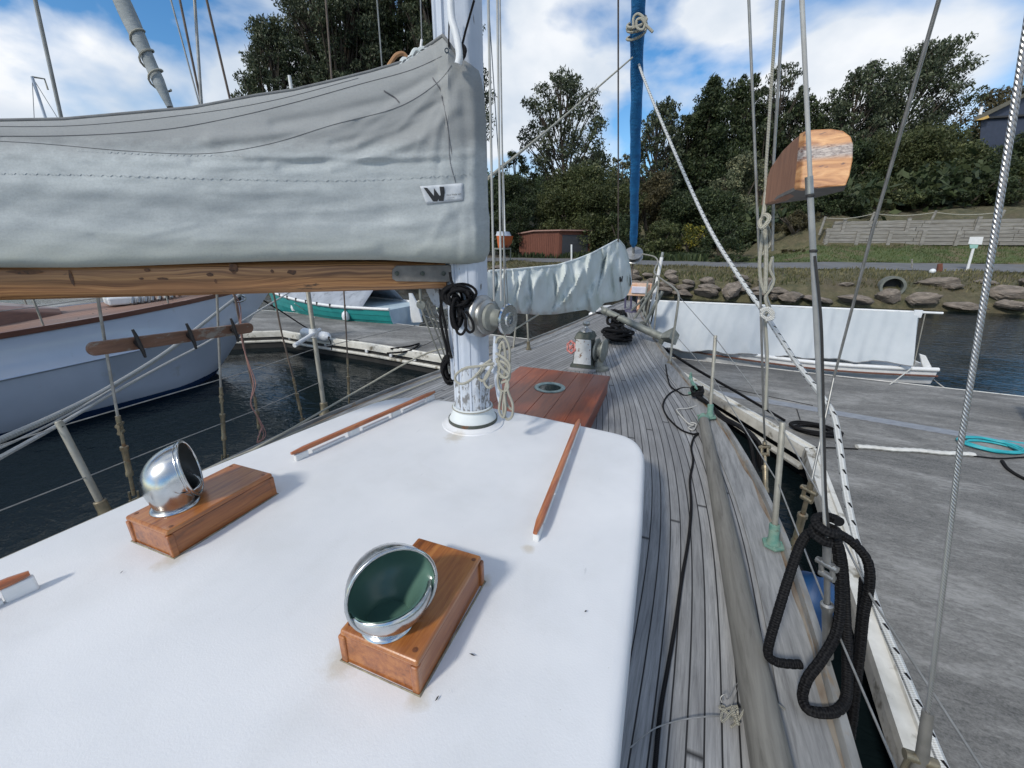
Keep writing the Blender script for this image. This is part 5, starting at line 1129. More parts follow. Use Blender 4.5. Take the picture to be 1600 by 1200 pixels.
rope([atX(384, 452, -8.9), at(440, 487, 1.05), at(500, 523, ZD+.04), at(560, 533, ZD+.03)], .018, 'black_rope', 'mooring_line', 'black mooring line from the pale blue hull to the port pontoon', 'rope')
rope([at(610, 545, ZD+.03), at(640, 541, ZD+.05), at(655, 537, ZD+.04), at(640, 548, ZD+.03), at(605, 552, ZD-.05)], .022, 'black_rope', 'cleat_rope', 'short black rope on the edge of the port pontoon left of the mast', 'rope')
rope([at(700, 519, ZD+.3), at(640, 545, ZD-.02), at(540, 533, ZD+.02)], .006, 'black_line', 'thin_line', 'thin dark line slanting across the port pontoon', 'rope')
# big pale ropes from the port quarter forward past the boom
rope([atX(-60, 717, -3.3), atX(0, 688, -3.6), atX(90, 648, -3.95), atX(171, 606, -4.4), atX(262, 549, -5.1), atX(328, 497, -5.9), atX(384, 452, -6.8), atX(420, 415, -7.6)], .022, 'tube_rope', 'mooring_rope', 'pale tubed mooring rope sweeping up past the pinrail on the port side', 'rope')
rope([atX(-60, 725, -3.3), atX(0, 700, -3.5), atX(90, 657, -3.9), atX(175, 608, -4.3)], .008, 'white_rope', 'thin_line', 'thin pale line just under the tubed mooring rope', 'rope')
rope([atX(-60, 748, -3.1), atX(0, 715, -3.4), atX(95, 662, -3.8), atX(179, 613, -4.4), atX(262, 567, -5.0), atX(330, 531, -5.6), atX(400, 488, -6.3), atX(462, 451, -7.2), atX(500, 428, -7.8)], .014, 'white_rope', 'mooring_rope', 'smooth white mooring rope running below the tubed one', 'rope')
# ================================================================ other boats
# -- big pale blue yacht on the port side
stem = V((-8.85, 7.15, 1.88)); ax_ = V((-math.sin(math.radians(17)), -math.cos(math.radians(17)), 0)); px_ = V((-ax_.y, ax_.x, 0))   # px_ points to our side
if px_.x < 0: px_ = -px_
YB = thing('moored_yacht', 'large pale blue yacht with tan teak deck moored on the port side', 'sailboat', stem+ax_*5-V((0, 0, 1.9)))
hbB = [(0, .03), (.5, .30), (1, .55), (2, .98), (3, 1.30), (4.5, 1.62), (6, 1.78), (8, 1.8), (10, 1.6), (12, 1.2)]
shB = lambda s: 1.44+.44*(1-min(1, s/7))**1.7
ss = [i*.25 for i in range(49)]; secs = []; boot = []; rail = []; dkv = []
for s_b in ss:
    h = interp(s_b, hbB); z = shB(s_b); rake = lambda zz: ax_*(max(0, (z-zz))*max(0, 1-s_b/2.5)*.85)
    pt = lambda k, zz: stem+ax_*s_b+px_*(h*k)+rake(zz)+V((0, 0, zz-stem.z))
    zk = z*.62
    secs.append([pt(1, z), pt(1.0, z-.06), pt(.995, zk+.03), pt(1.012, zk), pt(.98, zk-.03), pt(.93, .35), pt(.84, .12)]); boot.append([pt(.842, .125), pt(.78, -.02), pt(.60, -.3)])
    rail.append([pt(1.012, z-.03), pt(1.015, z+.05), pt(.97, z+.05), pt(.965, z-.0)]); dkv.append((s_b, h, z))
G().loft(secs, closed=False).build('hull_topsides', M['hull_grey'], YB); G().loft(boot, closed=False).build('boot_stripe', M['blue_paint'], YB)
G().loft([[p-px_*(2*(p-stem).dot(px_)) for p in [V(p_) for p_ in q]] for q in secs], closed=False).build('hull_topsides', M['hull_grey'], YB)
G().loft(rail).build('toe_rail', M['brown_wood'], YB)
g = G(); vs = []; fs = []; us = []
for s_b, h, z in dkv:
    for k in range(9): q = -1+k/4; p = stem+ax_*s_b+px_*(h*.97*q); vs.append((p.x, p.y, z-.01+.05*(1-q*q)))
for i in range(len(dkv)-1):
    for k in range(8):
        a = i*9+k; f = (a, a+1, a+10, a+9); fs.append(f); us.append([(dkv[v//9][1]*(1-abs(-1+(v % 9)/4)), dkv[v//9][0]) for v in f])
g.add(vs, fs, us); g.build('yacht_deck', M['far_deck'], YB)
def yb(s_b, q, z=0): p = stem+ax_*s_b+px_*q; return V((p.x, p.y, shB(s_b)+z))
cab = [[yb(s_b, q*w_, zz) for q, zz in ((-1, 0), (-.93, hh), (-.5, hh+.06), (.5, hh+.06), (.93, hh), (1, 0))] for s_b, w_, hh in ((3.6, .25, .06), (4.3, .62, .26), (5.5, .95, .36), (8, 1.1, .44), (11, 1.05, .46))]
G().loft(cab, sm=False).build('cabin_side', M['brown_wood'], YB, bevel=.02)
G().loft([[yb(s_b, q*w_, hh+.065+zz) for q, zz in ((-1, -.02), (-.8, .03), (.8, .03), (1, -.02), (.8, 0), (-.8, 0))] for s_b, w_, hh in ((4.4, .62, .26), (5.5, .97, .36), (8, 1.12, .44), (11, 1.07, .46))]).build('cabin_top', mat('pale_pink_cabin_top', (.52, .46, .44), (.46, .40, .39), 3, rough=.5), YB)
G().box(yb(5.6, .2, .48), (.8, .8, .12), (px_, ax_, V((0, 0, 1)))).build('skylight', M['white_paint'], YB, bevel=.03)
G().box(yb(2.7, .1, .12), (.5, .6, .14), (px_, ax_, V((0, 0, 1)))).build('fore_hatch', M['white_paint'], YB, bevel=.03)
stn = []
for s_b in (.9, 2.3, 3.9, 5.6, 7.4):
    h = interp(s_b, hbB)*.94
    for sg in (1, -1): a = yb(s_b, h*sg, 0); G().tube([a, a+V((0, 0, .62))], .014, 8).build('guard_post', M['tube'], YB)
    stn.append(h)
for sg in (1, -1):
    for zz in (.6, .32): G().tube([yb(s_b, h*sg, zz) for s_b, h in zip((.9, 2.3, 3.9, 5.6, 7.4), stn)]+[yb(11, 1.3*sg, zz)], .006, 5).build('guard_wire', M['wire_plain'], YB)
G().tube(spl([yb(.9, .45, 0), yb(.85, .45, .6), yb(.3, .2, .66), yb(.05, 0, .68), yb(.3, -.2, .66), yb(.85, -.45, .6), yb(.9, -.45, 0)], 5), .014, 8).build('bow_rail', M['steel'], YB)
ha = atX(339, 475, -9.0); best = min([(q-ha).length for q in [V(secs[i][1]) for i in range(len(secs))]]); hc_ = secs[3][1]
hh_ = V(secs[4][1])-V((0, 0, .08)); G().tube([hh_+ax_*(.14*math.cos(t_))+V((0, 0, .07*math.sin(t_)))+px_*.02 for t_ in [2*math.pi*j/20 for j in range(20)]], .022, 8, closed=True).build('fairlead', M['chrome'], YB); G().lathe([(.001, .012), (.07, .01)], hh_, px_, n=16).build('fairlead_hole', M['rubber'], YB)
wn = G()
for k in range(7): wn.tube(spl([yb(1.9+.1*k, .1+.05*math.sin(k), .05), yb(2.0+.1*k, .25, .22), yb(2.1+.1*k, .4, .06)], 4), .03, 6)
wn.box(yb(1.6, .1, .14), (.3, .3, .28)); wn.build('anchor_gear', M['steel'], YB)
G().tube([yb(5.2, 0, .3), yb(5.2, 0, 11)], .09, 12).build('yacht_mast', M['white_paint'], YB)
fp0 = yb(.35, 0, .7); fa_, fb_ = atX(266, 168, -9.15), atX(188, -4, -9.9)
FS = spl([fa_, fa_.lerp(fb_, .35), fb_], 10); dff = (fb_-fa_).normalized()
g = G(); pthf = [fa_+dff*(.25*i) for i in range(26)]; sf = []
sd1 = dff.orthogonal().normalized(); sd2 = dff.cross(sd1)
for i, p in enumerate(pthf):
    r = .085+.07*min(1, i/10)
    if i < 2: r *= .6+.2*i
    sf.append([p+(sd1*math.cos(2*math.pi*j/12)+sd2*math.sin(2*math.pi*j/12))*r*(1+.08*math.sin(i*1.3+j)) for j in range(12)])
g.loft(sf); fj = g.build('furled_jib', mat('grey_furled_cloth', (.30, .33, .34), (.22, .25, .26), 3, (1, 1, 3), .85, bmp=.5, bscale=10, bdist=.02), YB)
G().tube([fp0, fa_], .012, 6).build('jib_stay', M['wire_plain'], YB)
G().tube([fa_+dff*(.3+i*.028)+(sd1*math.cos(i*.5)+sd2*math.sin(i*.5))*.135 for i in range(40)], .018, 6).build('jib_lashing', M['cream_rope'], fj)
# -- teal clinker boat
def smallboat(T, P0, P1, beam, z0, zg, nst, clr, bow_up=.2, name='boat_hull', transom=True, strakes=5):
    P0, P1 = V(P0), V(P1); d = (P1-P0); L_ = d.length; d.normalize(); s = d.cross(V((0, 0, 1))); secs = []; gun = [[], []]; cent = []
    for i in range(nst+1):
        u = i/nst; w_ = beam/2*(math.sin(math.pi*min(.5, u*.62+.0))**.75 if u < .81 else 1)*(1-.28*max(0, (u-.6)/.4)**1.5)
        if i == 0: w_ = .02
        zt = zg+bow_up*(1-u)**2.2+.06*max(0, u-.7); sec = []; kz = strakes*2
        for sg in (1, -1):
            q = []
            for k in range(strakes+1):
                f = k/strakes; ww = w_*(1-.55*f**2.2); zz = lerp(zt, z0, f**.95); q.append(P0+d*(L_*u+(.25*f*(1-u)**4))+s*(sg*ww)+V((0, 0, zz)))
                if 0 < k < strakes: q.append(P0+d*(L_*u+(.25*f*(1-u)**4))+s*(sg*(ww-.018))+V((0, 0, zz-.004)))
            sec.append(q)
        secs.append(sec[0]+sec[1][::-1]); gun[0].append(sec[0][0]); gun[1].append(sec[1][0])
    h = G().loft(secs, closed=False, caps=False, sm=False); h.build(name, clr, T)
    return secs, gun, d, s, L_
TB = thing('clinker_boat', 'teal clinker dinghy with grey tarpaulin tied up beyond the port pontoon', 'dinghy', at(560, 500, 0))
b0, b1 = V((-14.6, 11.45, 0)), V((-7.75, 10.75, 0))
M['teal'] = mat('teal_clinker_paint', (.015, .24, .23), (.01, .19, .19), 3, rough=.35, bmp=.1)
secs, gun, d, s, L_ = smallboat(TB, b0, b1, 2.2, .02, .84, 22, M['teal'], .22)
G().add([V(p) for p in secs[-1]], [tuple(range(len(secs[-1])))], None, 0, False).build('transom', mat('pale_blue_transom', (.42, .53, .62), (.36, .46, .55), 5, rough=.4), TB, solid=.04)
for q in gun: G().tube([p+V((0, 0, .02)) for p in q], .045, 8).build('gunwale', M['white_paint'], TB)
G().add([p for i in range(23) for p in (gun[0][i], gun[1][i])], [(2*i, 2*i+1, 2*i+3, 2*i+2) for i in range(22)], None, 0, False).build('boat_deck', mat('pale_blue_deck', (.45, .56, .62), (.38, .48, .54), 4, rough=.5), TB)
M['tarp'] = mat('grey_tarpaulin', (.33, .36, .41), (.24, .265, .30), 2.2, rough=.8, bmp=.5, bscale=6, bdist=.03, c3=(.16, .17, .19), s3=4, lo3=.56, hi3=.7)
tp = []
for i in range(2, 20):
    a, c = gun[0][i], gun[1][i]; mm = (a+c)/2; hz_ = .62+.08*math.sin(i*1.1) if i > 3 else .35+.1*i
    tp.append([a.lerp(mm, -.05)+V((0, 0, -.02)), a.lerp(mm, .0)+V((0, 0, .04)), a.lerp(mm, .25)+V((0, 0, .26+.03*math.sin(i*2.3))), a.lerp(mm, .6)+V((0, 0, hz_*.78)), mm+V((0, 0, hz_)), c.lerp(mm, .6)+V((0, 0, hz_*.78)), c.lerp(mm, .25)+V((0, 0, .26)), c.lerp(mm, -.05)+V((0, 0, -.02))])
tpo = G().loft(tp, closed=False).build('tarpaulin', M['tarp'], TB, solid=.01)
for i in range(3, 19, 2): a = gun[0 if gun[0][9].y < gun[1][9].y else 1][i]; G().box(a+V((0, -.04, .02)), (.05, .03, .14)).build('tarp_tie', M['rubber'], tpo)
rp = V(secs[-1][len(secs[-1])//2]); rp = (gun[0][-1]+gun[1][-1])/2+d*.1
g = G(); g.slab([rp+V((0, .02, -.5)), rp+d*.45+V((0, .02, -.45)), rp+d*.30+V((0, .02, .1)), rp+d*.12+V((0, .02, .42)), rp+V((0, .02, .42))], (0, .05, 0)); g.build('rudder', M['white_paint'], TB)
rope([at(632, 482, .75), at(660, 492, .55), at(688, 503, .43)], .012, 'white_rope', 'stern_line', 'thin white stern line from the teal dinghy to the pontoon', 'rope')
rope([at(460, 474, .9), at(480, 488, .5), at(492, 496, .44)], .014, 'white_rope', 'bow_line', 'thin white bow line from the teal dinghy to the pontoon', 'rope')
for px, py, lb_ in ((461, 482, 'small white fender at the bow end of the teal dinghy'), (541, 496, 'small white fender beside the middle of the teal dinghy')):
    p = at(px, py+4, ZD+.05); o = G().lathe([(.01, .30), (.04, .28), (.10, .22), (.12, .12), (.10, .02), (.02, 0)], p, n=14).build('fender', M['white_plastic']); tag(o, lb_, 'fender')
# -- white covered boat ahead on the right
WB = thing('covered_boat', 'white open boat under a long pale canvas tent beyond the right pontoon', 'boat', V((2.2, 9.9, 0)))
b0, b1 = V((-.75, 9.75, 0)), V((4.62, 9.85, 0))
secs, gun, d, s, L_ = smallboat(WB, b0, b1, 1.66, .05, .56, 20, M['white_paint'], .14, strakes=1+3)
for q in gun: G().tube([p+V((0, 0, .02)) for p in q], .04, 8).build('gunwale', M['white_paint'], WB)
G().add([p-V((0, 0, .1)) for i in range(21) for p in (gun[0][i], gun[1][i])], [(2*i, 2*i+1, 2*i+3, 2*i+2) for i in range(20)], None, 0, False).build('boat_deck', M['white_paint'], WB)
G().add([V(p) for p in secs[-1]], [tuple(range(len(secs[-1])))], None, 0, False).build('transom', M['white_paint'], WB, solid=.04)
near = gun[0] if gun[0][10].y < gun[1][10].y else gun[1]
G().tube([p+V((0, -.045, -.09)) for p in near], .018, 6).build('rubbing_strake', M['brown_wood'], WB)
TA, TBp = atY(1027, 469, 9.85), atY(1436, 486, 9.85); BA, BB = atY(1008, 543, 9.08), atY(1424, 569, 9.08)
m = mat('white_tent_canvas', (.47, .50, .52), (.40, .435, .46), 1.6, (1, 1, .4), .85, bmp=.15, bscale=12, bdist=.01, c3=(.28, .31, .34), s3=3.5, lo3=.66, hi3=.95)
def tentp(u, v, sg):
    a = TA.lerp(TBp, u)-V((0, 0, .018*math.sin(math.pi*u))); c = BA.lerp(BB, u); p = a.lerp(c, v)
    f = .04*math.sin(u*31+v*2)*v+.012*math.sin(u*143+v*4)+.022*math.sin(u*67-v*3)*v+.045*math.exp(-((u-.30-(v-.3)*.22)/.018)**2)*v+.03*math.exp(-((u-.36+(v-.3)*.25)/.02)**2)*v+.025*math.exp(-((u-.70-(v)*.03)/.012)**2)+.02*math.exp(-((u-.62-(v)*.05)/.01)**2)*v
    y = p.y-f
    if sg < 0: y = 2*9.85-p.y
    return V((p.x, y, p.z-(.02*math.sin(u*40)*v*v)))
g = G()
for sg in (1, -1): g.loft([[tentp(i/110, j/14, sg) for j in range(15)] for i in range(111)], closed=False)
tn = g.build('canvas_tent', m, WB)
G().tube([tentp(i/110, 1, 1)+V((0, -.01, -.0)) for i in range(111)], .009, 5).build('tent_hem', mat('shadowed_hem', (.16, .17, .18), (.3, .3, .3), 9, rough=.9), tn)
G().tube([TA-V((.15, 0, .02)), TBp+V((.35, 0, -.02))], .022, 8).build('ridge_pole', M['white_paint'], WB)
G().box(TBp+V((-.02, -.03, -.05)), (.12, .06, .14)).build('ridge_clamp', M['white_plastic'], WB, bevel=.01)
G().tube([TBp+V((0, 0, -.03)), atY(1424, 574, 9.6)], .014, 6).build('tent_prop', M['steel'], WB)
G().tube([TBp+V((.1, 0, -.03)), atY(1428, 570, 9.8)], .010, 6).build('tent_prop', M['tube'], WB)
G().slab([atY(*q, 9.5) for q in ((1437, 553), (1447, 556), (1461, 583), (1457, 593), (1449, 589), (1440, 567))], (0, .05, 0)).build('coaming', M['white_paint'], WB, bevel=.01)
for px in (1300, 1318, 1380, 1408): a = atY(px, 571, 9.12); G().tube([a, a+V((-.12, .06, -.13)), a+V((-.05, .02, -.2))], .005, 5).build('tent_lashing', M['black_line'], tn)
a, c = atY(1034, 402, 9.0), atY(1002, 560, 8.95); pw = G().tube([a, c], .035, 10); o = pw.build('white_pole', M['white_paint']); tag(o, 'leaning white pole standing between the pulpit and the canvas tent', 'pole')
G().tube([a, a+(a-c).normalized()*.10], .028, 10).build('pole_cap', M['steel'], o)
o = G().slab([atY(*q, 10.2) for q in ((918, 489), (940, 486), (982, 490), (985, 520), (925, 520))], (0, 1.2, 0)).build('dinghy_transom', M['white_paint'], None, bevel=.06); 
tag(o, 'white stern of a small dinghy showing ahead of the windlass', 'dinghy')
# pale mooring ropes on the right pontoon
rope([at(1425, 575, .7), at(1405, 590, .55), at(1390, 601, .44)], .010, 'white_rope', 'stern_line', 'thin white line from the covered boat to the pontoon edge', 'rope')
rope([atY(1450, 585, 9.6), at(1462, 596, .15), at(1476, 606, .05)], .010, 'white_rope', 'trailing_line', 'thin white line trailing into the water off the covered boat', 'rope')
# distant yacht far left
T = thing('distant_yacht', 'distant yacht whose thin mast shows above the sail cover at far left', 'sailboat', at(80, 398, 0)) if False else thing('distant_yacht', 'distant yacht whose thin mast shows above the sail cover at far left', 'sailboat', (-60, 22, 0))
mb = atX(98, 330, -60); mt = atX(50, 120, -60); mb = V((mt.x, mt.y, 1.0))
T.location = (mt.x, mt.y, 0)
G().tube([mb, mt], .13, 8).build('distant_mast', M['hull_grey'], T); G().tube([mt, mt+V((0, .9, .1)), mt+V((0, .9, -.8))], .08, 6).build('masthead_gear', M['tube'], T)
G().tube([mt, V((mt.x, mt.y+5, 1))], .03, 5).build('distant_stay', M['wire_plain'], T); G().tube([mt, V((mt.x, mt.y-4, 1))], .03, 5).build('distant_stay', M['wire_plain'], T)
hs_ = []
for i in range(13):
    u = i/12; w_ = 1.7*math.sin(math.pi*min(.6, u*.65+.02)); yy = mt.y+6-12*u; hs_.append([(mt.x-w_, yy, 1.3), (mt.x-w_*.8, yy, -.2), (mt.x+w_*.8, yy, -.2), (mt.x+w_, yy, 1.3)])
G().loft(hs_).build('distant_hull', M['white_paint'], T)
a = atD(452, 118, 26); T = thing('flagpole', 'short white pole top showing above the cover before the trees', 'pole', V((a.x, a.y, 0)))
G().tube([V((a.x, a.y, .8)), a], [.16, .10], 8).build('pole_shaft', M['white_paint'], T)
# ================================================================ far shore
SH = [(-300, 10), (-90, 8), (-45, 17), (-28, 21.5), (-14, 25.5), (-8, 25.5), (-1.6, 23.6), (4.3, 22.7), (9.4, 22.9), (13.4, 22.9), (22, 23.5), (60, 26), (300, 30)]
def shore(x): return interp(x, SH)
PR = [(-40, -4), (-4, -1.2), (0, -.10), (.25, .30), (.9, .72), (1.8, 1.0), (3.4, 1.28), (4.9, 1.36), (5.2, 1.38), (9.4, 1.60), (10, 1.66), (13.0, 2.62), (14.2, 4.05), (20, 5.2), (40, 9), (80, 16), (160, 24), (400, 30), (1200, 30)]
PL = [(-40, -4), (-4, -1.2), (0, -.10), (.25, .35), (.9, .8), (1.8, 1.1), (3.4, 1.3), (4.9, 1.36), (5.2, 1.38), (9.4, 1.50), (12, 1.62), (20, 2.3), (40, 7), (80, 14), (160, 22), (400, 30), (1200, 30)]
def wav(x, y): return .5*math.sin(x*1.3+1.1*math.sin(y*.7))+.5*math.sin(y*1.7+1.3*math.sin(x*.9))
def gz(x, y):
    d = y-shore(x); k = min(1, max(0, (x-5.5)/3.5)); z = interp(d, PL)*(1-k)+interp(d, PR)*k
    rough = .10 if (0 < d < 5) else (.05 if 10 < d < 13 else (.0 if d < 10 else .35 if d > 15 else .05))
    if 4.9 <= d <= 9.6: rough = 0
    return z+rough*wav(x*1.1, y*1.1)*(min(1, d) if d > 0 else 0)
xs = sorted(set([round(v, 3) for v in list(np.arange(-34, 26, .45))+list(np.arange(-120, -34, 4))+list(np.arange(26, 120, 4))+[-700, -400, -200, 200, 400, 700]]))
dsv = [-40, -10, -4, -1, 0, .15, .3, .5, .7, .9, 1.15, 1.4, 1.8, 2.2, 2.6, 3, 3.4, 3.9, 4.4, 4.9, 5.2, 6, 7, 8, 9, 9.4, 10, 10.5, 11, 11.5, 12, 12.5, 13, 13.6, 14.2, 15, 16, 18, 20, 23, 26, 30, 35, 40, 50, 60, 80, 110, 160, 250, 400, 900]
vs = []; n = len(dsv)
for x in xs:
    for d in dsv: y = shore(x)+d; vs.append((x, y, gz(x, y)))
fs = [(i*n+j, (i+1)*n+j, (i+1)*n+j+1, i*n+j+1) for i in range(len(xs)-1) for j in range(n-1)]
m, t, b = new_mat('grassy_bank'); v = coords(t, 'Object')
nA = noise(t, v, .35, 5, .6); nB = noise(t, v, 3.0, 5, .7); nC = noise(t, v, 14, 4, .75)
c = ramp(t, nB, [(.35, (.065, .070, .034)), (.52, (.115, .108, .055)), (.68, (.19, .165, .095))])
c = mixc(t, ramp(t, nA, [(.48, 0.), (.64, .6)]), c, (.13, .10, .065)); c = mixc(t, ramp(t, nC, [(.5, 0.), (.75, .5)]), c, (.20, .18, .12))
t.links.new(c, b.inputs['Base Color']); b.inputs['Roughness'].default_value = .95; bump(t, b, math_(t, 'ADD', nB, nC), .9, .12)
gr = G().add(vs, fs).build('ground', m, None); struct(gr)
def strip(d0, d1, x0, x1, up, name, m_, step=.6, edge=.12):
    vs = []; x = x0; k = 0
    while x <= x1:
        for j in range(7):
            d = lerp(d0, d1, j/6)+(edge*math.sin(x*2.3+j) if j in (0, 6) else 0); y = shore(x)+d; vs.append((x, y, gz(x, y)+up))
        x += step; k += 1
    return G().add(vs, [(i*7+j, (i+1)*7+j, (i+1)*7+j+1, i*7+j+1) for i in range(k-1) for j in range(6)]).build(name, m_)
struct(strip(5.15, 9.3, -26, 60, .03, 'road', mat('grey_road_asphalt', (.15, .155, .165), (.115, .12, .125), 2, rough=.9, bmp=.3, bscale=30, c3=(.17, .15, .12), s3=.8, lo3=.58, hi3=.7)))
struct(strip(9.6, 12.6, 2, 60, .02, 'grass_verge', mat('short_green_grass', (.060, .092, .030), (.09, .11, .042), 2.4, rough=.95, bmp=.8, bscale=25, bdist=.05, c3=(.14, .115, .07), s3=.9, lo3=.48, hi3=.62), .5, .4))
# gravel apron in front of the shed
struct(strip(5.0, 16, -30, -6, .015, 'gravel_path', mat('brown_gravel', (.15, .13, .105), (.10, .09, .07), 5, rough=.95, bmp=.6, bscale=40), .6, .3))
# boulders along the shore
M['boulder'] = mat('brown_boulder', (.24, .20, .165), (.10, .085, .07), 2.2, rough=.9, bmp=.8, bscale=9, bdist=.03, c3=(.30, .27, .23), s3=5, lo3=.58, hi3=.7)
def rockmesh(seed):
    rnd = random.Random(seed); g = G(); n1, n2 = 16, 11; vs = []
    pl = [(V((rnd.gauss(0, 1), rnd.gauss(0, 1), rnd.gauss(0, 1))).normalized(), rnd.uniform(.46, .74)) for _ in range(15)]
    for i in range(n2+1):
        for j in range(n1):
            a, b_ = math.pi*i/n2, 2*math.pi*(j+.5*(i % 2))/n1; d = V((math.sin(a)*math.cos(b_), math.sin(a)*math.sin(b_), math.cos(a))); r = 1.05
            for q, h in pl:
                c_ = d.dot(q)
                if c_ > .1: r = min(r, h/c_)
            vs.append(d*r)
    g.add(vs, [(i*n1+j, (i+1)*n1+j, (i+1)*n1+(j+1) % n1, i*n1+(j+1) % n1) for i in range(n2) for j in range(n1)], None, 0, False)
    return g
protos = []
for k in range(7):
    o = rockmesh(20+k).build('boulder', M['boulder']); protos.append(o); tag(o, 'rough brown boulder in the low seawall along the far shore', 'boulder', 'boulders of the far seawall')
rnd = random.Random(5); used = set(); x = -24.0; rows = []
while x < 21:
    w_ = rnd.uniform(.55, 1.3) if x < 6 else rnd.uniform(.8, 1.9)
    rows.append((x, rnd.uniform(-.12, .12), rnd.uniform(.10, .22), w_, rnd.uniform(.28, .42) if x < 6 else rnd.uniform(.24, .40)))
    if x < 5: rows.append((x+rnd.uniform(0, .4), rnd.uniform(.15, .3), rnd.uniform(.42, .50), rnd.uniform(.75, 1.15), rnd.uniform(.24, .32)))
    if x < 4.4 and rnd.random() < .93: rows.append((x+rnd.uniform(0, .4), rnd.uniform(.45, .65), rnd.uniform(.66, .76), rnd.uniform(.65, 1.1), rnd.uniform(.22, .30)))
    if x < 3.4 and rnd.random() < .85: rows.append((x+rnd.uniform(0, .4), rnd.uniform(.9, 1.15), rnd.uniform(.90, 1.02), rnd.uniform(.6, 1.0), rnd.uniform(.18, .27)))
    if x > 6 and rnd.random() < .25: rows.append((x, rnd.uniform(.6, 2.6), rnd.uniform(.6, 1.0), rnd.uniform(.4, .9), rnd.uniform(.12, .25)))
    x += w_*.93
rows.append((11.2, 1.5, .80, 2.3, .30)); rows.append((13.2, .7, .45, 2.0, .34))
for i, (x, d, z, w_, h) in enumerate(rows):
    k = i % 7; o = protos[k]
    if k in used: o = o.copy(); COL.objects.link(o)
    used.add(k); o.location = (x, shore(x)+d, z); o.scale = (w_*.56, rnd.uniform(.35, .6), h); o.rotation_euler = (rnd.uniform(-.2, .2), rnd.uniform(-.12, .12), rnd.uniform(-.35, .35))
# culvert pipe, posts, sign
cx_, cy_ = 0, 0
q = atY(1388, 447, 24.3); T = thing('culvert', 'round concrete drain pipe opening in the grassy bank', 'drain pipe', q)
g = G(); g.lathe([(.36, .6), (.46, .6), (.46, 0), (.36, 0), (.36, .6)], q+V((0, -.1, 0)), (-.15, -1, .05), n=26); g.build('pipe_ring', mat('grey_green_concrete', (.17, .18, .16), (.11, .12, .11), 6, rough=.9), T)
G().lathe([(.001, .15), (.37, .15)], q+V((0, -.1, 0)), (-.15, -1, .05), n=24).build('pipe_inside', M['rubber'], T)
def base_at(px, py):                                # picture point -> point on the terrain
    best = None
    for k in range(200, 7000, 2):
        p = CAM+ray(px, py)*(k/100*1.0)
        if p.z <= gz(p.x, p.y): return V((p.x, p.y, gz(p.x, p.y)))
    return p
q = base_at(1511, 423); yv = q.y; T = thing('sign_post', 'leaning white post with a blank white sign board beside the road', 'sign', q)
G().tube([q, atY(1522, 384, yv)], .06, 8).build('post', M['white_paint'], T)
G().slab([atY(*a, yv-.08) for a in ((1513, 381), (1516, 370), (1537, 370), (1534, 382))], (0, .04, 0)).build('sign_board', M['white_paint'], T)
G().slab([atY(*a, yv-.06) for a in ((1515, 382), (1529, 382), (1527, 388), (1516, 388))], (0, .04, 0)).build('green_plate', mat('pale_green_plate', (.30, .52, .46), (.25, .45, .4), 5, rough=.5), T)
q = base_at(893, 411); o = G().tube([q, atY(893, 382, q.y)], .065, 8).build('marker_post', M['white_paint']); tag(o, 'white marker post standing right of the red brown shed', 'post')
q = base_at(1468, 424); o = G().tube([q, atY(1469, 412, q.y)], [.13, .10], 7).build('stump_post', M['shed_wood']); tag(o, 'short reddish stump post by the road near the white sign', 'post')
q = base_at(1425, 420); o = G().tube([q, atY(1425, 405, q.y)], .04, 6).build('road_post', M['timber']); tag(o, 'thin dark post on the road edge above the drain pipe', 'post')
q = base_at(1456, 427); o = G().ball(q+V((0, 0, .1)), .14, 8, sc=(1, 1, .9)).build('white_stone', M['white_plastic']); tag(o, 'small white stone left of the reddish stump post', 'stone')
q = base_at(1198, 400); 
# timber retaining wall with rope fence
wy = shore(14)+13.2; w0, w1 = atY(1283, 382, wy), atY(1600, 380, wy); x0, x1 = w0.x, w1.x+12
RW = thing('retaining_wall', 'stepped grey timber retaining wall above the grass at the right', 'wall', V(((x0+x1)/2, wy, gz(14, wy))))
zb = atY(1400, 383, wy).z; zt = atY(1400, 344, wy).z; nb = 7; rnd = random.Random(3)
g = G(); hB = (zt-zb)/nb
for k in range(nb):
    xx = x0+k*.04*(k > 0)+(.3 if k > 4 else 0); st_ = .0 if k < 4 else .35
    while xx < x1:
        lw = rnd.uniform(2.2, 2.6); g.box((xx+lw/2, wy+st_+rnd.uniform(-.015, .015), zb+hB*(k+.5)), (lw-.03, .22, hB-.025)); xx += lw
g.build('sleepers', M['timber'], RW)
xx = x0+.2
for k in range(13):
    G().box((xx, wy-.16, zb+.42), (.2, .14, .95)).build('wall_post', M['timber'], RW)
    if k % 2 == 0: G().box((xx+.9, wy+.17, zt-.3), (.18, .14, .9)).build('wall_post', M['timber'], RW)
    xx += 1.75
RF = thing('rope_fence', 'grey posts with a sagging rope along the top of the timber wall', 'fence', V((x0+3, wy+.5, zt)))
fp = [atY(1290, 338, wy-.3), atY(1367, 331, wy+.3), atY(1463, 329, wy+.3), atY(1570, 328, wy+.4)]
for k, p in enumerate(fp): G().tube([V((p.x-.12, p.y, zt-(.9 if k == 0 else .3))), p], .075, 7).build('fence_post', M['timber'], RF)
for a, c in zip(fp, fp[1:]): G().tube(sag(a-V((0, 0, .1)), c-V((0, 0, .1)), .16), .02, 5).build('fence_rope', M['cream_rope'], RF)
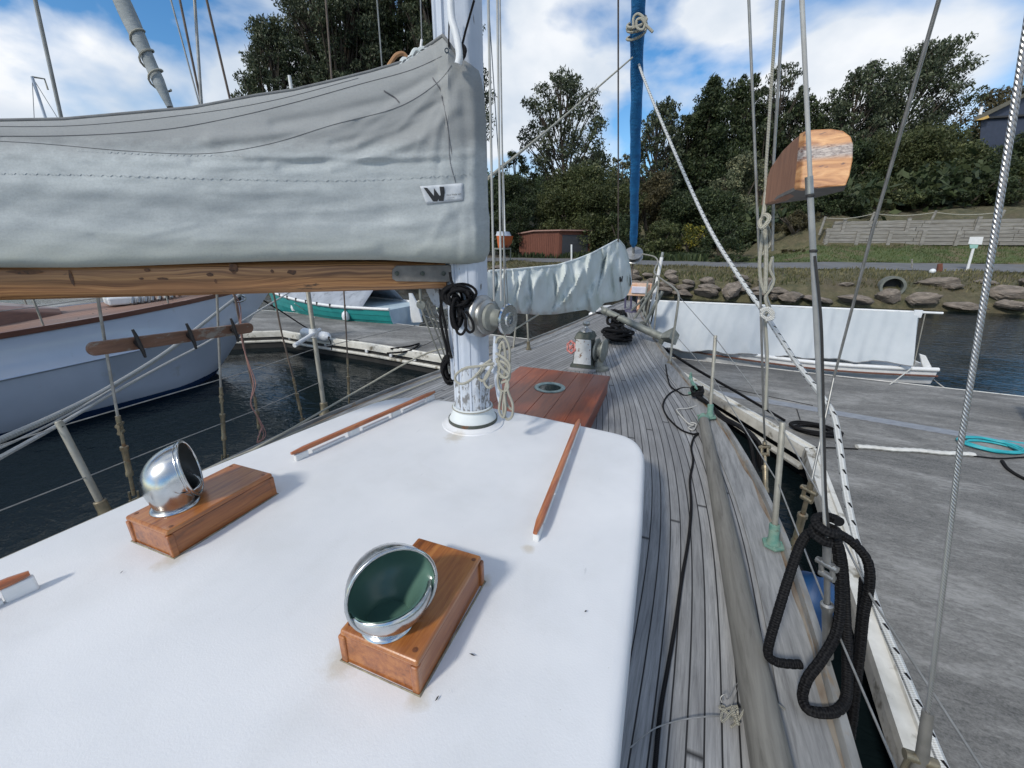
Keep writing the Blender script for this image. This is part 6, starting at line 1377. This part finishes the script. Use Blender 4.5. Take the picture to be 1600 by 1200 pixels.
# red-brown shed
q = base_at(815, 402); sy = q.y; sz = q.z-.1
A1, A2, A3 = atY(811, 402, sy), atY(872, 404, sy-.6), atY(922, 400, sy+1.6)
T = thing('shed', 'small red brown timber shed with a dark door at the water road', 'shed', (A1+A2)/2)
zt1, zt2, zt3 = atY(811, 365, sy).z, atY(872, 360, sy-.6).z, atY(922, 363, sy+1.6).z
P4 = V((A1.x+(A3.x-A2.x), A1.y+(A3.y-A2.y), 0))
bs_ = [V((A1.x, A1.y, sz)), V((A2.x, A2.y, sz)), V((A3.x, A3.y, sz)), V((P4.x, P4.y, sz))]; tz = [zt1, zt2, zt3, zt1]
m_ap = A1.lerp(A2, .45)
g = G(); tt = [V((p.x, p.y, z)) for p, z in zip(bs_, tz)]
g.add(bs_+tt, [(0, 1, 5, 4), (1, 2, 6, 5), (2, 3, 7, 6), (3, 0, 4, 7)], None, 0, False); sh_ = g.build('shed_wall', M['shed_wood'], T, solid=.06)
g = G(); dx = (A2-A1); dx.z = 0; L1_ = dx.length; dx.normalize(); nx_ = V((dx.y, -dx.x, 0))
for k in range(22): c_ = V((A1.x, A1.y, 0))+dx*(L1_*(k+.5)/22); g.box((c_.x+nx_.x*.02, c_.y+nx_.y*.02, (sz+zt1)/2), (.035, .03, zt1-sz-.05), (dx, nx_, V((0, 0, 1))))
g.build('batten_strips', M['shed_wood'], T)
dm = [lerp(0, 1, .12), .9]; e1 = bs_[2]-bs_[1]
G().add([bs_[1]+e1*.10+nx_*.07+dx*.07+V((0, 0, .15)), bs_[1]+e1*.88+nx_*.0+dx*.08+V((0, 0, .15)), bs_[1]+e1*.88+dx*.08+V((0, 0, zt2-sz-.35)), bs_[1]+e1*.10+nx_*.07+dx*.07+V((0, 0, zt2-sz-.35))], [(0, 1, 2, 3)], None, 0, False).build('shed_door', mat('dark_grey_door', (.045, .048, .055), (.035, .037, .042), 4, rough=.6), T, solid=.05)
ov = .22; rp_ = [V((A1.x, A1.y, zt1+.02))-dx*ov+nx_*ov, V((A1.x, A1.y, 0))*0+V((lerp(A1.x, A2.x, .4), lerp(A1.y, A2.y, .4), zt1+.26))+nx_*ov, V((A2.x, A2.y, zt2+.06))+dx*ov+nx_*ov]
back = V((e1.x, e1.y, 0))*1.1
G().loft([[p for p in rp_]+[p-V((0, 0, .10)) for p in rp_[::-1]], [p+back for p in rp_]+[p+back-V((0, 0, .10)) for p in rp_[::-1]]], sm=False).build('shed_roof', mat('faded_pink_brown_roof', (.34, .20, .165), (.27, .16, .13), 3, rough=.7), T)
# orange boat on the hard
q = atD(779, 393, 30); T = thing('orange_boat', 'small orange hulled boat standing on the shore left of the shed', 'boat', q)
sc2 = (q-CAM).length/630; hsx = []
for i in range(9):
    u = i/8; w_ = 11*sc2*math.sin(math.pi*min(.5, u*.6+.06)); yy = q.y+u*1.6; hsx.append([(q.x-w_, yy, q.z+22*sc2), (q.x-w_*.75, yy, q.z+11*sc2), (q.x-w_*.2, yy, q.z+5*sc2), (q.x+w_*.2, yy, q.z+5*sc2), (q.x+w_*.75, yy, q.z+11*sc2), (q.x+w_, yy, q.z+22*sc2)])
G().loft(hsx).build('orange_hull', mat('orange_hull_paint', (.55, .13, .03), (.45, .10, .025), 4, rough=.4), T)
G().loft([[(q.x-12*sc2*k, q.y+.2+1.2*j, q.z+22*sc2), (q.x-8*sc2*k, q.y+.2+1.2*j, q.z+28*sc2), (q.x+8*sc2*k, q.y+.2+1.2*j, q.z+28*sc2), (q.x+12*sc2*k, q.y+.2+1.2*j, q.z+22*sc2)] for j, k in ((0, .5), (.5, .9), (1, .8))]).build('boat_cover', M['hull_grey'], T)
g = G(); g.box((q.x, q.y+.8, q.z+4*sc2), (16*sc2, 1.5, 2.0*sc2))
for a_ in (-8, 8):
    for b_ in (.2, 1.4): g.tube([(q.x+a_*sc2, q.y+b_, q.z+4*sc2), (q.x+a_*sc2, q.y+b_, gz(q.x, q.y+b_)-.1)], .05, 6)
g.build('cradle', M['galv'], T)
G().tube([(q.x+3*sc2, q.y+.9, q.z+28*sc2), (q.x-.4*sc2, q.y+.9, q.z+28*sc2+6.2)], .05, 6).build('boat_mast', M['white_paint'], T)
# dark blue-grey house up the slope
HD = 46; T = thing('house', 'dark blue gabled house with yellow eave among trees at far right', 'house', atD(1570, 230, HD))
hp_ = lambda x, y, dd=0: atD(x, y, HD+dd)
G().slab([hp_(1530, 240), hp_(1700, 250), hp_(1700, 130), hp_(1612, 146), hp_(1533, 184)], ray(1570, 200)*7).build('house_wall', mat('dark_blue_cladding', (.030, .040, .068), (.023, .032, .055), 3, rough=.6), T)
for a, c, nm, mm in (((1523, 190), (1612, 148), 'roof_edge', M['timber']),): G().slab([hp_(a[0], a[1], -.6), hp_(c[0], c[1]-2, -.6), hp_(c[0], c[1]-8, -.6), hp_(a[0]-2, a[1]-6, -.6)], ray(1570, 200)*9).build('roof_slab', mat('brown_roofing', (.12, .115, .09), (.09, .085, .065), 3, rough=.9), T)
G().slab([hp_(1524, 188, -.8), hp_(1544, 180, -.8), hp_(1546, 184, -.8), hp_(1536, 187, -.8)], ray(1540, 185)*.5).build('yellow_eave', mat('yellow_eave_paint', (.55, .36, .10), (.5, .32, .09), 4, rough=.6), T)
G().tube([hp_(1531, 180, -.5), hp_(1534, 168, -.5)], .15, 8).build('flue', M['white_paint'], T)
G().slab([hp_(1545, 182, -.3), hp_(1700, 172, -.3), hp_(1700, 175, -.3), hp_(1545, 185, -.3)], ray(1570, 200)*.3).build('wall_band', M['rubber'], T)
# ================================================================ trees and bushes
def leafmat(name, c1, c2, c3, tr=.25):
    m, t, b = new_mat(name); ge = t.nodes.new('ShaderNodeNewGeometry')
    c = ramp(t, ge.outputs['Random Per Island'], [(0, c1), (.55, c2), (1, c3)]); n_ = noise(t, coords(t, 'Object'), .5, 3)
    c = mixc(t, 1.0, c, ramp(t, n_, [(.35, .75), (.65, 1.3)]), 'MULTIPLY'); t.links.new(c, b.inputs['Base Color']); b.inputs['Roughness'].default_value = .55; b.inputs['Specular IOR Level'].default_value = .3
    ts = t.nodes.new('ShaderNodeBsdfTranslucent'); t.links.new(c, ts.inputs[0]); mxs = t.nodes.new('ShaderNodeMixShader'); mxs.inputs[0].default_value = tr
    t.links.new(b.outputs[0], mxs.inputs[1]); t.links.new(ts.outputs[0], mxs.inputs[2]); t.links.new(mxs.outputs[0], t.nodes['Material Output'].inputs[0]); return m
LM = {'euc': leafmat('gum_leaves', (.030, .045, .026), (.060, .080, .044), (.15, .165, .10)), 'dark': leafmat('dark_green_leaves', (.020, .034, .016), (.038, .056, .024), (.085, .105, .045)),
      'olive': leafmat('olive_green_leaves', (.035, .048, .018), (.064, .080, .030), (.13, .14, .06)), 'brown': leafmat('brownish_leaves', (.045, .042, .022), (.075, .066, .032), (.12, .10, .05)),
      'pale': leafmat('pale_flowering_leaves', (.05, .065, .035), (.13, .15, .09), (.32, .31, .18)), 'yellow': leafmat('yellow_flowering_leaves', (.05, .07, .02), (.11, .12, .03), (.40, .34, .05))}
M['bark'] = mat('grey_brown_bark', (.085, .07, .055), (.045, .037, .03), 4, (1, 1, .3), .9, bmp=.6)
M['pale_bark'] = mat('pale_gum_bark', (.28, .25, .21), (.16, .135, .11), 3, (1, 1, .3), .85, bmp=.4)
def quads(cent, l, w_, rng, droop=.5):
    n_ = len(cent); a = rng.normal(size=(n_, 3)); a[:, 2] -= droop*2; a /= np.linalg.norm(a, axis=1)[:, None]
    b_ = np.cross(a, rng.normal(size=(n_, 3))); b_ /= np.linalg.norm(b_, axis=1)[:, None]
    L_ = (l*rng.uniform(.45, 1.6, n_))[:, None]/2; W2 = (w_*rng.uniform(.5, 1.5, n_))[:, None]/2
    return np.stack([cent-a*L_, cent-a*L_*.1+b_*W2, cent+a*L_, cent-a*L_*.1-b_*W2], 1).reshape(-1, 3)
def leafobj(name, V_, m_, parent):
    n_ = len(V_)//4; me = bpy.data.meshes.new(name); me.vertices.add(len(V_)); me.vertices.foreach_set('co', V_.astype(np.float32).ravel()); me.loops.add(n_*4); me.loops.foreach_set('vertex_index', np.arange(n_*4, dtype=np.int32))
    me.polygons.add(n_); me.polygons.foreach_set('loop_start', np.arange(0, n_*4, 4, dtype=np.int32)); me.polygons.foreach_set('loop_total', np.full(n_, 4, dtype=np.int32)); me.update(calc_edges=True)
    me.materials.append(m_); o = bpy.data.objects.new(name, me); COL.objects.link(o)
    if parent is not None: put(o, parent)
    return o
def clump(c, r, n_, rng, flat=.7):
    d = rng.normal(size=(n_, 3)); d /= np.linalg.norm(d, axis=1)[:, None]; rr = rng.random(n_)**.45; lump = 1+.25*np.sin(d[:, 0]*5+c[0])*np.cos(d[:, 1]*4+c[1]); p = d*(rr*r*lump)[:, None]; p[:, 2] *= flat; return p+np.array(c)
def tree(px, py_top, wpx, D, kind, label, cat='tree', name='tree', mode='gum', py_base=None, seed=1, nc=26, dens=1.0, leaf=None, lean=0, low=.3, bark='bark', base_up=0):
    rng = np.random.default_rng(seed); top = atD(px, py_top, D); x, y = top.x, top.y
    bz = gz(x, y)+base_up if py_base is None else atD(px, py_base, D).z; H = top.z-bz; W2 = wpx/630*D/2
    T = thing(name, label, cat, (x, y, bz)); ls = leaf or .0052*D
    g = G(); C = []
    if mode == 'bush':
        N_ = nc
        for i in range(N_):
            a = rng.uniform(0, 2*math.pi); q = rng.random()**.5; h = rng.uniform(.12, .98); rr = (1-((h-.35)/.68)**2 if h > .35 else 1)**.5*q*.86
            C.append((x+W2*rr*math.cos(a), y+min(W2, 3.5)*rr*math.sin(a), bz+H*h*.92, rng.uniform(.20, .32)*min(W2, H)))
        for k in range(5): a = rng.uniform(0, 6.28); g.tube([(x, y, bz-.2), (x+W2*.3*math.cos(a), y+W2*.2*math.sin(a), bz+H*.4), (x+W2*.6*math.cos(a), y+W2*.4*math.sin(a), bz+H*.7)], [.12, .08, .03], 6)
    elif mode == 'cone':
        for i in range(nc):
            h = lerp(low*.3, 1, (i+.5)/nc); a = rng.uniform(0, 6.28); rr = W2*(1-h)**.6*rng.uniform(.35, .95) if h > .35 else W2*rng.uniform(.5, 1); C.append((x+rr*math.cos(a), y+rr*math.sin(a), bz+H*h*.97, max(.25, W2*(.42-.24*h))))
        g.tube([(x, y, bz-.3), (x, y, bz+H*.6), (x, y, bz+H)], [.028*H**.9, .015*H**.9, .02], 7)
    else:
        tr = [V((x+lean*-.25*H*.0, y, bz-.3))]; tx = [V((x+lean*(t_-1)*H*.5+.03*H*math.sin(t_*5+seed), y+.02*H*math.cos(t_*4+seed), bz+H*t_*.93)) for t_ in (.15, .35, .55, .75, 1)]
        trunk = [V((x-lean*H*.5, y, bz-.3))]+tx; r0 = .017*H+.06; g.tube(spl(trunk, 4), [lerp(r0, .03, i/20) for i in range(21)], 8); TS = spl(trunk, 4)
        for i in range(nc):
            h = lerp(low, 1, (i+.3)/nc); a = i*2.4+rng.uniform(-.5, .5); env = math.sin(math.pi*min(1, (h-low)/(1-low)*.72+.22))**.8
            rr = W2*env*rng.uniform(.45, .95); tc_ = TS[int(min(20, h*20))]
            c = (tc_.x+rr*math.cos(a)+lean*W2*.6*(h), tc_.y+rr*.8*math.sin(a), bz+H*(h*.93)+.02*H, W2*rng.uniform(.22, .36)*(1.05-.35*h)); C.append(c)
            s0 = TS[int(min(20, max(0, h-.22)*20))]; g.tube(spl([s0, s0.lerp(V(c[:3]), .5)+V((0, 0, -.02*H)), V(c[:3])], 3), [r0*.42*(1.1-h*.8)]+[r0*.3*(1.1-h*.8)]*2+[r0*.22]*2+[r0*.12]*2, 5)
            for q_ in range(2):
                e = V(c[:3])+V((rng.uniform(-1, 1), rng.uniform(-1, 1), rng.uniform(-.2, 1)))*c[3]; g.tube([s0.lerp(V(c[:3]), .6), e], [r0*.18, .015], 4)
    L_ = []
    for c in C:
        n_ = int(dens*150*(c[3]/ls/6)**2*1.5)+30; n_ = min(n_, 1700); L_.append(clump(c[:3], c[3], n_, rng, .72 if mode != 'cone' else 1.0))
        for q_ in range(3): # sprays sticking out so that the outline is ragged
            d_ = rng.normal(size=3); d_ /= np.linalg.norm(d_); d_[2] = abs(d_[2])*.6+.1; L_.append(clump(np.array(c[:3])+d_*c[3]*1.0, c[3]*.38, max(12, n_//9), rng, .8))
    L_ = np.concatenate(L_); g.build('trunk', M[bark], T)
    leafobj('crown', quads(L_, ls*1.5, ls*.62, rng, .5 if mode == 'gum' else .1), LM[kind], T); return T
for a in (
    (394, 14, 140, 33, 'euc', 'dark leafy gum tree leftmost above the sail cover', 41, 90, 1.5, .30), (480, -140, 200, 33, 'euc', 'tall gum tree with bare lower limbs behind the cover, second from left', 42, 90, 1.5, .56),
    (585, -170, 190, 35, 'dark', 'tallest dark gum tree rising left of the mast', 43, 100, 1.5, .52), (690, -110, 150, 34, 'euc', 'dark gum tree directly behind the mast top', 44, 70, 1.4, .46)):
    tree(a[0], a[1], a[2], a[3], a[4], a[5], seed=a[6], nc=a[7], dens=a[8], low=a[9], py_base=440)
tree(888, 102, 140, 42, 'euc', 'tall open gum tree standing alone between the mast and blue sail', seed=51, nc=44, low=.36, dens=1.1)
tree(1040, 150, 88, 44, 'euc', 'ragged gum tree just right of the blue furled sail', seed=52, nc=50, low=.25, dens=1.3)
tree(1118, 118, 95, 44, 'dark', 'dense dark pointed tree with a spiky leader', mode='cone', seed=53, nc=80, dens=1.6)
tree(1168, 108, 80, 46, 'dark', 'dense dark tree right of the pointed one', seed=54, nc=48, low=.05, dens=1.5)
tree(1226, 92, 90, 44, 'euc', 'thin see-through tree behind the paired halyards', seed=55, nc=30, low=.35, dens=.9)
tree(1300, 160, 80, 47, 'dark', 'low dark tree left of the wind-blown gums', seed=56, nc=34, low=.1, dens=1.3)
tree(1362, 95, 105, 42, 'euc', 'slanting wind-blown gum with bare trunk behind the light board', seed=57, nc=54, low=.26, lean=.16, dens=1.2)
tree(1462, 56, 150, 42, 'euc', 'largest wind-blown gum tree leaning right on the skyline', seed=58, nc=64, low=.24, lean=.18, dens=1.15)
tree(1585, 128, 130, 60, 'brown', 'brownish round tree behind the dark blue house', seed=59, nc=26, mode='bush', dens=1.2, name='tree')
tree(1082, 172, 100, 47, 'dark', 'dark tree between the ragged gum and the pointed tree', seed=66, nc=44, low=.05, dens=1.4)
tree(1150, 132, 170, 47, 'dark', 'broad dark tree filling the gap behind the left starboard shroud', seed=63, nc=60, low=.05, dens=1.4)
tree(1250, 150, 130, 46, 'dark', 'dark round-headed tree just left of the light board', seed=64, nc=46, low=.05, dens=1.4)
tree(802, 235, 80, 52, 'olive', 'yellowish small tree behind the dark bush right of the mast', seed=60, nc=16, low=.3, name='tree')
tree(928, 232, 90, 52, 'euc', 'small pale gum behind the big rounded bush', seed=61, nc=20, low=.3)
tree(975, 238, 60, 54, 'pale', 'small pale tree just left of the blue furled sail', seed=62, nc=14, low=.25)
BS = [(800, 268, 110, 36, 'dark', 'tall dark bush behind the shed right of the mast', 60), (915, 262, 180, 36, 'olive', 'broad rounded olive bush behind the shed', 90), (975, 330, 70, 34, 'dark', 'low dark bush behind the staysail bag', 30),
      (1025, 265, 90, 38, 'brown', 'brownish tall bush right of the blue sail', 44), (1035, 345, 70, 32, 'olive', 'small green bush by the road bend right of the blue sail', 30), (1100, 300, 150, 37, 'dark', 'wide dark bush above the road bend', 70),
      (1165, 235, 95, 38, 'pale', 'bush with pale yellow blossom behind the left shroud', 44), (1185, 330, 110, 35, 'dark', 'dark low bush below the blossom bush', 44), (1255, 255, 110, 38, 'dark', 'dark bush behind the halyard knot', 50),
      (1325, 228, 130, 34.5, 'dark', 'dark rounded bush right of the light board', 56), (1425, 205, 200, 34.5, 'olive', 'very large dark olive bush above the timber wall', 90), (1510, 232, 130, 34, 'dark', 'dark bush left of the house above the timber wall', 50),
      (1592, 250, 110, 33.5, 'olive', 'bush at the right edge above the timber wall', 50), (1660, 200, 160, 42, 'dark', 'dark bush beyond the right edge of the wall', 50), (1240, 392, 60, 29, 'brown', 'small brown bush on the bank by the road', 22),
      (1150, 398, 90, 27.5, 'dark', 'low dark green shrub spilling over the seawall', 34), (735, 300, 120, 38, 'dark', 'dark bush hidden behind the mast', 40), (1085, 350, 60, 31.5, 'yellow', 'shrub with yellow flowers beside the road', 18),
      (1300, 290, 120, 30.5, 'dark', 'low bush behind the left end of the timber wall', 40), (1375, 285, 130, 31.5, 'olive', 'low green bush on the wall top behind the second fence post', 40), (1450, 282, 130, 31.5, 'dark', 'low dark bush on the wall top behind the third fence post', 44),
      (1525, 272, 120, 31.5, 'dark', 'low bush on the wall top right of the third fence post', 40), (1600, 280, 120, 31, 'brown', 'low brown bush on the wall top at the right edge', 36), (1250, 330, 90, 29.5, 'brown', 'brown bush just left of the timber wall', 24), (1135, 345, 90, 30, 'dark', 'dark bush by the road left of the starboard shrouds', 26)]
for i, a in enumerate(BS): tree(a[0], a[1], a[2], a[3], a[4], a[5], 'bush', 'bush', 'bush', seed=80+i, nc=a[6], dens=1.25, leaf=.0042*a[3])
# woodland mass up the hill
rng = np.random.default_rng(9); pts = []
for i in range(640):
    x = rng.uniform(-75, 85); d = rng.uniform(17, 95); y = shore(x)+d
    if (x > 22 and d < 40 and x < 45) or (x < 6 and d < 24): continue
    hh = rng.uniform(1.2, 5.5) if d > 30 else rng.uniform(1, 3.2); pts.append(clump((x, y, gz(x, y)+hh*.5), rng.uniform(1.6, 3.0), 170, rng, 1.0))
o = leafobj('woodland', quads(np.concatenate(pts), .75, .34, rng, .1), LM['dark'], None); o['kind'] = 'stuff'; o['label'] = 'dark mass of scrub and woodland covering the slope behind the bushes'; o['category'] = 'woodland'
# grass, weeds and small plants on the bank
def tufts(n_, x0, x1, d0, d1, h, m_, name, label, seed, cat='grass'):
    rng = np.random.default_rng(seed); X = rng.uniform(x0, x1, n_); Dd = rng.uniform(d0, d1, n_); V_ = np.zeros((n_, 4, 3))
    for i in range(n_):
        x = X[i]; y = shore(x)+Dd[i]; z = gz(x, y); a = rng.uniform(0, math.pi); hh = h*rng.uniform(.4, 1.3); ww = hh*.22; lx, ly = rng.uniform(-.4, .4)*hh, rng.uniform(-.4, .4)*hh; cx2, sx2 = math.cos(a)*ww, math.sin(a)*ww
        V_[i] = [(x-cx2, y-sx2, z-.02), (x+cx2, y+sx2, z-.02), (x+cx2*.3+lx, y+sx2*.3+ly, z+hh), (x-cx2*.3+lx, y-sx2*.3+ly, z+hh)]
    o = leafobj(name, V_.reshape(-1, 3), m_, None); o['kind'] = 'stuff'; o['label'] = label; o['category'] = cat
gl = leafmat('dry_grass_blades', (.06, .065, .03), (.12, .115, .055), (.22, .19, .10)); gg2 = leafmat('green_grass_blades', (.045, .072, .020), (.075, .105, .032), (.13, .14, .055))
tufts(15000, -24, 24, 1.0, 5.0, .12, gl, 'bank_grass', 'dry grass and weeds growing on the bank above the boulders', 1)
tufts(14000, 3, 30, 9.6, 13, .10, gg2, 'verge_grass', 'short green grass between the road and timber wall', 2)
tufts(420, -5, 6, .9, 2.0, .16, LM['olive'], 'wall_weeds', 'olive green weeds growing out of the seawall', 3, 'weeds')
tufts(5000, -14, 2, 9.6, 14, .4, LM['dark'], 'undergrowth', 'dark undergrowth at the foot of the bushes beside the shed', 4, 'undergrowth')
for m_ in bpy.data.materials: m_.diffuse_color = (.5, .5, .5, 1)
